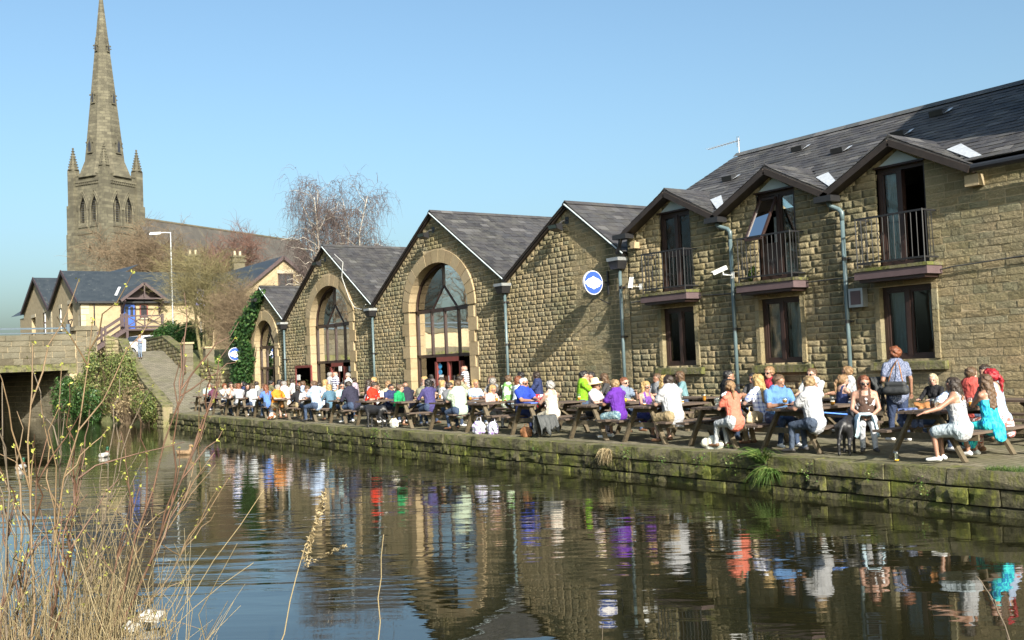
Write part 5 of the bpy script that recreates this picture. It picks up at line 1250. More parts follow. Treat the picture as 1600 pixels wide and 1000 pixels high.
# birches behind the pub
bare_tree('birch_tree', 'bare drooping birch with pale trunk behind the second gable, left of the pair', (-60.6, 27.2, 2.5), 11.0, .15, [(24,.34,.45,6,4),(8,.16,.5,5,3),(5,.10,.6,5,3)], 31, M['bark_birch'], M['twig_purple'], 'birches behind the pub', forks=3, droop=.5, spread=.8, width=.8, rmin=.011)
bare_tree('birch_tree', 'bare drooping birch with pale trunk behind the second gable, right of the pair', (-60.0, 29.6, 2.5), 10.6, .15, [(24,.33,.45,6,4),(8,.17,.5,5,3),(5,.10,.6,5,3)], 37, M['bark_birch'], M['twig_purple'], 'birches behind the pub', forks=3, droop=.5, spread=.8, width=.8, rmin=.011)
# trees by the church and the willow by the ramp
bare_tree('bare_tree', 'wide bare tree in front of the church tower', (-140, 38.2, 3), 15.5, .35, [(16,.45,.5,6,4),(10,.24,.5,5,3),(10,.13,.5,4,3)], 41, M['bark_brown'], M['twig_brown'], 'bare trees by the church', forks=4, spread=.75, bare=.35, width=1.25, rmin=.024)
bare_tree('bare_tree', 'bare tree with reddish twigs against the church nave roof', (-130, 46.4, 3), 14.5, .3, [(14,.4,.5,6,4),(10,.22,.5,5,3),(10,.13,.5,4,3)], 43, M['bark_brown'], M['twig_red'], 'bare trees by the church', forks=3, spread=.7, bare=.4, rmin=.022)
bare_tree('willow_tree', 'olive-yellow bare willow with many upright stems beside the ramp', (-57.6, 18.7, 1.9), 6.2, .13, [(10,.36,.5,5,4),(8,.24,.5,4,3),(6,.14,.55,4,3)], 47, M['bark_olive'], M['twig_olive'], None, forks=7, spread=.6, bare=.3, width=1.25, rmin=.008)
bare_tree('small_tree', 'small bare thicket tree between the willow and the ivy corner', (-54.2, 19.8, 1.6), 4.6, .08, [(10,.36,.5,5,4),(10,.26,.5,4,3),(9,.16,.55,4,3)], 53, M['bark_brown'], M['twig_brown'], None, forks=6, spread=.65, bare=.2, width=1.3)
bare_tree('small_tree', 'thin bare tree rising behind the two left pub gables', (-66, 29.5, 2.6), 6.4, .09, [(9,.36,.5,5,4),(9,.26,.5,4,3),(8,.16,.55,4,3)], 59, M['bark_olive'], M['twig_olive'], None, forks=3, spread=.7, bare=.3)
def bush(name, label, c, r, n, size, mat, seed, group=None, twigs=120, twig_mat=None, cat='bush', hollow=.55, flat=1.0, lumps=9):
    """leaves on the shells of several overlapping lumps, stems inside"""
    rng = np.random.default_rng(seed); t = thing(name, label, cat, (c[0], c[1], c[2]), 0, group); r = np.array(r)
    lc = rng.normal(0,.42,(lumps,3))*r; lc[:,2] = np.abs(lc[:,2])*flat + r[2]*.25; lr = rng.uniform(.32,.6,lumps)
    k = rng.integers(0, lumps, n); d = rng.normal(0,1,(n,3)); d /= np.linalg.norm(d,axis=1,keepdims=True)
    P = lc[k] + d*r*lr[k][:,None]*rng.uniform(hollow,1.08,n)[:,None]; keep = P[:,2] > -.25; P = P[keep]; d = d[keep]
    V_, F = leaf_cards(P, size, rng, d, jitter=.8); link('foliage', fast_mesh('foliage', V_, F, mat), t, None, True)
    tips = P[rng.integers(0,len(P),twigs)]*rng.uniform(.9,1.15,(twigs,1)); base = np.zeros((twigs,3)); base[:,:2] = tips[:,:2]*.25; base[:,2] = -.2
    Pt = bezier_twigs(base, tips, .08, 4, .05, rng); V2, F2 = twig_mesh(Pt, np.full((twigs,4), .012)*np.linspace(1.3,.5,4)); link('stems', fast_mesh('stems', V2, F2, twig_mat or M['twig_brown']), t, None, True)
    return t
BK = 'bushes on the canal bank'
bush('ivy_bush', 'dark green ivy mound beside the bridge abutment at the water', (-60.4,12.4,-.5), (2.3,1.0,2.3), 7000, .075, M['leaf_ivy'], 61, BK)
bush('ivy_bush', 'ivy trailing along the waterline between abutment and straw-coloured bush', (-57.4,12.4,-.6), (2.8,.6,1.3), 5200, .07, M['leaf_ivy'], 67, BK)
bush('bank_bush', 'olive bush just right of the ivy mound, under the stone end pier', (-58.2,12.8,.0), (1.9,.8,1.6), 6000, .065, M['leaf_shrub'], 62, BK, 300)
bush('bank_bush', 'broad olive bush in the middle of the canal bank', (-55.6,12.9,.0), (2.4,.8,2.2), 7500, .065, M['leaf_shrub'], 63, BK, 340)
bush('bank_bush', 'upper bush spilling over the sloping ramp wall coping', (-55.8,13.4,.9), (1.8,.55,1.2), 5200, .06, M['leaf_shrub'], 69, BK, 420)
bush('bank_bush', 'twiggy bush halfway down the sloping ramp wall', (-53.4,13.1,.0), (2.0,.65,1.5), 5200, .06, M['leaf_shrub'], 64, BK, 520)
bush('bank_bush', 'straw-coloured low bush at the water left of the quay end', (-51.6,12.85,-.6), (2.6,.6,1.3), 5200, .055, M['leaf_dry'], 65, BK, 520)
bush('bank_bush', 'green bush low on the bank nearest the quay end', (-48.4,12.9,-.5), (1.5,.5,1.2), 3800, .055, M['leaf_shrub'], 66, BK, 200)
bush('wall_plant', 'small fern-like plant growing from the bridge end pier', (-60.95,13.2,2.2), (.3,.45,.55), 420, .06, M['leaf_ivy'], 68, None, 20, cat='plant', lumps=4)
bush('conifer_hedge', 'bright green spreading conifer above the ramp wall, left half', (-65.2,18.9,3.4), (1.9,1.0,1.6), 8000, .075, M['leaf_conifer'], 71, 'conifers above the ramp', flat=.8, lumps=14)
bush('conifer_hedge', 'bright green spreading conifer above the ramp wall, right half beside the willow', (-62.2,19.0,3.0), (1.9,1.1,1.8), 8000, .075, M['leaf_conifer'], 72, 'conifers above the ramp', flat=.8, lumps=14)
bush('garden_shrub', 'dark leafy shrub behind the lower ramp wall under the round sign', (-50.4,19.2,1.0), (1.6,.7,1.7), 3600, .06, M['leaf_shrub'], 73, None, 160)
bush('garden_shrub', 'low green shrub at the foot of the ivy by the ramp wall', (-48.6,17.75,.5), (1.0,.35,.75), 1800, .05, M['leaf_ivy'], 74, None, 60)
bush('garden_shrub', 'pale green shrub beside the gate pillar under the willow', (-53.9,17.9,1.6), (.8,.5,.8), 1400, .05, M['grass_green'], 75, None, 60)
# ivy climbing the left corner of the pub
def ivy_on_wall():
    rng = np.random.default_rng(81); t = thing('wall_ivy', 'dark green ivy climbing the left corner of the pub beside the small arch', 'ivy', (-46.8, V, 0)); P = []; Nn = []
    while len(P) < 6500:
        u = rng.uniform(-48.0,-43.9); z = rng.uniform(0,5.4)
        lim = -45.95 - .25*math.sin(z*2.1) if z < 3.4 else (-45.95 + (z-3.4)*.95)          # right limit grows up along the verge
        top = 3.75 + (u+47.3)*.63 + .15
        if u > lim + rng.normal(0,.12) or z > top + rng.normal(0,.05) or (z < 1.2 and u > -46.6): continue
        P.append((u+46.8, -abs(rng.normal(.08,.10))-.03 - .25*math.exp(-((u+47.2)**2)), z)); Nn.append((.1,-1,.25))
    for _ in range(2200):   # return round the corner
        z = rng.uniform(0,4.0); P.append((-.5-abs(rng.normal(.05,.1)), rng.uniform(-.1,1.4), z)); Nn.append((-1,-.2,.2))
    V_, F = leaf_cards(np.array(P), .075, rng, np.array(Nn), .75, .7); link('foliage', fast_mesh('foliage', V_, F, M['leaf_ivy']), t, None, True)
    base = np.stack([rng.uniform(-1.0,.4,40), np.full(40,-.05), np.zeros(40)],1); tip = base + np.stack([rng.normal(.3,.5,40), np.zeros(40), rng.uniform(2,4.2,40)],1)
    Pt = bezier_twigs(base, tip, 0, 6, .03, rng); Pt[:,:,1] = -.05; V2, F2 = twig_mesh(Pt, np.full((40,6),.018)); link('stems', fast_mesh('stems', V2, F2, M['bark_brown']), t, None, True)
ivy_on_wall()
# plants on the quay wall: tufts and small weeds
def tuft(name, label, loc, n, h, mat, seed, spread=.25, hang=0.0, group=None, cat='plant'):
    rng = np.random.default_rng(seed); t = tag(bpy.data.objects.new(name, None), label, cat, group)
    base = rng.normal(0,.06,(n,3))*[1,.4,.2]; tip = base + np.stack([rng.normal(0,spread,n), -np.abs(rng.normal(.1,spread*.6,n)), rng.uniform(.4,1.0,n)*h*(1-hang) - hang*h*rng.uniform(.3,1,n)],1)
    P = bezier_twigs(base, tip, .22, 4, .03, rng); V_, F = twig_mesh(P, np.full((n,4),.006)*np.array([1,1,.7,.15]))
    o = link(name, fast_mesh(name, V_, F, mat), None, loc); bpy.data.objects.remove(t); return tag(o, label, cat, group)
tuft('grass_tuft', 'long green grass tuft hanging over the quay edge near the black dog', (-11.15,12.44,-.1), 150, .30, M['grass_green'], 91, .2, .15)
tuft('grass_tuft', 'green grass blades drooping down the quay wall below the big tuft', (-11.0,12.42,-.2), 110, .38, M['grass_green'], 92, .16, .9)
tuft('dry_tuft', 'tan dry plant hanging from the quay wall below the white-shirted man', (-14.95,12.44,-.08), 160, .36, M['reed_dry'], 93, .07, .9)
for i, (u, z, s) in enumerate(((-11.75,-.1,.9),(-12.45,-.12,.8),(-13.4,-.2,.6),(-14.35,-.15,.7),(-10.2,-.2,.7),(-9.1,-.15,.6),(-24.6,-.1,1.0),(-23.9,-.12,.9),(-27.6,-.15,.7),(-30.1,-.2,.6),(-17.2,-.2,.6),(-8.3,-.25,.6))):
    rng = np.random.default_rng(200+i); n = 46; P = rng.normal(0,1,(n,3))*[.10*s,.04,.09*s]; V_, F = leaf_cards(P, .022*s, rng, None, .7)
    pos_w = ['right of the white bag on the quay', 'left of the white bag', 'below the woman in coral', 'below the white T-shirt man', 'under the black dog', 'under the empty pint glass', 'below the bald man in navy', 'right of the green-fleece boy', 'below the denim jacket', 'below the pale blue shirt', 'below the straw hat', 'below the woman in white'][i]
    tag(link('wall_weed', fast_mesh('wall_weed', V_, F, M['grass_green']), None, (u, qv(u)-.05, z)), 'small green weed in the quay wall ' + pos_w, 'weed', 'weeds in the quay wall')
# grass patch at the right end of the quay
def grass_patch():
    rng = np.random.default_rng(97); n = 9000; P = np.stack([rng.uniform(-7.45,-3,n), rng.uniform(12.5,13.25,n), np.zeros(n)],1)
    keep = P[:,1] < 13.1 + .2*np.sin(P[:,0]*3) - np.clip((-6.9-P[:,0])*.9, 0, 1); P = P[keep]; n = len(P); tip = P + np.stack([rng.normal(0,.02,n), rng.normal(0,.02,n), rng.uniform(.03,.075,n)],1)
    Pt = np.stack([P,(P+tip)/2+rng.normal(0,.004,(n,3)),tip],1); V_, F = twig_mesh(Pt, np.tile(np.array([.004,.003,.0008]),(n,1)))
    tag(link('grass', fast_mesh('grass', V_, F, M['grass_green']), None), 'short green grass at the right end of the quay edge', 'grass', kind='stuff')
grass_patch()

# ================================================================= foreground reeds and twigs on the near bank
def cane(seed, base, tip, r0, label, mat, buds=True, side=5, name='budding_cane', grp='budding canes on the near bank', r1=.35):
    rng = np.random.default_rng(seed); t = thing(name, label, 'plant stem', tuple(base), 0, grp)
    d = np.array(tip) - np.array(base); K = 9
    P = bezier_twigs(np.zeros((1,3)), d[None], rng.uniform(-.03,.05), K, .006, rng); V_, F = twig_mesh(P, (np.linspace(1,r1,K)*r0*.8)[None], 6)
    link('stem', fast_mesh('stem', V_, F, mat, True), t, None, True)
    n = side
    if n:
        q = rng.uniform(.35,.95,n); bs = np.array([[np.interp(x, np.linspace(0,1,K), P[0,:,i]) for i in range(3)] for x in q]); L = np.linalg.norm(d)
        dr = d/L + rng.normal(0,.38,(n,3)); dr /= np.linalg.norm(dr,axis=1,keepdims=True); tp = bs + dr*(L*rng.uniform(.12,.42,n))[:,None]
        Ps = bezier_twigs(bs, tp, .04, 6, .02, rng); V2, F2 = twig_mesh(Ps, np.linspace(.5,.2,6)[None]*r0*np.ones((n,1)), 5); stuff(link('side_shoots', fast_mesh('side_shoots', V2, F2, mat, True), t, None, True))
        if buds:
            B = np.concatenate([P[0][3:], Ps[:, 2:].reshape(-1,3)]); B = B[rng.random(len(B)) < .5]; V3, F3 = leaf_cards(np.repeat(B,3,0)+rng.normal(0,.006,(len(B)*3,3)), .011, rng, None, .5); stuff(link('buds', fast_mesh('buds', V3, F3, M['leaf_bud']), t, None, True))
    return t
simple('cane_red', (.10,.052,.03), .6, .3, 9); simple('cane_tan', (.165,.11,.058), .6, .25, 9); simple('cane_grey', (.11,.085,.058), .7, .3, 9)
# ================================================================= picnic tables
def wood_mat(name, col, var=.35):
    t = NT(name); p = t.pos((2,2,2), obj=True)
    c = t.ramp(t.noise(t.pos((18,1.6,18), obj=True), 1, 6, .6), [(.3, tuple(x*(1-var) for x in col)), (.7, tuple(x*(1+var) for x in col))])
    r = t.rand(); c = t.mix(.45, c, t.ramp(r, [(0, .6), (1, 1.25)]), 'MULTIPLY'); t.set(Base_Color=c, Roughness=.75)
    t.bump(t.noise(t.pos((30,2,30), obj=True), 1, 4), .3, .01); M[name] = t.mat
wood_mat('table_wood', (.082,.058,.043)); wood_mat('leg_wood', (.09,.07,.042))
TL, TW, TH, BH, BX = 1.62, .66, .71, .43, .64
def make_table(label):
    t = thing('picnic_table', label, 'picnic table', (0,0,0), 0, 'picnic tables on the quay')
    pl = MB().box(-.055, .055, 0, TL, -.018, .018).mesh('plank', M['table_wood'])
    for i in range(5): o = link('top_plank', pl, t, (-.272 + .136*i, random.uniform(-.008,.008), TH-.018), True); o.scale = (1.12, 1, 1)
    for s in (-1, 1):
        for j in (0, 1): o = link('bench_plank', pl, t, (s*(BX-.065+.13*j), 0, BH-.018), True); o.scale = (1.08, 1, 1)
    for y in (.17, TL-.17):
        for s in (-1, 1):
            m = MB(); m.bar((s*.20, y, TH-.04), (s*.58, y, 0.0), .045, .095, up=(0,1,0)); m.build('leg', M['leg_wood'], t, local=True)
        MB().box(-.31, .31, y+.03, y+.07, TH-.125, TH-.037).build('top_batten', M['leg_wood'], t, local=True)
        MB().box(-BX-.12, BX+.12, y+.03, y+.07, BH-.125, BH-.037).build('bench_bearer', M['leg_wood'], t, local=True)
    for s in (-1, 1):
        y0 = .24 if s < 0 else TL-.24
        MB().bar((0, y0, BH-.08), (0, TL/2+s*.14, TH-.06), .04, .07, up=(1,0,0)).build('brace', M['leg_wood'], t, local=True)
    return t
TABLES = [(-8.67,13.23,'front table nearest the right edge, under the outstretched arm'),(-11.13,13.23,'front table beside the black dog, second from the right'),(-12.87,13.23,'front table of the woman in coral T-shirt'),(-14.65,13.23,'front table of the man in white T-shirt and the violet vest woman'),(-16.36,13.23,'front table between the straw hat and the purple T-shirt'),(-18.56,13.23,'front table of the couple in royal blue polo and cream top'),(-20.46,13.24,'front table above the patterned shopping bags'),(-22.26,13.27,'front table of the heavy man in pale mint polo'),(-24.45,13.3,'front table of the green fleece boy and the indigo-topped woman'),(-26.62,13.33,'front table of the red polo and the bald navy man'),(-28.71,13.4,'front table of the man in dark navy sweater leaning left'),(-31.13,13.49,'front table of the denim jacket and the pale blue shirt'),(-33.58,13.58,'front table of the orange polo man'),(-35.93,13.67,'front table left of the orange polo man, by the brown and white dog'),(-38.08,13.75,'front table of the man in grey-white shirt'),(-39.52,13.8,'front table of the sunglasses woman with hands at her chin'),(-41.25,13.87,'front table with the wooden end showing, second from the far left'),(-46.3,14.7,'front table at the far left end of the quay')]
t0 = make_table('weathered brown ' + TABLES[0][2])
for i, (u, v, lab) in enumerate(TABLES):
    rz = random.uniform(-.04,.04)
    if i == 0: t0.location = (u, v-.27, 0); t0.rotation_euler = (0,0,rz); t0['label'] = 'weathered wooden ' + lab
    else: copy_tree(t0, (u, v-.27, 0), rz, 'weathered wooden ' + lab)
SECOND = [(-9.0,'by the wall behind the right-hand group'),(-11.9,'by the wall behind the standing woman'),(-13.9,'by the wall under the middle window'),(-16.6,'by the wall under the left window'),(-19.4,'by the wall beside the tall drainpipe under the round sign'),(-22.4,'by the wall with the red jacket on it'),(-25.6,'by the wall right of the big arch door'),(-28.4,'by the wall left of the big arch door'),(-31.8,'by the wall between the two large arches'),(-37.6,'by the wall at the open red door'),(-40.6,'by the wall left of the second arch'),(-43.6,'by the wall under the small arch')]
for (u, lab) in SECOND: copy_tree(t0, (u+.7, 16.22, 0), math.pi/2 + random.uniform(-.03,.03), 'weathered wooden back-row table ' + lab)

# ================================================================= people
COL = dict(greyblue=(.36,.45,.47),maroon=(.14,.05,.09),white=(.52,.53,.56),pinkpale=(.68,.50,.44),black=(.022,.022,.026),greywhite=(.60,.63,.65),lightgrey=(.55,.58,.60),blue=(.12,.24,.62),olive=(.17,.16,.09),orange=(.78,.27,.03),palepink=(.75,.64,.68),palegrey=(.62,.66,.66),salmon=(.66,.30,.24),paleblue=(.46,.58,.80),palegreen=(.58,.66,.45),denim=(.10,.20,.29),aqua=(.42,.60,.63),navydark=(.035,.035,.062),lilac=(.48,.40,.50),red=(.72,.045,.02),navy=(.035,.05,.14),green=(.02,.36,.13),plum=(.16,.10,.16),olivegrey=(.22,.22,.16),indigo=(.075,.065,.20),grey=(.30,.31,.33),slate=(.17,.18,.20),mint=(.53,.64,.50),beige=(.55,.47,.34),sage=(.33,.33,.22),pink=(.75,.50,.46),icewhite=(.68,.80,.84),royal=(.03,.075,.50),lime=(.26,.55,.03),charcoal=(.07,.07,.075),purple=(.135,.035,.36),steel=(.22,.28,.38),violet=(.20,.08,.38),teal=(.20,.36,.40),coral=(.80,.22,.15),crimson=(.42,.035,.06),cornflower=(.13,.28,.56),brick=(.55,.10,.085),turquoise=(.02,.42,.52),whitejacket=(.74,.80,.79),
 jean=(.06,.09,.16),jeandark=(.075,.10,.15),khaki=(.40,.31,.18),navytrouser=(.045,.065,.13),cream=(.62,.57,.46),paledenim=(.55,.64,.70),camoblue=(.07,.13,.20),
 skin=(.32,.18,.13),skin_tan=(.26,.138,.092),skin_pale=(.37,.23,.178))
HAIRC = dict(grey=(.20,.19,.18),brown=(.085,.05,.028),auburn=(.13,.045,.02),dark=(.028,.019,.014),black=(.012,.011,.012),blonde=(.30,.205,.085),white=(.45,.45,.44),silver=(.27,.26,.25),fair=(.22,.15,.075),lightbrown=(.20,.12,.06),chestnut=(.15,.05,.022),silverblonde=(.34,.29,.19),redhair=(.26,.01,.018))
PAT = {}
def cloth(name):
    k = 'cloth_' + name
    if k in M: return M[k]
    t = NT(k); p = t.pos(obj=True); c = None
    def stripes(vec_i, freq, a, b, th=.5):
        s = t.n('ShaderNodeSeparateXYZ'); t.l(p, s.inputs[0]); f = t.math('FRACT', t.math('MULTIPLY', s.outputs[vec_i], freq)); return t.mix(t.math('GREATER_THAN', f, th), a, b)
    if name in ('navystripe', 'greystripe'): c = stripes(2, 11 if name[0] == 'n' else 14, (.72,.72,.76), (.05,.05,.12) if name[0] == 'n' else (.09,.09,.11))
    elif name == 'charcoalrib': c = stripes(2, 26, (.11,.095,.09), (.055,.05,.05))
    elif name == 'plaid': c = t.mix(.5, stripes(1, 14, (.78,.80,.86), (.12,.17,.42), .6), stripes(2, 12, (.80,.82,.88), (.20,.26,.50), .6))
    elif name == 'bluecheck': c = t.mix(.5, stripes(1, 12, (.62,.68,.80), (.2,.3,.55), .7), stripes(2, 12, (.62,.68,.80), (.3,.4,.6), .7))
    elif name in ('creamdots', 'bluedots', 'monochrome', 'patternskirt', 'camoblue', 'turquoise'):
        A, B, sc = {'creamdots': ((.66,.61,.52),(.26,.22,.19),55), 'bluedots': ((.055,.075,.14),(.20,.22,.30),70), 'monochrome': ((.6,.6,.6),(.02,.02,.02),14), 'patternskirt': ((.42,.42,.46),(.30,.10,.08),12), 'camoblue': ((.08,.15,.20),(.20,.28,.30),16), 'turquoise': ((.01,.20,.42),(.05,.62,.62),26)}[name]
        f = t.noise(p if name not in ('patternskirt','turquoise') else t.pos((1,1,3.0 if name[0] == 'p' else .35), obj=True), sc, 2, .5); c = t.mix(t.ramp(f, [(.46, 0.0), (.54, 1.0)]), A, B)
    elif name == 'whitelogo':
        f = t.noise(p, 22, 2, .5); s = t.n('ShaderNodeSeparateXYZ'); t.l(p, s.inputs[0]); z = t.math('COMPARE', s.outputs[2], .96); t.t.nodes[-1].inputs[2].default_value = .04; c = t.mix(t.math('MULTIPLY', z, t.ramp(f, [(.5,0.0),(.53,1.0)])), (.8,.8,.82), (.5,.05,.05))
    elif name == 'greenwhite': c = t.mix(t.ramp(t.noise(p, 4, 1), [(.48,0.0),(.52,1.0)]), (.16,.36,.10), (.66,.74,.58))
    elif name == 'brownwhite': c = t.mix(t.ramp(t.noise(p, 9, 1), [(.58,0.0),(.6,1.0)]), (.075,.045,.035), (.7,.7,.72))
    else:
        col = tuple(x*.64 for x in COL[name]); c = t.ramp(t.noise(p, 7, 4), [(.3, tuple(x*.86 for x in col)), (.7, tuple(min(1,x*1.1) for x in col))])
    t.set(Base_Color=c, Roughness=.85, Specular_IOR_Level=.2)
    t.bump(t.noise(t.pos((1,1,.55), obj=True), 10, 3, .5, 1.2), .8, .05)
    M[k] = t.mat; return t.mat
def skin_mat(k):
    n = 'skin_' + k
    if n in M: return M[n]
    t = NT(n); col = COL['skin' if k == 'a' else ('skin_tan' if k == 'b' else 'skin_pale')]; p = t.pos(obj=True)
    t.set(Base_Color=t.ramp(t.noise(p, 18, 4), [(.3, tuple(c*.85 for c in col)), (.7, tuple(c*1.08 for c in col))]), Roughness=.5, Subsurface_Weight=.12); t.b.inputs['Subsurface Radius'].default_value = (.01,.004,.002)
    M[n] = t.mat; return t.mat
def hair_mat(k):
    n = 'hair_' + k
    if n in M: return M[n]
    t = NT(n); col = HAIRC[k]; v = t.pos((60,60,9), obj=True); f = t.noise(v, 1, 3, .6)
    t.set(Base_Color=t.ramp(f, [(.3, tuple(c*.55 for c in col)), (.7, tuple(min(1,c*1.35) for c in col))]), Roughness=.42, Specular_IOR_Level=.4); t.bump(f, .8, .02)
    M[n] = t.mat; return t.mat
simple('shoe_dark', (.03,.028,.028), .6); simple('shoe_white', (.7,.7,.7), .6); simple('shoe_brown', (.14,.07,.035), .6); simple('lens_dark', (.006,.006,.008), .12); simple('lip', (.40,.13,.12), .5); simple('eye_dark', (.03,.022,.02), .3); simple('straw', (.66,.56,.33), .85, .2, 20)

def ell(c, r, frame=None): return ('e', np.array(c, float), np.array(r, float), frame)
def cap(a, b, ra, rb, tagn, sq=1.0): return dict(a=np.array(a, float), b=np.array(b, float), ra=ra, rb=rb, t=tagn, sq=sq)
def prim_mesh(pr, side=(0,1,0)):
    """tapered capsule with elliptic section (sq scales across `side`-perpendicular depth)"""
    a, b, ra, rb = pr['a'], pr['b'], pr['ra'], pr['rb']; d = b - a; L = np.linalg.norm(d); d = d/L if L > 1e-6 else np.array([0,0,1.])
    s = np.array(pr.get('side', side), float); s = s - d*s.dot(d)
    if np.linalg.norm(s) < 1e-3: s = np.array([1.,0,0]) - d*d[0]
    s /= np.linalg.norm(s); q = np.cross(d, s); n = 12; sq = pr['sq']; vs = []; rings = []
    for (c, r, sg) in ((a, ra, -1), (b, rb, 1)):
        ths = (-80,-50,-20) if sg < 0 else (20,50,80)
        for th in ths:
            t = math.radians(th); rings.append((c + d*math.sin(t)*r*min(1, sq+.25 if sq < 1 else 1), r*math.cos(t)))
    for c, r in rings:
        for k in range(n): an_ = 2*math.pi*k/n; vs.append(c + s*r*math.cos(an_) + q*r*sq*math.sin(an_))
    m = len(rings); fs = [(i*n+k, i*n+(k+1) % n, (i+1)*n+(k+1) % n, (i+1)*n+k) for i in range(m-1) for k in range(n)] + [tuple(range(n-1,-1,-1)), tuple((m-1)*n+k for k in range(n))]
    return vs, fs
def rot(ax, a):
    return np.array(Matrix.Rotation(a, 3, ax))
def ik(S, W, l1, l2, hint):
    d = W - S; D = np.linalg.norm(d)
    if D > (l1+l2)*.985: W = S + d/D*(l1+l2)*.985; d = W - S; D = np.linalg.norm(d)
    a = math.acos(max(-1, min(1, (l1*l1 + D*D - l2*l2)/(2*l1*D)))); e = d/D; h = np.array(hint, float); h = h - e*h.dot(e); h /= np.linalg.norm(h)+1e-9
    return S + e*l1*math.cos(a) + h*l1*math.sin(a), W
HSC = 1.12
def build_person(sp):
    """prims in local space (facing +x, z up, origin on the ground under the hips) + head matrix + extras"""
    (u, v, rzd, zt, kind, sex, bd, top, sl, bot, bt, hair, hc, pose, lean, hy, gl, label) = sp
    fem = sex == 'f'; w = bd*1.22; P = []; seat = kind == 's'
    base_top = 1.335 if seat else 1.70
    sh_w = (.182 if fem else .218)*bd**.4; r = random.Random(int((u*37+v*91)*100))
    hip = np.array([0,0,.53 if seat else .92]); Rl = rot('Y', lean)
    def up(p): return hip + Rl @ (np.array(p, float) - np.array([0,0,.53]))
    T = lambda x, y, z: up((x,y,z))          # torso coordinates of the seated figure
    # torso
    tt = 'top'
    if not seat: pass
    P.append(cap(T(-.005,-.055,.545), T(-.005,.055,.545), .128*w, .128*w, 'bot', .95))
    P.append(cap(T(-.008,0,.545 if seat else .50), T(.0,0,.72), (.168 if fem else .164)*w, (.135 if fem else .158)*w, 'top', .76))
    P.append(cap(T(.0,0,.72), T(.012,0,.90), (.135 if fem else .158)*w, (.155 if fem else .178)*w, 'top', .74))
    P.append(cap(T(.012,0,.90), T(.0,0,1.0), (.15 if fem else .172)*w, (.14 if fem else .165)*w, 'top', .68))
    P.append(cap(T(-.005,-(sh_w-.03),1.025), T(-.005,(sh_w-.03),1.025), .066, .066, 'top' if sl else 'top', 1.0))
    if fem:
        for s in (-1, 1): P.append(cap(T(.085,s*.062,.905), T(.10,s*.062,.895), .062, .058, 'top'))
    elif bd > 1.12: P.append(cap(T(.05,0,.72), T(.05,0,.80), .14*w, .14*w, 'top', .9))
    P.append(cap(T(-.01,0,1.03), T(.005,0,1.15), .062 if not fem else .052, .053 if not fem else .045, 'skin'))
    # head
    pitch = -lean*.75 + (.28 if 'looking down' in label or lean > .3 else .05)
    HC = T(.02,0,1.22); HR = Rl @ rot('Z', hy) @ rot('Y', pitch) if True else None
    Hh = lambda x, y, z: HC + HR @ (np.array([x,y,z])*HSC)
    hs_ = lambda a, b, ra, rb, t='skin', sq=1.0: P.append(dict(cap(Hh(*a), Hh(*b), ra*HSC, rb*HSC, t, sq), side=HR @ np.array([0,1,0])))
    hs_((-.022,0,.03), (.022,0,.03), .084, .078, 'skin'); hs_((.028,0,-.01), (.034,0,-.062), .068, .05, 'skin'); hs_((.088,0,.008), (.105,0,-.028), .009, .016, 'skin')
    for s in (-1, 1): hs_((-.005,s*.079,.008), (-.008,s*.078,-.026), .016, .012, 'skin')
    # legs
    hw = .088 if fem else .095; anks = []
    for s in (-1, 1):
        if seat:
            kx = .40; sp_ = s*(hw + (.045 if not fem else .0) + r.uniform(-.01,.03)); K = np.array([kx, sp_, .485]); A = np.array([kx + r.uniform(-.10,.06), sp_ + r.uniform(-.02,.03)*s, .085]); H = np.array([.0, s*hw, .535])
        else:
            st = .12*s*(1 if pose == 'bag' else .25); H = np.array([0, s*hw, .90]); K = np.array([.03+st*.5, s*(hw+.005), .49]); A = np.array([-.02+st, s*(hw+.01), .085])
        long_ = bt == 't'; rr = 1.06 if fem else 1.0
        P.append(cap(H, K, .092*w*rr, .066*w**.5, 'bot'))
        if bt == 's': P.append(cap(H, H+(K-H)*.86, .104*w, .092*w**.5, 'bot'))
        if long_: P.append(cap(K, A, .066, .05, 'bot'))
        else: P[-1 if bt != 's' else -2]['t'] = 'skin' if bt == 's' else 'bot'; P.append(cap(K, A, .058, .036, 'skin'))
        fd = np.array([1, s*.2, 0]); P.append(cap(A + [-.03,0,-.03], A + fd*.15 + [0,0,-.045], .05, .038, 'shoe', .85)); anks.append(A)
    if bt == 'k':
        if seat:
            P.append(cap((.0,0,.52), (.38,0,.49), .165, .17, 'bot', .55)); P.append(cap((.40,0,.47), (.42,0,.26), .14, .17, 'bot', .6)); P.append(cap((-.12,0,.50), (-.15,0,.36), .17, .15, 'bot', .45))
    # arms
    WR = {}
    Hd = HC
    for s in (-1, 1):
        S = T(0, s*sh_w, 1.02)
        if seat:
            tz = .80
            tgt = np.array([.43, s*r.uniform(.08,.17), tz]); hint = (-.25, s*.6, -.8)
            if pose == 'lap': tgt = np.array([.27, s*.09, .64])
            if pose == 'chin2' or (pose == 'chin' and s == (1 if r.random() < .5 else -1)): tgt = Hh(.13, s*.035, -.13); hint = (.1, s*.5, -1)
            if pose == 'phone' and s == -1: tgt = Hh(.03, -.125, -.03); hint = (.4, -.9, -.5)
            if pose == 'drink' and s == 1: tgt = np.array([.36, .10, .98]); hint = (0, s*.6, -1)
            if pose == 'reach' and s == 1: tgt = np.array([.30, -.62, .82]) if False else np.array([.34,.66,.80])
        else:
            tgt = np.array([.06, s*(sh_w+.12), .84]); hint = (-.6, s*.4, -.2)
            if pose == 'chin' and s == 1: tgt = np.array([.26, .10, 1.2]); hint = (0, s*.6, -1)
            if pose == 'bag' and s == 1: tgt = np.array([.22, .24, 1.08]); hint = (-.8, .3, -.5)
        E, W = ik(S, tgt, .275, .25, hint)
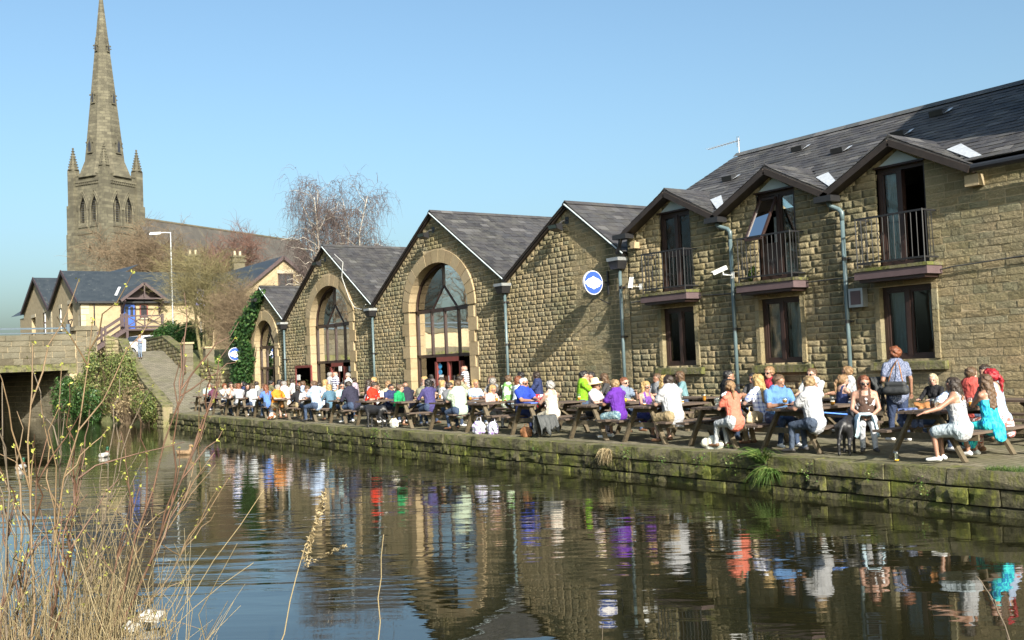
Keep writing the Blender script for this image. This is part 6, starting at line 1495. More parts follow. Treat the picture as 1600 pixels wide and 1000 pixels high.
        ar = 1.08 if not fem else .92; ar *= w**.5
        if sl == 2: P.append(cap(S, E, .062*ar, .052*ar, 'top')); P.append(cap(E, W, .052*ar, .040*ar, 'top'))
        else:
            P.append(cap(S, E, .05*ar, .041*ar, 'skin')); P.append(cap(E, W, .041*ar, .028*ar, 'skin'))
            if sl == 1: P.append(cap(S, S+(E-S)*.58, .066*ar, .064*ar, 'top'))
        d = (W - E)/np.linalg.norm(W-E)
        P.append(dict(cap(W + d*.015, W + d*.065, .026, .030, 'skin', .55), side=np.cross(d, [0,0,1.0])))
        WR[s] = (W, d)
    # scale so that the crown of the head meets the measured height
    topz = Hh(-.01,0,.118)[2] if lean < .5 else Hh(-.06,0,.09)[2]
    sc = zt/topz; sc = max(.72, min(1.08, sc))
    return P, HC, HR, WR, sc, Hh
tmpS = bpy.data.scenes.new('tmp_people')
def remesh_batch(jobs):
    """jobs: list of (verts, faces, voxel, smooth) -> list of (V, F)"""
    obs = []
    for i, (vs, fs, vox, sm) in enumerate(jobs):
        me = bpy.data.meshes.new('tmp'); me.from_pydata([tuple(map(float, p)) for p in vs], [], fs); ob = bpy.data.objects.new('tmp', me); tmpS.collection.objects.link(ob)
        m = ob.modifiers.new('r', 'REMESH'); m.mode = 'VOXEL'; m.voxel_size = vox; m.adaptivity = 0
        s = ob.modifiers.new('s', 'SMOOTH'); s.factor = .5; s.iterations = sm; obs.append(ob)
    vl = tmpS.view_layers[0]; vl.update(); dg = vl.depsgraph; out = []
    for ob in obs:
        ev = ob.evaluated_get(dg).data; V_ = np.empty(len(ev.vertices)*3, np.float32); ev.vertices.foreach_get('co', V_)
        L_ = np.empty(len(ev.loops), np.int32); ev.loops.foreach_get('vertex_index', L_); tot = np.empty(len(ev.polygons), np.int32); ev.polygons.foreach_get('loop_total', tot)
        out.append((V_.reshape(-1,3), L_.reshape(-1,4) if (tot == 4).all() else None))
    for ob in obs: me = ob.data; bpy.data.objects.remove(ob); bpy.data.meshes.remove(me)
    return out
def prims_to_mesh(P):
    vs, fs = [], []
    for p in P:
        a, b = prim_mesh(p); o = len(vs); vs += a; fs += [tuple(i+o for i in f) for f in b]
    return vs, fs
def seg_d(Q, a, b, ra, rb):
    d = b - a; L2 = d.dot(d); t = np.clip(((Q-a) @ d)/max(L2,1e-9), 0, 1); return np.linalg.norm(Q - a - t[:,None]*d, axis=1) - (ra + (rb-ra)*t)
def finger_tubes(W, d, s, curl):
    """five separate bent fingers rooted in the palm"""
    n = np.array([0,0,-1.0]); n = n - d*n.dot(d); n /= np.linalg.norm(n)+1e-9; lat = np.cross(d, n)*s; Ps, Rs = [], []
    for k, (off, L) in enumerate(((-.024,.058),(-.008,.068),(.009,.064),(.024,.05))):
        b = W + d*.075 + lat*off; m = b + d*L*.55 + n*L*.15*curl; e = m + d*L*.42*(1-.5*curl) + n*L*.45*curl; Ps.append([b - d*.02, m, e]); Rs.append([.0105,.0095,.007])
    b = W + d*.03 - lat*.026; Ps.append([b, b - lat*.028 + d*.022 + n*.008, b - lat*.030 + d*.052 + n*.018]); Rs.append([.013,.0105,.008])
    return twig_mesh(np.array(Ps), np.array(Rs), 5)
# hair styles in head space (face towards +x)
HST = {}
def hair_protos():
    C_ = lambda a, b, ra, rb, sq=1.0: cap(a, b, ra, rb, 'h', sq); st = {}
    st['short'] = [C_((-.035,0,.05), (.01,0,.062), .090, .078), C_((-.055,0,.0), (-.055,0,.02), .062, .075), C_((-.03,-.03,.02),(-.03,.03,.02),.07,.07)]
    st['bald'] = [C_((-.052,-.04,-.005), (-.052,.04,-.005), .052, .052), C_((-.03,-.055,.0), (-.03,.055,.0), .036, .036)]
    st['bob'] = st['short'] + [C_((-.03,s*.062,.02), (-.02,s*.066,-.10), .046, .036) for s in (-1,1)] + [C_((-.06,-.03,-.02), (-.06,.03,-.10), .06, .05), C_((-.06,.03,-.02), (-.06,-.03,-.10), .06, .05)]
    st['long'] = st['bob'] + [C_((-.085,s*.03,-.08), (-.105,s*.04,-.34), .052, .03) for s in (-1,1)] + [C_((-.08,0,-.1), (-.11,0,-.36), .05, .03)]
    st['pony'] = st['short'] + [C_((-.03,s*.05,.0),(-.07,s*.03,.0),.045,.05) for s in (-1,1)] + [C_((-.125,0,.02), (-.155,0,-.05), .028, .034), C_((-.155,0,-.05), (-.14,0,-.22), .034, .014)]
    r = random.Random(3); cu = list(st['short'])
    for _ in range(34):
        a, b = r.uniform(-2.2,2.2)+math.pi, r.uniform(-.5,1.4); c = (-.02+.088*math.cos(a)*math.cos(b), .082*math.sin(a)*math.cos(b), .03+.09*math.sin(b))
        if c[0] > .055 and c[2] < .09: continue
        q = r.uniform(.018,.03); cu.append(C_(c, (c[0]+.01,c[1],c[2]), q, q))
    st['curly'] = cu
    res = remesh_batch([prims_to_mesh(v) + (.013, 2) for v in st.values()])
    rg = np.random.default_rng(5)
    for k, (V_, F) in zip(st, res):
        HST[k] = fast_mesh('hair_' + k, V_ + rg.normal(0,.0022,V_.shape) + .006*np.sin(V_[:,[2,0,1]]*95+1.3)*np.sin(V_[:,[1,2,0]]*60), F, hair_mat('brown'), True)
hair_protos()
glm = MB()
for s in (-1, 1): glm.ball((.088, s*.032, .002), (.012,.027,.021), 10, 6); glm.bar((.085,s*.058,.008), (-.01,s*.082,.008), .006, .008)
glm.bar((.093,-.012,.006), (.093,.012,.006), .006, .006)
GLASSES = glm.mesh('sunglasses', M['lens_dark'], True)
hat = MB(); hat.lathe((-.01,0,.05), [(.02,.135),(.07,.13),(.092,.10),(.10,.035),(.105,.03),(.185,.0),(.19,.005),(.105,.038)], 20); HAT = hat.mesh('straw_hat', M['straw'], True)
PEOPLE = [
 (-46.96, 15.25, 0, 1.23, 's', 'm', 1.05, 'greyblue', 1, 'black', 't', 'bald', 'grey', 'table', 0.25, -0.1, 0, 'bald man in grey-blue T-shirt at the far left end table'),
 (-45.64, 15.09, 180, 1.14, 's', 'f', 1.0, 'maroon', 1, 'navy', 't', 'short', 'brown', 'table', 0.2, 0, 0, 'person in maroon top with back turned at the far left end table'),
 (-41.91, 14.27, 0, 1.22, 's', 'f', 0.95, 'white', 1, 'jean', 't', 'curly', 'auburn', 'chin', 0.2, 0.2, 0, 'auburn-haired person in white between maroon top and sunglasses woman'),
 (-40.18, 13.94, 0, 1.28, 's', 'f', 0.95, 'pinkpale', 1, 'jean', 't', 'short', 'dark', 'chin2', 0.15, 0, 1, 'woman in pale pink with sunglasses, both hands at her chin'),
 (-38.86, 13.86, 180, 1.23, 's', 'f', 1.05, 'white', 1, 'white', 't', 'bob', 'auburn', 'table', 0.15, 0, 0, 'dark-red-haired woman in white shirt and white trousers, back turned'),
 (-46.29, 16.78, -90, 1.25, 's', 'm', 1, 'black', 2, 'jean', 't', 'short', 'black', 'table', 0.1, 0, 0, 'black-haired man behind the dark-haired woman near the small arch door'),
 (-40.18, 14.64, 0, 1.19, 's', 'f', 0.95, 'black', 2, 'jean', 't', 'long', 'black', 'table', 0.1, 0, 0, 'pale-faced woman with long black hair in dark top, facing the canal'),
 (-37.42, 13.9, 180, 1.16, 's', 'm', 1.1, 'greywhite', 1, 'jean', 't', 'short', 'brown', 'table', 0.15, 0, 0, 'brown-haired man in grey-white shirt, back turned, left part of quay'),
 (-44.61, 16.78, -130, 1.22, 's', 'm', 1, 'lightgrey', 1, 'jean', 't', 'short', 'dark', 'table', 0.1, -0.6, 0, 'dark-haired man in light grey shirt in profile under the small arch'),
 (-35.27, 13.6, 180, 1.17, 's', 'f', 0.95, 'blue', 1, 'jean', 't', 'long', 'auburn', 'table', 0.2, 0, 0, 'auburn-haired woman in blue and white top left of the orange polo'),
 (-40.29, 15.65, 90, 1.28, 's', 'm', 1, 'olive', 1, 'jean', 't', 'short', 'black', 'table', 0.1, 0, 0, 'black-haired man by the small arch door, behind the auburn-haired woman'),
 (-34.24, 13.51, 20, 1.17, 's', 'm', 1.15, 'orange', 1, 'khaki', 's', 'short', 'grey', 'table', 0.2, 0.2, 0, 'grey-haired man in orange polo and khaki shorts'),
 (-39.38, 15.65, 90, 1.3, 's', 'f', 1, 'black', 2, 'jean', 't', 'bob', 'black', 'table', 0.1, 0, 0, 'black-haired woman in black behind the orange polo man'),
 (-35.27, 14.3, 190, 1.27, 's', 'm', 1.1, 'palepink', 2, 'khaki', 't', 'short', 'grey', 'table', 0.15, 0.4, 0, 'grey-haired man in pale pink shirt beside the orange polo'),
 (-40.45, 16.78, -125, 1.31, 's', 'm', 1, 'palegrey', 1, 'jean', 't', 'short', 'dark', 'table', 0.1, -0.6, 0, 'dark-haired man in pale grey shirt left of the open red door'),
 (-32.92, 13.84, 180, 1.12, 's', 'f', 1.05, 'black', 2, 'khaki', 't', 'pony', 'dark', 'table', 0.2, 0, 0, 'woman in black top and beige trousers with dark ponytail, back turned'),
 (-39.65, 16.78, -90, 1.14, 's', 'm', 1, 'salmon', 1, 'jean', 't', 'short', 'auburn', 'table', 0.1, 0, 0, 'red-haired man in salmon below the open red door'),
 (-31.79, 13.54, 0, 1.11, 's', 'm', 0.9, 'white', 1, 'jean', 't', 'short', 'brown', 'table', 0.4, 0, 0, 'man in white leaning forward opposite the black-topped woman'),
 (-30.47, 13.4, 205, 1.28, 's', 'm', 1.1, 'paleblue', 1, 'jean', 't', 'short', 'brown', 'table', 0.15, 0.3, 0, 'brown-haired man in pale blue shirt below the open red door'),
 (-34.96, 15.65, 90, 1.26, 's', 'f', 1, 'palegreen', 1, 'jean', 't', 'bob', 'blonde', 'table', 0.1, 0, 0, 'fair-haired woman in pale green beside the striped standing man'),
 (-30.47, 13.88, 180, 1.15, 's', 'f', 1.0, 'denim', 2, 'black', 't', 'bob', 'blonde', 'table', 0.2, 0, 0, 'blonde woman in denim jacket, back turned'),
 (-29.37, 13.73, 0, 1.21, 's', 'f', 0.95, 'aqua', 1, 'jean', 't', 'long', 'black', 'table', 0.1, 0, 1, 'black-haired woman in sunglasses and aqua top beside the denim jacket'),
 (-28.05, 13.54, 190, 1.23, 's', 'm', 1.15, 'navydark', 2, 'jean', 't', 'short', 'dark', 'table', 0.4, 0.1, 0, 'dark-haired man in dark navy sweater leaning left, back turned'),
 (-31.79, 15.14, 0, 1.06, 's', 'f', 0.9, 'black', 2, 'jean', 't', 'bob', 'brown', 'table', 0.2, 0, 0, 'brown-haired woman half hidden behind the dark navy sweater'),
 (-34.55, 16.78, -130, 1.28, 's', 'm', 1, 'lilac', 1, 'jean', 't', 'short', 'dark', 'table', 0.1, -0.5, 0, 'dark-haired man in lilac shirt right of the curly grey woman'),
 (-27.28, 13.62, 35, 1.19, 's', 'm', 1.15, 'red', 1, 'black', 't', 'short', 'dark', 'table', 0.35, 0.0, 0, 'man in bright red polo leaning over the table'),
 (-33.01, 16.78, -90, 1.28, 's', 'f', 1, 'monochrome', 0, 'black', 't', 'curly', 'blonde', 'table', 0.05, 0, 1, 'blonde woman in sunglasses and black-and-white dress by the wall'),
 (-28.05, 14.22, 360, 1.12, 's', 'm', 0.9, 'whitelogo', 1, 'jean', 't', 'short', 'brown', 'table', 0.35, 0, 0, 'person in white T-shirt with red print beside the red polo'),
 (-27.28, 14.36, 0, 1.11, 's', 'm', 1.0, 'navy', 1, 'jean', 't', 'short', 'black', 'table', 0.1, 0.2, 1, 'man in sunglasses and navy top left of the green fleece'),
 (-25.11, 13.41, 30, 1.13, 's', 'm', 0.9, 'green', 2, 'black', 's', 'short', 'brown', 'lap', 0.2, 0.3, 0, 'boy in bright green fleece and black shorts'),
 (-31.13, 16.78, -90, 1.06, 's', 'm', 1, 'plum', 1, 'jean', 't', 'short', 'dark', 'table', 0.1, 0.3, 0, 'dark-haired man between the green fleece boy and the bald navy man'),
 (-25.96, 14.23, 180, 1.17, 's', 'm', 1.15, 'navydark', 2, 'jean', 't', 'bald', 'brown', 'table', 0.2, 0, 0, 'bald man in navy sweater and jeans, back turned'),
 (-25.11, 14.3, 0, 1.24, 's', 'm', 1.05, 'olivegrey', 1, 'jean', 't', 'bald', 'grey', 'chin', 0.1, 0.1, 0, 'bald man in olive-grey shirt facing the navy-topped woman'),
 (-23.79, 13.73, 180, 1.26, 's', 'f', 1.05, 'indigo', 2, 'jean', 't', 'bob', 'black', 'chin', 0.15, 0, 0, 'black-haired woman in indigo top and jeans, back turned'),
 (-29.3, 16.78, -90, 1.27, 's', 'f', 1, 'grey', 1, 'jean', 't', 'bob', 'blonde', 'table', 0.1, 0, 0, 'blonde woman by the wall behind the bald olive-shirted man'),
 (-26.48, 15.65, 90, 1.16, 's', 'f', 1, 'white', 1, 'jean', 't', 'bob', 'blonde', 'table', 0.1, 0, 0, 'blonde woman in white behind the grey T-shirt man'),
 (-28.23, 16.78, -90, 1.21, 's', 'm', 1, 'grey', 1, 'jean', 't', 'short', 'brown', 'table', 0.1, 0, 0, 'fair-brown-haired man below the big arch door'),
 (-22.92, 13.73, 20, 1.15, 's', 'm', 1.05, 'slate', 1, 'jean', 't', 'short', 'dark', 'table', 0.15, 0.3, 1, 'man in slate-grey T-shirt and sunglasses facing right'),
 (-21.6, 13.3, 185, 1.22, 's', 'm', 1.25, 'mint', 1, 'jean', 't', 'short', 'brown', 'table', 0.1, -0.1, 0, 'heavy man in pale mint polo and jeans, back turned'),
 (-27.6, 16.78, -90, 1.12, 's', 'f', 0.9, 'beige', 1, 'jean', 't', 'bob', 'blonde', 'table', 0.1, 0, 0, 'blonde person left of the mint polo man'),
 (-25.39, 15.65, 90, 1.29, 's', 'm', 1.1, 'sage', 1, 'jean', 't', 'short', 'dark', 'table', 0.05, 0, 0, 'dark-haired man in sage-beige shirt behind the mint polo'),
 (-26.22, 16.78, -90, 1.02, 's', 'f', 0.9, 'black', 0, 'jean', 't', 'curly', 'brown', 'chin', 0.25, 0, 0, 'woman with her hand over her face right of the mint polo'),
 (-21.12, 13.83, 10, 1.07, 's', 'f', 1.05, 'pink', 1, 'grey', 't', 'bob', 'blonde', 'table', 0.3, 0.1, 0, 'blonde woman in pink looking down at her phone'),
 (-23.73, 15.65, 90, 1.19, 's', 'm', 1.1, 'charcoalrib', 2, 'khaki', 't', 'short', 'grey', 'table', 0.1, 0.4, 0, 'grey-haired man in charcoal striped sweater, back turned'),
 (-25.29, 16.78, -90, 1.23, 's', 'm', 1, 'grey', 1, 'jean', 't', 'short', 'brown', 'table', 0.1, 0, 0, 'brown-haired man facing the charcoal striped sweater'),
 (-22.97, 15.65, 90, 1.26, 's', 'm', 1, 'greenwhite', 1, 'jean', 't', 'short', 'brown', 'table', 0.1, 0.5, 0, 'brown-haired man in green and white T-shirt beside the drainpipe'),
 (-22.5, 15.65, 90, 1.23, 's', 'f', 1, 'icewhite', 1, 'jean', 't', 'bob', 'auburn', 'table', 0.1, 0.2, 0, 'auburn-haired woman in ice-white shirt behind the blue polo'),
 (-23.73, 16.78, -130, 1.33, 's', 'm', 1.05, 'white', 1, 'jean', 't', 'short', 'black', 'chin', 0.1, -0.6, 0, 'black-haired man in white shirt in profile by the wall'),
 (-23.03, 16.78, -135, 1.32, 's', 'm', 1.05, 'navy', 1, 'jean', 't', 'short', 'dark', 'table', 0.05, -0.6, 0, 'dark-haired man in navy T-shirt in profile by the wall'),
 (-19.22, 13.55, 10, 1.24, 's', 'm', 1.1, 'royal', 1, 'navy', 't', 'short', 'white', 'table', 0.05, 0.1, 1, 'white-haired man in royal blue polo and sunglasses'),
 (-17.9, 13.39, 185, 1.16, 's', 'f', 1.1, 'creamdots', 0, 'cream', 't', 'curly', 'silver', 'chin', 0.05, -0.1, 0, 'grey-haired woman in cream patterned sleeveless top'),
 (-19.7, 15.65, 60, 1.32, 's', 'm', 1.1, 'lime', 1, 'jean', 't', 'short', 'black', 'chin', 0.1, -0.5, 0, 'man in lime green T-shirt by the wall'),
 (-20.59, 16.78, -90, 1.28, 's', 'f', 0.95, 'black', 2, 'jean', 't', 'long', 'black', 'chin', 0.1, 0.2, 0, 'smiling woman with long black hair in black by the wall'),
 (-19.95, 16.78, -135, 1.23, 's', 'f', 0.95, 'charcoal', 2, 'jean', 't', 'long', 'brown', 'table', 0.2, -0.6, 1, 'brown-haired woman in charcoal beside the tall drainpipe'),
 (-17.02, 13.81, 20, 1.16, 's', 'f', 1.05, 'palepink', 1, 'black', 't', 'short', 'auburn', 'table', 0.15, 0.4, 1, 'woman in straw hat and pale pink shirt'),
 (-15.7, 13.41, 190, 1.18, 's', 'm', 1.1, 'purple', 1, 'camoblue', 's', 'short', 'fair', 'table', 0.1, -0.2, 0, 'man in purple T-shirt and blue camouflage shorts'),
 (-17.02, 14.69, 0, 1.18, 's', 'm', 1.0, 'steel', 1, 'jean', 't', 'short', 'auburn', 'drink', 0.05, 0.2, 1, 'red-haired man in steel-blue T-shirt behind the purple T-shirt'),
 (-15.31, 13.75, 0, 1.12, 's', 'f', 0.95, 'violet', 0, 'navy', 's', 'bob', 'blonde', 'table', 0.1, 0.1, 1, 'blonde woman in violet vest and large sunglasses'),
 (-16.8, 15.65, 90, 1.18, 's', 'f', 0.95, 'grey', 2, 'jean', 't', 'long', 'blonde', 'table', 0.1, 0, 0, 'long-haired blonde woman in grey, back turned, by the wall'),
 (-13.99, 13.29, 180, 1.24, 's', 'm', 1.2, 'white', 1, 'khaki', 's', 'short', 'dark', 'table', 0.15, 0, 0, 'dark-haired man in white T-shirt and khaki shorts, back turned'),
 (-17.25, 16.78, -130, 1.24, 's', 'f', 0.95, 'teal', 1, 'jean', 't', 'bob', 'brown', 'chin', 0.15, -0.5, 0, 'brown-haired woman in teal top under the left window'),
 (-14.89, 15.65, 70, 1.25, 's', 'm', 1.1, 'black', 1, 'jean', 't', 'short', 'black', 'table', 0.1, -0.5, 0, 'man in black T-shirt left of the drainpipe under the windows'),
 (-12.21, 13.01, 180, 1.14, 's', 'f', 1.1, 'coral', 1, 'lightgrey', 't', 'pony', 'lightbrown', 'table', 0.1, -0.5, 0, 'woman in coral T-shirt and pale grey trousers, back turned'),
 (-13.53, 14.26, 0, 1.1, 's', 'f', 0.95, 'whitelogo', 1, 'jean', 't', 'bob', 'brown', 'table', 0.1, 0.2, 0, 'brown-haired woman in white printed top hidden behind the coral T-shirt'),
 (-15.12, 16.78, -90, 1.16, 's', 'm', 0.95, 'charcoal', 1, 'jean', 't', 'short', 'black', 'table', 0.05, 0, 1, 'black-haired man in sunglasses and charcoal top under the middle window'),
 (-12.21, 13.69, 180, 1.22, 's', 'f', 1.05, 'plaid', 1, 'khaki', 't', 'long', 'blonde', 'table', 0.08, 0.1, 0, 'long-haired blonde woman in blue and white checked shirt'),
 (-14.66, 16.78, -90, 1.29, 's', 'f', 1, 'crimson', 1, 'jean', 't', 'curly', 'lightbrown', 'table', 0.05, 0, 1, 'curly-haired woman in crimson under the middle window'),
 (-11.79, 13.57, -15, 1.21, 's', 'm', 1.1, 'cornflower', 1, 'jean', 't', 'curly', 'brown', 'table', 0.2, 0.2, 0, 'curly-haired person in cornflower blue T-shirt'),
 (-13.54, 16.78, -90, 1.24, 's', 'm', 1.05, 'palegrey', 1, 'jean', 't', 'short', 'brown', 'table', 0.08, 0.1, 1, 'man in pale grey shirt and sunglasses by the wall'),
 (-10.47, 12.94, 180, 1.2, 's', 'm', 1.1, 'white', 1, 'jeandark', 't', 'short', 'fair', 'phone', 0.1, -0.3, 0, 'man in white shirt and jeans holding a phone to his ear'),
 (-12.67, 16.78, -130, 1.26, 's', 'm', 1, 'white', 1, 'jean', 't', 'short', 'lightbrown', 'table', 0.05, -0.6, 0, 'brown-haired man in white shirt in profile by the wall, beside the meter box'),
 (-12.04, 15.65, 75, 1.12, 's', 'f', 0.95, 'navy', 0, 'jean', 't', 'pony', 'lightbrown', 'table', 0.1, -0.4, 0, 'woman in navy vest, back turned, left of the standing woman'),
 (-10.13, 13.75, -50, 1.17, 's', 'f', 1.0, 'brownwhite', 0, 'white', 't', 'long', 'auburn', 'lap', 0.1, 0.2, 1, 'auburn-haired woman in sunglasses and brown top petting the black dog'),
 (-9.33, 14.28, 0, 1.0, 's', 'm', 1.0, 'bluecheck', 1, 'jean', 't', 'short', 'chestnut', 'table', 0.75, 0, 0, 'chestnut-haired man bent forward over the right-hand table'),
 (-10.84, 16.78, -90, 1.09, 's', 'f', 0.95, 'black', 2, 'jean', 't', 'bob', 'silverblonde', 'table', 0.1, 0.4, 0, 'silver-blonde woman in black behind the bent-over man'),
 (-9.33, 14.75, 0, 1.07, 's', 'm', 1.0, 'black', 2, 'jean', 't', 'short', 'dark', 'table', 0.2, 0.2, 0, 'smiling short-haired man in black at the right-hand table'),
 (-8.01, 12.93, 188, 1.15, 's', 'f', 1.1, 'white', 0, 'paledenim', 's', 'long', 'dark', 'reach', 0.1, 0, 0, 'dark-haired woman in white sleeveless top stretching her arm out'),
 (-9.47, 15.65, 90, 1.22, 's', 'm', 1.1, 'brick', 1, 'jean', 't', 'short', 'brown', 'table', 0.02, 0, 0, 'man in brick-red T-shirt by the wall at the right'),
 (-9.86, 16.78, -90, 1.22, 's', 'm', 1.0, 'grey', 1, 'jean', 't', 'short', 'dark', 'table', 0.05, 0, 0, 'dark-haired man against the wall at the far right'),
 (-8.01, 13.68, 175, 1.16, 's', 'f', 1.0, 'turquoise', 0, 'turquoise', 'k', 'long', 'brown', 'chin', 0.08, -0.2, 0, 'woman with long brown hair in turquoise dress'),
 (-8.19, 14.22, 180, 1.22, 's', 'f', 1.05, 'paleblue', 0, 'patternskirt', 'k', 'pony', 'redhair', 'table', 0.15, 0.1, 0, 'red-haired woman in pale blue top and patterned skirt'),
 (-34.63, 16.0, -100, 1.58, 'w', 'm', 1.05, 'navystripe', 1, 'khaki', 't', 'bald', 'grey', 'down', 0, 0, 0, 'bald man in navy and white striped polo standing by the red doors'),
 (-35.8, 16.3, 90, 1.55, 'w', 'm', 1.0, 'white', 1, 'jean', 't', 'short', 'grey', 'down', 0, 0, 0, 'man in white standing behind the striped polo'),
 (-33.56, 16.0, -80, 1.51, 'w', 'f', 1.05, 'whitejacket', 2, 'jean', 't', 'curly', 'grey', 'chin', 0, 0, 1, 'curly grey-haired woman in white jacket and red scarf, standing'),
 (-27.07, 16.9, -120, 1.61, 'w', 'm', 1.05, 'greystripe', 1, 'khaki', 't', 'bald', 'grey', 'down', 0, 0, 0, 'bald man in grey striped shirt standing at the big arch door'),
 (-10.75, 15.5, 150, 1.63, 'w', 'f', 1.1, 'bluedots', 1, 'navytrouser', 't', 'curly', 'chestnut', 'bag', 0, 0, 0, 'woman in blue patterned top standing with a black shoulder bag'),
]
for e in [
 (-40.55, 14.35, 180, 1.22, 's', 'f', 1.0, 'grey', 1, 'jean', 't', 'bob', 'brown', 'table', .15, 0, 0, 'brown-haired woman in grey behind the white-shirted woman, far left'),
 (-36.6, 13.95, 0, 1.2, 's', 'm', 1.0, 'slate', 1, 'jean', 't', 'short', 'brown', 'table', .15, .2, 0, 'brown-haired man in slate shirt facing the auburn-haired woman in blue'),
 (-32.9, 14.6, 180, 1.2, 's', 'm', 1.0, 'whitelogo', 1, 'jean', 't', 'short', 'dark', 'table', .15, .3, 0, 'dark-haired man in white print top just left of the pale blue shirt'),
 (-28.05, 14.75, 180, 1.2, 's', 'f', 1.0, 'beige', 1, 'jean', 't', 'bob', 'lightbrown', 'table', .15, 0, 0, 'light-brown-haired woman in beige left of the red polo'),
 (-26.0, 14.85, 180, 1.2, 's', 'm', 1.0, 'olive', 1, 'jean', 't', 'short', 'brown', 'table', .15, .3, 0, 'brown-haired man in olive behind the bald navy man'),
 (-23.0, 14.6, 0, 1.2, 's', 'f', .95, 'paleblue', 1, 'jean', 't', 'bob', 'blonde', 'table', .15, .1, 0, 'blonde woman in pale blue behind the slate T-shirt man'),
 (-28.2, 16.78, -90, 1.22, 's', 'm', 1.0, 'charcoal', 1, 'jean', 't', 'short', 'dark', 'table', .1, .2, 0, 'dark-haired man in charcoal below the big arch, left of the doors'),
 (-31.4, 15.65, 90, 1.22, 's', 'f', 1.0, 'lilac', 1, 'jean', 't', 'long', 'dark', 'table', .1, .2, 0, 'long-haired woman in lilac, back turned, between the two large arches'),
 (-37.0, 15.65, 90, 1.22, 's', 'm', 1.0, 'paleblue', 1, 'jean', 't', 'short', 'brown', 'table', .1, .2, 0, 'man in pale blue, back turned, before the open red door'),
 (-41.2, 16.78, -90, 1.22, 's', 'f', .95, 'salmon', 1, 'jean', 't', 'bob', 'brown', 'table', .1, .2, 0, 'woman in salmon by the wall left of the open red door'),
 (-43.4, 15.65, 90, 1.22, 's', 'm', 1.0, 'navy', 1, 'jean', 't', 'short', 'black', 'table', .1, .2, 0, 'man in navy, back turned, before the small arch'),
 (-18.1, 16.78, -90, 1.2, 's', 'm', 1.0, 'grey', 1, 'jean', 't', 'short', 'brown', 'table', .1, -.3, 0, 'man in grey by the wall just right of the tall drainpipe'),
 (-14.7, 14.3, 180, 1.2, 's', 'f', .95, 'black', 1, 'jean', 't', 'bob', 'dark', 'table', .1, 0, 0, 'dark-haired woman in black beyond the white T-shirt man') if False else None,
]:
    if e: PEOPLE.append(e)
PEOPLE.append((-57.9, 15.1, -40, 1.30, 'w', 'f', .9, 'steel', 0, 'steel', 't', 'bob', 'blonde', 'chin', 0, .3, 0, 'child in a blue dress walking down the ramp'))
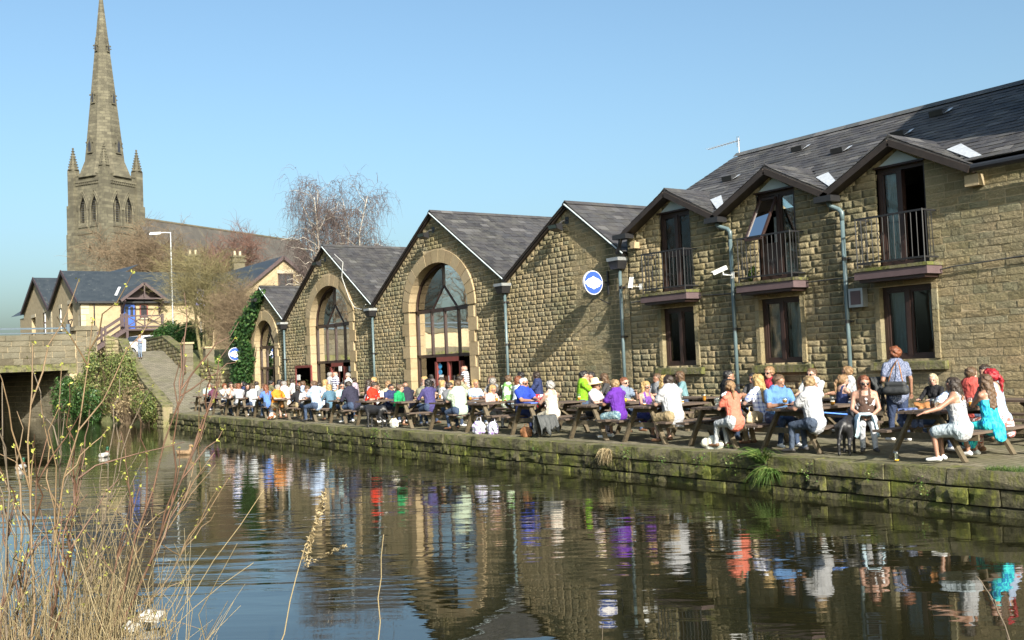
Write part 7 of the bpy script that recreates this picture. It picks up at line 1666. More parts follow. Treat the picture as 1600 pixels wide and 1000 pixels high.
def make_people():
    built = [build_person(sp) for sp in PEOPLE]
    jobs = []
    for sp, b in zip(PEOPLE, built):
        dist = math.hypot(sp[0], sp[1]); jobs.append(prims_to_mesh(b[0]) + (.016 if dist < 24 else (.020 if dist < 32 else .026), 2))
    res = remesh_batch(jobs)
    for i, (sp, (P, HC, HR, WR, sc, Hh), (V_, F)) in enumerate(zip(PEOPLE, built, res)):
        (u, v, rzd, zt, kind, sex, bd, top, sl, bot, bt, hair, hc, pose, lean, hy, gl, label) = sp
        Q = V_[F].mean(1).astype(float); best = np.full(len(Q), 9e9); tagi = np.zeros(len(Q), int); order = {'skin':0,'top':1,'bot':2,'shoe':3}
        for p in P:
            d = seg_d(Q, p['a'], p['b'], p['ra']*(.5+.5*min(1,p['sq'])), p['rb']*(.5+.5*min(1,p['sq']))) - (.004 if p['t'] != 'skin' else 0)
            m = d < best; best[m] = d[m]; tagi[m] = order[p['t']]
        if sl == 0:   # vest or strap top: bare shoulders
            tz = HC[2] - .265; near = (Q[:,2] > tz) & (np.abs(Q[:,1]) > .10) & (tagi == 1); tagi[near] = 0
            neck = (Q[:,2] > HC[2]-.21) & (tagi == 1) & (np.abs(Q[:,1]) < .05); tagi[neck] = 0
        fold = np.zeros(len(V_)); cl = np.unique(F[tagi > 0]); fold[cl] = 1; ph = RNG.uniform(0, 6, 6); X = V_.astype(float)   # cloth folds
        wv = np.sin(X[:,2]*38 + X[:,1]*22 + ph[0])*np.sin(X[:,0]*26 + ph[1]) + .7*np.sin(X[:,2]*75 - X[:,0]*40 + ph[2])*np.sin(X[:,1]*34 + ph[3])
        cen = np.stack([X[:,0].mean()*np.ones(len(X))*.2, np.zeros(len(X)), X[:,2]], 1); dn_ = X - cen; dn_ /= np.linalg.norm(dn_, axis=1, keepdims=True) + 1e-6
        V_ = (X + dn_*(wv*.0032*fold)[:,None]).astype(np.float32)
        Vs = [V_]; Fs = [np.concatenate([F[:,[0,1,2]], F[:,[0,2,3]]])]; Ms = [np.tile(tagi, 2)]; off = len(V_)
        def add(vv, ff, mi):
            nonlocal off
            vv = np.asarray(vv, np.float32); ff = np.asarray(ff, np.int32)
            if ff.shape[1] == 4: ff = np.concatenate([ff[:,[0,1,2]], ff[:,[0,2,3]]])
            Vs.append(vv); Fs.append(ff + off); Ms.append(np.full(len(ff), mi)); off += len(vv)
        for s in (-1, 1): vv, ff = finger_tubes(WR[s][0], WR[s][1], s, .9 if pose in ('drink','phone','chin','chin2') else .5); add(vv, ff, 0)
        def blob(c, r, mi):
            mb = MB(); mb.ball((0,0,0), tuple(x*HSC for x in r), 8, 4); vv = np.array(mb.v) @ HR.T + Hh(*c); tri = []
            for f in mb.f: tri += [f[:3]] if len(f) == 3 else [f[:3], (f[0],f[2],f[3])]
            add(vv, np.array(tri), mi)
        for s in (-1, 1): blob((.087, s*.031, .002), (.008,.014,.008), 4); blob((.086, s*.032, .026), (.007,.019,.004), 4)
        blob((.086,0,-.062), (.007,.024,.006), 5)
        me = fast_mesh('person', np.concatenate(Vs), np.concatenate(Fs), [skin_mat('abc'[i % 3]), cloth(top), cloth(bot), M[('shoe_dark','shoe_white','shoe_brown')[i*7 % 3]], M['eye_dark'], M['lip']], True, np.concatenate(Ms))
        o = link('person', me, None, (u, v, 0)); gz = 2.72 if 'ramp' in label else 0; o.rotation_euler = (0, 0, math.radians(rzd)); o.scale = (sc, sc, sc)
        o.location.z = gz; tag(o, label, 'person', 'people on the quay' if not gz else None)
        if kind == 's':   # the seat is fixed: keep the bottom on the bench
            o.location.z = (BH + .0) - (.53-.145*.95)*sc if True else 0
            o.location.z = max(-.02, min(.03, o.location.z))
        HM = Matrix.Translation(Vector(HC.tolist())) @ Matrix(HR.tolist()).to_4x4() @ Matrix.Scale(HSC, 4)
        if hair in HST:
            h = link('hair', HST[hair], o, None, True); h.matrix_basis = HM; h.material_slots[0].link = 'OBJECT'; h.material_slots[0].material = hair_mat(hc)
            q = .97 + .08*((i*13 % 7)/7); h.scale = (q*HSC,)*3
        if gl: g = link('sunglasses', GLASSES, o, None, True); g.matrix_basis = HM
        if 'straw hat' in label: g = link('straw_hat', HAT, o, None, True); g.matrix_basis = HM @ Matrix.Rotation(-.2, 4, 'Y')
make_people()
# ================================================================= canes and reeds in the foreground
cane(300, (-6.29, 1.27, -0.42), (-6.01, 1.86, 1.76), 0.011, 'tall red-brown cane leaning right, its tip above the ramp wall', M['cane_red'], True, 7)
cane(301, (-6.41, 1.27, -0.42), (-6.02, 2.03, 1.62), 0.012, 'long red-brown cane leaning right across the quay end', M['cane_red'], True, 8)
cane(302, (-6.51, 1.26, -0.42), (-6.18, 2.02, 1.19), 0.008, 'tan cane leaning right below the two longest canes', M['cane_tan'], True, 5)
cane(303, (-6.66, 1.19, -0.42), (-6.22, 2.14, 0.99), 0.008, 'lowest arching tan cane reaching furthest right', M['cane_tan'], True, 6)
cane(304, (-6.07, 0.88, -0.42), (-5.9, 1.31, 1.99), 0.01, 'tan cane rising past the bridge end pier', M['cane_tan'], True, 7)
cane(305, (-5.79, 0.93, -0.42), (-5.9, 0.96, 1.86), 0.011, 'straight upright cane in front of the bridge parapet', M['cane_tan'], True, 3)
cane(306, (-5.6, 0.79, -0.42), (-5.77, 0.82, 1.66), 0.01, 'upright grey cane at the left picture edge', M['cane_grey'], True, 4)
cane(307, (-6.29, 1.24, -0.42), (-6.29, 1.48, 1.39), 0.008, 'thin grey cane standing left of the swimming mallard', M['cane_grey'], True, 6)
cane(308, (-6.47, 1.14, -0.42), (-6.37, 1.56, 1.33), 0.007, 'thin grey twig beside the thin grey cane', M['cane_grey'], True, 6)
cane(309, (-6.18, 1.05, -0.42), (-6.25, 1.19, 1.47), 0.009, 'grey-brown cane in front of the bush foot', M['cane_grey'], True, 6)
cane(310, (-5.99, 0.76, -0.42), (-5.98, 1.06, 1.36), 0.01, 'red-brown branching cane low on the left', M['cane_red'], True, 7)
cane(311, (-6.06, 1.04, -0.42), (-6.09, 1.26, 1.27), 0.011, 'thick red-brown branching cane in the left clump', M['cane_red'], True, 8)
cane(312, (-5.67, 0.86, -0.42), (-5.85, 0.9, 1.34), 0.009, 'tan cane with many buds near the left edge', M['cane_tan'], True, 6)
cane(313, (-6.29, 1.2, -0.42), (-6.24, 1.59, 1.01), 0.009, 'short red-brown cane in the middle of the clump', M['cane_red'], True, 7)
cane(314, (-5.84, 0.91, -0.42), (-5.93, 1.16, 0.98), 0.012, 'stout short cane at the heart of the clump', M['cane_red'], True, 6)
cane(315, (-6.35, 1.26, -0.42), (-6.31, 1.68, 0.84), 0.007, 'short tan twig at the right of the clump', M['cane_tan'], True, 6)
cane(316, (-5.57, 0.7, -0.42), (-5.78, 0.85, 0.99), 0.01, 'short thick cane in the lower left corner', M['cane_red'], True, 6)
cane(317, (-6.2, 1.09, -0.42), (-6.26, 1.39, 0.77), 0.009, 'short grey cane low in the clump', M['cane_grey'], True, 6)
STK = []
STK.append(((-6.41, 2.34, -0.6), (-6.09, 2.7, 0.84), 'pale grass stalk with a feathery seed head'))
STK.append(((-6.08, 2.99, -0.6), (-5.97, 3.06, 0.57), 'straight pale stalk standing in the water'))
STK.append(((-6.33, 1.22, -0.6), (-5.62, 2.13, 0.98), 'long thin pale stalk leaning right over the blue reflection'))
STK.append(((-6.61, 1.0, -0.6), (-5.78, 2.11, 0.55), 'thin pale stalk bent low to the right'))
STK.append(((-3.42, 6.12, -0.6), (-3.52, 5.93, 0.08), 'bare twig at the lower right corner of the water'))
STK.append(((-6.41, 1.29, -0.6), (-5.94, 1.88, 0.64), 'thin pale stalk at the right side of the clump'))
STK.append(((-5.7, 4.58, -0.6), (-5.67, 4.61, -0.21), 'short twig stub poking from the water'))
for i, (b, tp, lab) in enumerate(STK):
    t = cane(340+i, b, tp, .0065 if i < 2 else (.0045 if i != 4 else .010), lab, M['reed_dry'] if i not in (4, 6) else M['cane_grey'], False, 0 if i != 4 else 3, 'dry_stalk', 'dry stalks by the near bank', .5)
    if i == 0:
        rng = np.random.default_rng(9); d = np.array(tp)-np.array(b); n = 260; q = rng.uniform(.72,1.02,n)[:,None]; P = d*q + rng.normal(0,.012,(n,3))
        V_, F = leaf_cards(P, .016, rng, None, .3); link('seed_head', fast_mesh('seed_head', V_, F, M['reed_dry']), t, None, True)
        q = rng.uniform(0,1,60)[:,None]; s0 = d*.70; P = s0 + (np.array([.16,.22,.12]))*q + rng.normal(0,.008,(60,3)); V_, F = leaf_cards(P, .013, rng, None, .3); link('seed_spray', fast_mesh('seed_spray', V_, F, M['reed_dry']), t, None, True)
def reeds():
    rng = np.random.default_rng(17); n = 2600
    base = np.stack([rng.uniform(-7.2,-4.9,n), rng.uniform(.35,1.5,n), np.full(n,-.45)],1)
    h = rng.uniform(.35,1.25,n)*np.where(rng.random(n) < .3, 1.15, .8); tip = base + np.stack([rng.normal(0,.16,n), rng.normal(.03,.16,n), h],1)
    K = 5; P = bezier_twigs(base, tip, 0, K, .03, rng); P[:,-1] += rng.normal(0,.06,(n,3)); V_, F = twig_mesh(P, (rng.uniform(.0018,.0045,n)[:,None])*np.linspace(1,.4,K)[None], 3)
    tag(link('dry_reeds', fast_mesh('dry_reeds', V_, F, M['reed_dry']), None), 'mass of thin dry reeds on the near bank', 'reeds', kind='stuff')
    n = 1400; P = np.stack([rng.uniform(-7,-5,n), rng.uniform(.4,1.4,n), rng.uniform(-.4,-.1,n)],1); V_, F = leaf_cards(P, .03, rng, None, .3)
    tag(link('low_leaves', fast_mesh('low_leaves', V_, F, M['grass_green']), None), 'low green leaves under the reeds', 'ground cover', kind='stuff')
reeds()
struct(MB().add([(-10,.0,-.6),(-8.2,1.0,-.6),(-6.6,1.75,-.6),(-4.6,1.2,-.6),(-2.5,.4,-.6),(-2.5,-.6,-.2),(-10,-.9,-.3),(-8,.4,-.4),(-6.5,1.1,-.42),(-4.6,.6,-.35)], [(0,1,7,6),(1,2,8,7),(2,3,9,8),(3,4,5,9),(6,7,8,9,5)]).build('reed_bank', M['soil']))
# ================================================================= dogs, ducks, bags, drinks and other small things
def blob_thing(name, label, cat, loc, rz, parts, vox=.014, group=None, scale=1.0, smooth=2):
    """parts: {part name: (prims, material)}; one remeshed mesh for each part"""
    keys = list(parts); res = remesh_batch([prims_to_mesh(parts[k][0]) + (vox if len(parts[k]) < 3 else parts[k][2], smooth) for k in keys])
    if len(keys) == 1:
        o = link(name, fast_mesh(name, res[0][0], res[0][1], parts[keys[0]][1], True), None, loc)
    else:
        o = link(name, fast_mesh(name, res[0][0], res[0][1], parts[keys[0]][1], True), None, loc)
        for k, (V_, F) in zip(keys[1:], res[1:]): link(k, fast_mesh(k, V_, F, parts[k][1], True), o, None, True)
    o.rotation_euler = (0, 0, rz); o.scale = (scale,)*3; return tag(o, label, cat, group)
K_ = lambda a, b, ra, rb, sq=1.0: cap(a, b, ra, rb, 'x', sq)
def fur(name, col, spots=None):
    t = NT(name); p = t.pos(obj=True); f = t.noise(t.pos((30,30,30), obj=True), 1, 4)
    c = t.ramp(f, [(.3, tuple(x*.6 for x in col)), (.7, tuple(x*1.4 for x in col))])
    if spots: c = t.mix(t.ramp(t.noise(p, 5, 1), [(.5, 0.0), (.53, 1.0)]), c, spots)
    t.set(Base_Color=c, Roughness=.5); t.bump(f, .5, .01); M[name] = t.mat; return t.mat
fur('fur_black', (.012,.012,.014)); fur('fur_spot', (.66,.62,.56), (.17,.07,.03))
def dog_prims(head_turn=0.0, head_z=.0):
    P = [K_((-.26,0,.50),(.0,0,.49),.105,.10,1.15), K_((.0,0,.49),(.22,0,.50),.105,.13,1.25), K_((.22,0,.50),(.30,0,.55),.12,.09), K_((.28,0,.54),(.42,.06*head_turn,.66+head_z),.085,.07)]
    hx, hy, hz = .46, .09*head_turn, .69+head_z
    P += [K_((hx-.02,hy,hz),(hx+.03,hy,hz),.078,.07), K_((hx+.05,hy+.02*head_turn,hz-.02),(hx+.16,hy+.05*head_turn,hz-.045),.05,.036)]
    for s in (-1,1):
        P += [K_((hx-.03,hy+s*.075,hz+.02),(hx-.01,hy+s*.085,hz-.08),.026,.02,.6)]
        P += [K_((.22,s*.075,.47),(.20,s*.08,.25),.062,.036), K_((.20,s*.08,.25),(.21,s*.08,.05),.034,.027), K_((.20,s*.08,.03),(.25,s*.08,.025),.032,.026)]
        P += [K_((-.24,s*.075,.47),(-.19,s*.085,.29),.085,.055), K_((-.19,s*.085,.29),(-.31,s*.085,.19),.045,.032), K_((-.31,s*.085,.19),(-.29,s*.085,.05),.032,.026), K_((-.29,s*.085,.03),(-.24,s*.085,.025),.032,.026)]
    P += [K_((-.34,0,.52),(-.44,.03,.40),.036,.026), K_((-.44,.03,.40),(-.48,.05,.24),.026,.014)]
    return P
blob_thing('dog', 'black dog standing beside the sunglasses woman on a blue lead', 'dog', (-10.18,13.32,0), math.radians(118), {'dog': (dog_prims(-.6,.02), M['fur_black'])}, .016, 'dogs on the quay', .92)
blob_thing('dog', 'black dog standing under the table of the red polo man', 'dog', (-25.5,12.95,0), math.radians(205), {'dog': (dog_prims(.5,-.12), M['fur_black'])}, .018, 'dogs on the quay', 1.0)
lying = [K_((-.28,0,.13),(.2,0,.14),.12,.13,.9), K_((.2,0,.15),(.36,.02,.2),.10,.07), K_((.38,.03,.22),(.44,.04,.22),.075,.07), K_((.46,.05,.2),(.55,.07,.17),.05,.036), K_((-.3,.08,.09),(-.12,.15,.06),.08,.045), K_((-.12,.15,.05),(-.3,.17,.035),.035,.03), K_((.2,.09,.08),(.42,.12,.035),.04,.03), K_((.2,-.09,.08),(.42,-.1,.035),.04,.03), K_((-.38,0,.1),(-.55,.1,.04),.03,.015), K_((.36,.1,.24),(.36,.12,.15),.025,.02,.6), K_((.36,-.05,.24),(.36,-.06,.15),.025,.02,.6)]
blob_thing('dog', 'brown and white dog lying on the paving near the orange polo', 'dog', (-34.3,13.4,0), math.radians(160), {'dog': (lying, M['fur_spot'])}, .02, 'dogs on the quay', 1.05)
simple('lead_blue', (.10,.25,.75), .6)
tag(MB().tube([(-10.85,13.15,.98),(-10.6,13.05,.80),(-10.45,13.1,.66),(-10.3,13.4,.62),(-10.33,13.6,.60)], .010, 5).build('dog_lead', M['lead_blue']), 'bright blue lead from the phone man to the black dog', 'lead')
# ducks
simple('duck_head', (.008,.06,.03), .35); simple('duck_body', (.42,.40,.37), .7, .25, 20); simple('duck_breast', (.10,.04,.025), .7); simple('duck_bill', (.55,.42,.06), .5); simple('duck_hen', (.20,.13,.07), .75, .4, 30)
for i, (u, v, rz, lab) in enumerate(((-30.78,6.96,2.5,'mallard drake with green head swimming in mid canal'),(-29.16,8.76,.6,'small dark duck swimming right of the mid-canal drake'),(-28.92,4.49,2.7,'mallard drake swimming nearest the left picture edge'))):
    hen = i == 1
    blob_thing('duck', lab, 'duck', (u,v,WATER-.03), rz, {'body': ([K_((-.15,0,.07),(.1,0,.07),.085,.09,.8), K_((-.2,0,.10),(-.27,0,.13),.05,.015,.6)], M['duck_hen'] if hen else M['duck_body']),
        'breast': ([K_((.12,0,.08),(.16,0,.13),.075,.05)], M['duck_hen'] if hen else M['duck_breast']), 'head': ([K_((.165,0,.15),(.175,0,.22),.034,.034), K_((.175,0,.235),(.2,0,.238),.042,.038)], M['duck_hen'] if hen else M['duck_head']), 'bill': ([K_((.235,0,.228),(.285,0,.222),.017,.013,.6)], M['duck_bill'], .008)}, .014, 'ducks on the canal', 1.15)
# litter boxes among the reeds
simple('foam_white', (.5,.49,.45), .7, .06)
for i, (u, v, z, rz, lab) in enumerate(((-9.41,2.30,-.53,.4,'flat white foam tray at the edge of the reeds, left one'),(-9.5,2.52,-.50,.9,'white foam box at the edge of the reeds, right and larger one'))):
    t = thing('foam_box', lab, 'box', (u,v,z), rz, 'foam boxes by the reeds'); t.scale = (.8,.8,.7); t.rotation_euler = (.06, .1, rz)
    a, b, h = (.10,.075,.035) if i == 0 else (.12,.09,.06)
    m = MB(); m.add([(-a*.85,-b*.85,-.04),(a*.85,-b*.85,-.04),(a*.85,b*.85,-.04),(-a*.85,b*.85,-.04),(-a,-b,h-.03),(a,-b,h-.03),(a,b,h-.03),(-a,b,h-.03)], [(3,2,1,0),(0,1,5,4),(1,2,6,5),(2,3,7,6),(3,0,4,7)]); m.build('tray', M['foam_white'], t, local=True)
    m = MB(); m.add([(-a,-b,h-.027),(a,-b,h-.027),(a,b,h-.022),(-a,b,h-.022),(-a*.8,-b*.8,h),(a*.8,-b*.8,h),(a*.8,b*.8,h+.006),(-a*.8,b*.8,h+.006)], [(4,5,6,7),(0,1,5,4),(1,2,6,5),(2,3,7,6),(3,0,4,7)]); m.build('lid', M['foam_white'], t, local=True)
# glasses and bottles on the tables
def liquid(name, col):
    t = NT(name); t.set(Base_Color=col, Roughness=.08, Transmission_Weight=.35, IOR=1.33); M[name] = t.mat
liquid('beer', (.55,.24,.03)); liquid('red_drink', (.60,.04,.03)); liquid('cola', (.05,.02,.01)); liquid('orange_juice', (.75,.45,.04)); simple('foam_head', (.80,.74,.60), .8)
t = NT('drink_glass'); t.t.nodes.remove(t.b); tr = t.n('ShaderNodeBsdfTransparent'); tr.inputs[0].default_value = (.86,.9,.9,1); gl = t.n('ShaderNodeBsdfGlossy'); gl.inputs['Roughness'].default_value = .05; mx = t.n('ShaderNodeMixShader'); mx.inputs[0].default_value = .22
t.l(tr.outputs[0], mx.inputs[1]); t.l(gl.outputs[0], mx.inputs[2]); t.l(mx.outputs[0], t.out.inputs[0]); M['drink_glass'] = t.mat
def pint(loc, label, fill, mat, stem=False, grp='drinks on the tables'):
    t = thing('drinking_glass', label, 'glass', loc, 0, grp)
    if stem: prof = [(.035,0),(.034,.006),(.006,.012),(.006,.06),(.038,.085),(.045,.12),(.038,.165)]
    else: prof = [(.027,0),(.031,.05),(.038,.11),(.041,.15)]
    MB().lathe((0,0,0), prof, 12).build('glass_body', M['drink_glass'], t, True, True)
    if fill:
        b = .083 if stem else .008; tp = b + fill*(.07 if stem else .13)
        MB().lathe((0,0,0), [((.026 if not stem else .034), b), (.034, (b+tp)/2), (.036, tp)], 10).build('drink', M[mat], t, True, True)
        if mat == 'beer': MB().lathe((0,0,0), [(.036,tp+.001),(.037,tp+.014)], 10).build('froth', M['foam_head'], t, True, True)
    return t
TZ = TH + .003
for (u, v, z, lab, fl, mt, st) in ((-8.72,13.5,TZ,'empty pint glass near the outstretched hand on the right table',0,'beer',False),(-8.55,13.7,TZ,'clear glass beside the empty pint on the right table',.25,'orange_juice',False),(-8.82,13.95,TZ,'clear tumbler at the middle of the right table',0,'beer',False),(-8.95,12.8,.002,'pint glass standing on the quay edge with a lime slice in it',.18,'orange_juice',False),
    (-11.35,13.3,TZ,'stemmed goblet of beer at the end of the phone man table',.6,'beer',True),(-10.98,13.75,TZ,'small clear glass by the phone man',0,'beer',False),(-12.95,13.35,TZ,'empty pint glass left of the woman in coral',0,'beer',False),(-13.1,13.55,TZ,'second empty pint glass left of the woman in coral',0,'beer',False),(-14.75,13.25,TZ,'pint glass in front of the violet vest woman',.15,'beer',False),(-14.55,13.75,TZ,'glass of orange juice by the violet vest woman',.8,'orange_juice',False),
    (-16.2,13.45,TZ,'red drink between the straw hat and the purple T-shirt',.8,'red_drink',False),(-20.62,13.75,TZ,'small beer by the phone-reading blonde',.6,'beer',False),(-22.4,13.6,TZ,'glass of beer by the slate T-shirt man',.6,'beer',False),(-24.6,13.8,TZ,'glass of beer between the olive shirt and the indigo top',.6,'beer',False),(-26.75,13.35,TZ,'red pint nearest the green fleece boy',.85,'red_drink',False),(-26.62,13.55,TZ,'second red pint beside the red polo man',.85,'red_drink',False),
    (-28.7,13.8,TZ,'pint by the black-haired woman in aqua',.5,'beer',False),(-31.2,13.9,TZ,'pint between the pale blue shirt and the denim jacket',.7,'beer',False),(-33.6,13.9,TZ,'pint by the orange polo man',.7,'beer',False),(-12.45,16.1,TZ,'pint of beer with froth on the back-row table',.8,'beer',False),(-12.2,16.25,TZ,'cola glass on the back-row table by the meter box',.8,'cola',False),(-19.6,16.2,TZ,'clear glass by the smiling black-haired woman',.2,'beer',False)):
    pint((u,v,z), lab, fl, mt, st)
rg_ = random.Random(77)
for i, (u, v, lab) in enumerate(TABLES):   # more drinks along the front row
    for j, (dy, where) in enumerate(((.35,'near end'),(.75,'middle'),(1.3,'far end'))):
        if rg_.random() < .25: continue
        mt = rg_.choice(['beer','beer','cola','orange_juice','beer']); nm = {'beer':'beer','cola':'cola','orange_juice':'juice'}[mt]
        pint((u + rg_.uniform(-.22,.22), v + dy + rg_.uniform(-.1,.1), TZ), nm + ', ' + where + ' of ' + lab.replace('front table','table').replace(', by the brown and white dog','').replace(' with the wooden end showing',''), rg_.uniform(.2,.9), mt)
liquid('bottle_blue', (.25,.45,.6)); liquid('bottle_black', (.015,.015,.02)); liquid('bottle_sauce', (.75,.55,.05))
for (u, v, lab, mt) in ((-17.1,16.3,'clear water bottle by the teal-topped woman','bottle_blue'),(-19.3,16.25,'black bottle by the charcoal-topped woman','bottle_black'),(-14.62,13.6,'yellow sauce bottle by the violet vest woman','bottle_sauce')):
    t = thing('bottle', lab, 'bottle', (u,v,TZ), 0, 'bottles on the tables'); MB().lathe((0,0,0), [(.034,0),(.035,.14),(.02,.185),(.013,.2),(.013,.235)], 10).build('bottle_body', M[mt], t, True, True); MB().lathe((0,0,0), [(.016,.236),(.016,.255)], 8).build('cap', M['white_plastic'], t, True, True)
simple('plate_white', (.8,.8,.8), .3); simple('food', (.55,.28,.08), .7, .4, 30); simple('salad', (.16,.34,.04), .7, .4, 30)
for (u, v, lab) in ((-14.45,13.85,'plate of food between the violet vest woman and white T-shirt man'),(-19.75,16.15,'plate of food by the lime green T-shirt'),(-14.6,16.2,'white plate on the back-row table under the middle window')):
    t = thing('plate', lab, 'plate', (u,v,TZ), 0, 'plates on the tables'); MB().lathe((0,0,0), [(.07,0),(.12,.014),(.118,.018),(.06,.006)], 16).build('dish', M['plate_white'], t, True, True)
    m = MB(); m.ball((-.02,.01,.025), (.05,.04,.02), 8, 5); m.build('food', M['food'], t, True, True); m = MB(); m.ball((.045,-.03,.022), (.035,.03,.018), 8, 5); m.build('salad', M['salad'], t, True, True)
simple('folder_blue', (.08,.16,.6), .5)
tag(MB().add([(-18.85,13.3,TZ),(-18.5,13.25,TZ),(-18.45,13.5,TZ),(-18.8,13.55,TZ),(-18.85,13.3,TZ+.02),(-18.5,13.25,TZ+.02),(-18.45,13.5,TZ+.02),(-18.8,13.55,TZ+.02)], [(3,2,1,0),(4,5,6,7),(0,1,5,4),(1,2,6,5),(2,3,7,6),(3,0,4,7)]).build('folder', M['folder_blue']), 'blue folder under the hands of the royal blue polo man', 'folder')
# bags and coats
def bag_mat(name, a, b=None, sc=14):
    t = NT(name); p = t.pos(obj=True); c = t.ramp(t.noise(p, 9, 4), [(.3, tuple(x*.75 for x in a)), (.7, tuple(min(1,x*1.15) for x in a))])
    if b: c = t.mix(t.ramp(t.noise(p, sc, 2), [(.55, 0.0), (.58, 1.0)]), c, b)
    t.set(Base_Color=c, Roughness=.7); t.bump(t.noise(p, 14, 4, .6, 1), .6, .03); M[name] = t.mat
bag_mat('bag_white', (.72,.68,.56), (.25,.28,.26), 6); bag_mat('bag_print', (.62,.63,.70), (.22,.14,.38), 16); bag_mat('bag_beige', (.48,.38,.24)); bag_mat('bag_brown', (.17,.07,.025)); bag_mat('coat_grey', (.055,.06,.062)); bag_mat('coat_navy', (.035,.04,.075)); bag_mat('jacket_red', (.55,.02,.03), (.75,.75,.75), 5); bag_mat('bag_black', (.018,.02,.022)); bag_mat('bag_redwhite', (.66,.64,.62), (.5,.06,.05), 18); bag_mat('leather_tan', (.30,.13,.04)); bag_mat('cloth_paleblue', (.52,.68,.78)); bag_mat('jacket_blue', (.10,.14,.30))
def bag(label, loc, rz, mat, w=.2, d=.12, h=.26, slump=.0, name='bag', grp='bags on the quay', strap=True):
    P = [K_((-w*.7,0,h*.2),(w*.7,0,h*.2),h*.22,h*.2,1), K_((-w*.6,0,h*.55),(w*.6,0,h*(.55-slump*.3)),d*.75,d*.7,1), K_((-w*.45,0,h*.85*(1-slump*.5)),(w*.5,0,h*.8*(1-slump)),d*.4,d*.4,1), K_((0,0,h*.2),(0,0,h*.7),d,d*.8,1)]
    o = blob_thing(name, label, 'bag', loc, rz, {'bag_body': (P, M[mat])}, .02, grp)
    if strap: MB().tube([(-w*.45,0,h*.8),(-w*.3,.02,h*1.25),(w*.2,.03,h*1.3),(w*.45,0,h*.75)], .009, 5).build('strap', M[mat], o, True, True)
    return o
bag('crumpled white cloth bag lying on the paving near the quay edge', (-12.75,13.0,0), .3, 'bag_white', .2, .13, .17, .5)
bag('patterned shopping bag under the front table, left one', (-20.3,13.0,0), .2, 'bag_print', .2, .12, .3)
bag('patterned shopping bag under the front table, right one with pink lettering', (-19.85,13.1,0), -.1, 'bag_print', .22, .13, .28)
bag('brown handbag on the ground between the royal blue polo and the grey coat', (-18.3,12.95,0), .5, 'bag_brown', .14, .1, .22)
bag('beige handbag on the bench beside the woman in coral', (-12.15,13.38,BH), 1.4, 'bag_beige', .13, .06, .22)
bag('red and white striped bag on the bench beyond the checked shirt', (-11.85,13.9,BH), 1.3, 'bag_redwhite', .2, .1, .2, .4)
bag('tan leather bag hanging at the table between the pale pink shirt and black top', (-33.6,13.5,.42), .2, 'leather_tan', .18, .08, .26)
bag('white and black bag on the far left table beside the grey-white shirt', (-39.3,13.85,TH), .4, 'bag_white', .2, .1, .16, .4)
bag('pair-sized dark rucksack on the ground under the white T-shirt table', (-13.55,14.3,0), .3, 'bag_black', .22, .13, .24, .5)
bag('checked cloth bag beside the bench end at the right', (-7.75,14.6,0), .2, 'bag_redwhite', .14, .1, .32)
bag('cream and black bag on the ground below the bald navy man', (-24.9,13.2,0), .2, 'bag_white', .16, .1, .26)
bag('tan holdall on the bench by the dark navy sweater', (-28.1,13.95,BH), .2, 'bag_beige', .16, .1, .2, .3)
bag('white printed bag on the bench behind the woman in coral', (-12.3,12.95,BH), .2, 'bag_redwhite', .1, .08, .2) if False else None
def coat(label, loc, rz, mat, w=.5, drop=.45, depth=.3, name='coat'):
    """cloth thrown over an edge: falls in folds on both sides"""
    nx, ny = 14, 12; vs, fs = [], []; r = random.Random(int(loc[0]*100))
    ph = r.uniform(0, 6)
    for j in range(ny+1):
        t = j/ny*2-1
        for i in range(nx+1):
            s = i/nx*2-1; wob = .035*math.sin(i*1.7+ph)*abs(t)
            if abs(t) < .35: y, z = t*depth*.9, .02+.015*math.cos(i)
            else: y = math.copysign(depth*.32 + .06*abs(t) + wob, t); z = -(abs(t)-.35)/.65*drop*(.75+.25*math.sin(i*.8+ph)) + .0
            vs.append((s*w/2*(1-.12*abs(t)) + .02*math.sin(j*1.3), y, z))
    for j in range(ny):
        for i in range(nx): a = j*(nx+1)+i; fs.append((a, a+1, a+nx+2, a+nx+1))
    o = MB().add(vs, fs).build(name, M[mat], None, True); so = o.modifiers.new('thick', 'SOLIDIFY'); so.thickness = .018; o.location = loc; o.rotation_euler = (0,0,rz)
    return tag(o, label, 'coat', 'coats and jackets laid aside')
coat('dark grey coat over the bench end behind the cream top', (-17.7,13.05,.46), 1.5, 'coat_grey', .5, .42, .28)
coat('navy coat hanging from the bench of the phone-reading blonde', (-19.75,13.9,.74), .3, 'coat_navy', .35, .42, .25)
coat('red jacket with white print on the back-row table', (-21.7,15.95,.74), .1, 'jacket_red', .45, .32, .3, 'jacket')
coat('brown leather jacket on the right-hand table beside the bent-over man', (-9.2,14.05,.75), .5, 'leather_tan', .4, .1, .4, 'jacket')
coat('blue jacket under the outstretched arm at the right-hand table', (-9.05,13.3,.70), 1.5, 'jacket_blue', .3, .25, .2, 'jacket')
coat('pale blue cardigan over the lap of the woman petting the dog', (-10.0,13.55,.60), -.8, 'cloth_paleblue', .42, .35, .3, 'cardigan')
# the standing woman's bag and jacket
sb = blob_thing('shoulder_bag', 'black shoulder bag on the arm of the standing woman', 'bag', (-10.62,15.28,.84), .3, {'bag_body': ([K_((-.14,0,.05),(.14,0,.05),.09,.09,.9), K_((-.12,0,.16),(.12,0,.16),.07,.07,.8)], M['bag_black'])}, .018)
MB().tube([(-.12,0,.2),(-.06,.05,.42),(.02,.12,.58),(.06,.08,.45),(.12,0,.2)], .010, 5).build('strap', M['leather_tan'], sb, True, True)
coat('black jacket hanging over the arm of the standing woman', (-11.05,15.3,1.1), 1.2, 'bag_black', .2, .5, .2, 'jacket')
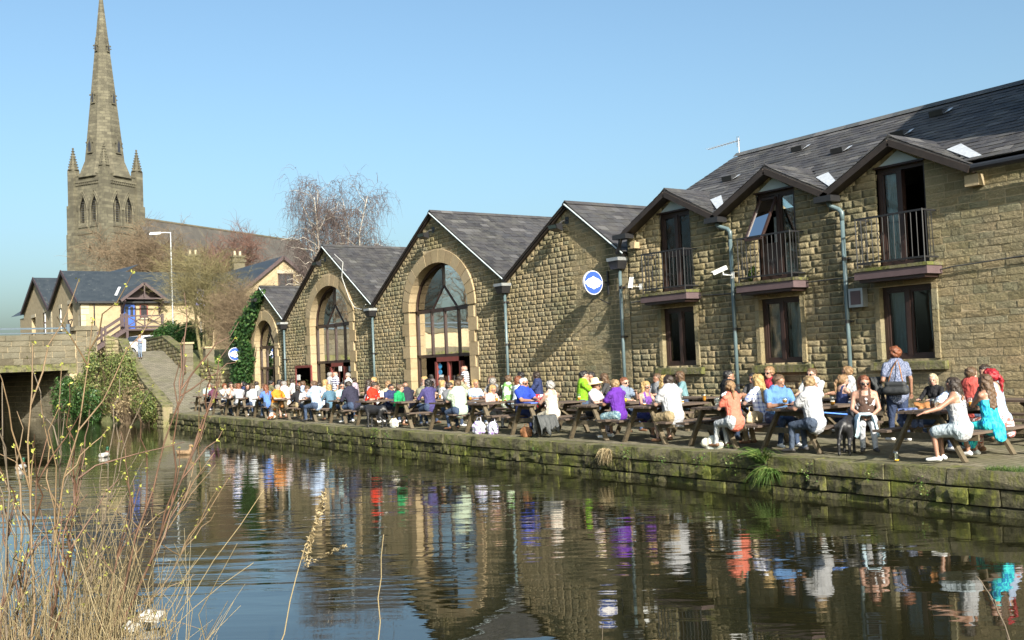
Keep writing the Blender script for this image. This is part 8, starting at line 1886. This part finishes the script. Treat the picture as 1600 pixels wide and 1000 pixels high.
# green slatted chair by the wall
simple('chair_green', (.03,.28,.14), .5)
gc = thing('garden_chair', 'green slatted chair by the wall right of the red polo', 'chair', (-30.1,16.3,0), 0)
for i in range(5): MB().box(-.24,.24,-.02,.02,.62+.1*i,.69+.1*i).build('back_slat', M['chair_green'], gc, local=True)
for i in range(4): MB().box(-.24,.24,.05+.1*i,.13+.1*i,.43,.45).build('seat_slat', M['chair_green'], gc, local=True)
for sx in (-.22,.22):
    MB().box(sx-.02,sx+.02,.0,.045,0,1.08).build('leg', M['chair_green'], gc, local=True); MB().box(sx-.02,sx+.02,.38,.42,0,.43).build('leg', M['chair_green'], gc, local=True)
# plant on the middle balcony
bush('balcony_plant', 'leafy green plant at the left of the middle balcony', (DOR[1]-.55,V-.2,3.17), (.16,.12,.36), 320, .032, M['grass_green'], 85, None, 16, cat='plant', lumps=5)
# car under the timber stair
simple('car_white', (.6,.6,.6), .25, .02); simple('car_glass', (.02,.025,.03), .08); simple('car_dark', (.015,.015,.016), .5)
def car(loc, rz, label):
    t = thing('parked_car', label, 'car', loc, rz); L = 3.9; W = .85
    prof = [(1.95,.30),(1.97,.55),(1.85,.78),(1.2,.93),(.75,1.02),(.1,1.45),(-.5,1.52),(-1.35,1.47),(-1.85,1.0),(-1.95,.6),(-1.93,.3)]
    vs = []; n = len(prof)
    for (k, ins) in ((-1, 0), (1, 0)):
        for (x, z) in prof: yy = W*(1 - (.14 if z > 1.05 else 0)) * k; vs.append((x, yy, z))
    fs = [tuple(range(n)), tuple(range(2*n-1, n-1, -1))] + [(i, n+i, n+(i+1) % n, (i+1) % n) for i in range(n)]
    o = MB().add(vs, fs).build('body', M['car_white'], t, local=True); bv = o.modifiers.new('b', 'BEVEL'); bv.width = .06; bv.segments = 2
    MB().add([(.70,-.66,1.06),(.70,.66,1.06),(.16,.60,1.42),(.16,-.60,1.42)], [(0,1,2,3)]).build('windscreen', M['car_glass'], t, local=True).location = (.03,0,.02)
    for s in (-1, 1):
        MB().prism([(.55,1.02),(.08,1.38),(-.45,1.44),(-.45,1.02)], 'y', s*.79-.01, s*.79+.01).build('side_window', M['car_glass'], t, local=True); MB().prism([(-.52,1.02),(-.52,1.44),(-1.25,1.40),(-1.55,1.05)], 'y', s*.79-.01, s*.79+.01).build('side_window', M['car_glass'], t, local=True)
        m = MB(); m.add([(1.93,s*.45,.62),(1.80,s*.80,.66),(1.62,s*.86,.80),(1.84,s*.55,.78)], [(0,1,2,3)]); m.build('headlight', M['car_glass'], t, local=True).location = (.03,s*.01,.01)
        for x in (1.25,-1.25):
            w = MB(); w.tube([(x,s*.70,.31),(x,s*.88,.31)], .31, 18); wo_ = w.build('wheel', M['car_dark'], t, local=True); h = MB(); h.tube([(x,s*.87,.31),(x,s*.89,.31)], .19, 12); h.build('rim', M['alu'], wo_, local=True)
        MB().box(.55,.72,s*.86-.05,s*.86+.09 if s > 0 else s*.86+.05,1.0,1.13).build('wing_mirror', M['car_white'], t, local=True)
    MB().box(1.955,1.985,-.5,.5,.36,.50).build('grille', M['car_dark'], t, local=True); MB().box(1.975,1.99,-.24,.24,.53,.62).build('number_plate', M['white_plastic'], t, local=True)
car((-74.6,19.3,3.15), math.radians(-62), 'white hatchback parked under the timber stair')
# board seen through the willow
simple('board_violet', (.22,.22,.55), .6)
bs = thing('notice_board', 'small violet and white board seen through the willow branches', 'sign', (-66,21.1,3.1)); MB().tube([(0,0,0),(0,0,3.3)], .04, 6).build('post', M['galv'], bs, local=True); MB().box(-.02,.02,-.38,.38,3.1,4.15).build('board', M['board_violet'], bs, local=True)
for a in (0, 1): MB().box(.021,.026,-.3 if a else -.07,.3 if a else .07,3.55 if a else 3.25,3.7 if a else 4.0).build('emblem', M['white_plastic'], bs, local=True)
# stake at the end of the quay
tag(MB().tube([(-46.62,13.15,-1.2),(-46.6,13.17,.02)], .045, 7).build('mooring_stake', M['leg_wood']), 'wooden stake at the left end of the quay wall', 'stake')
for o in list(bpy.data.scenes['tmp_people'].collection.objects): bpy.data.objects.remove(o)
bpy.data.scenes.remove(tmpS)
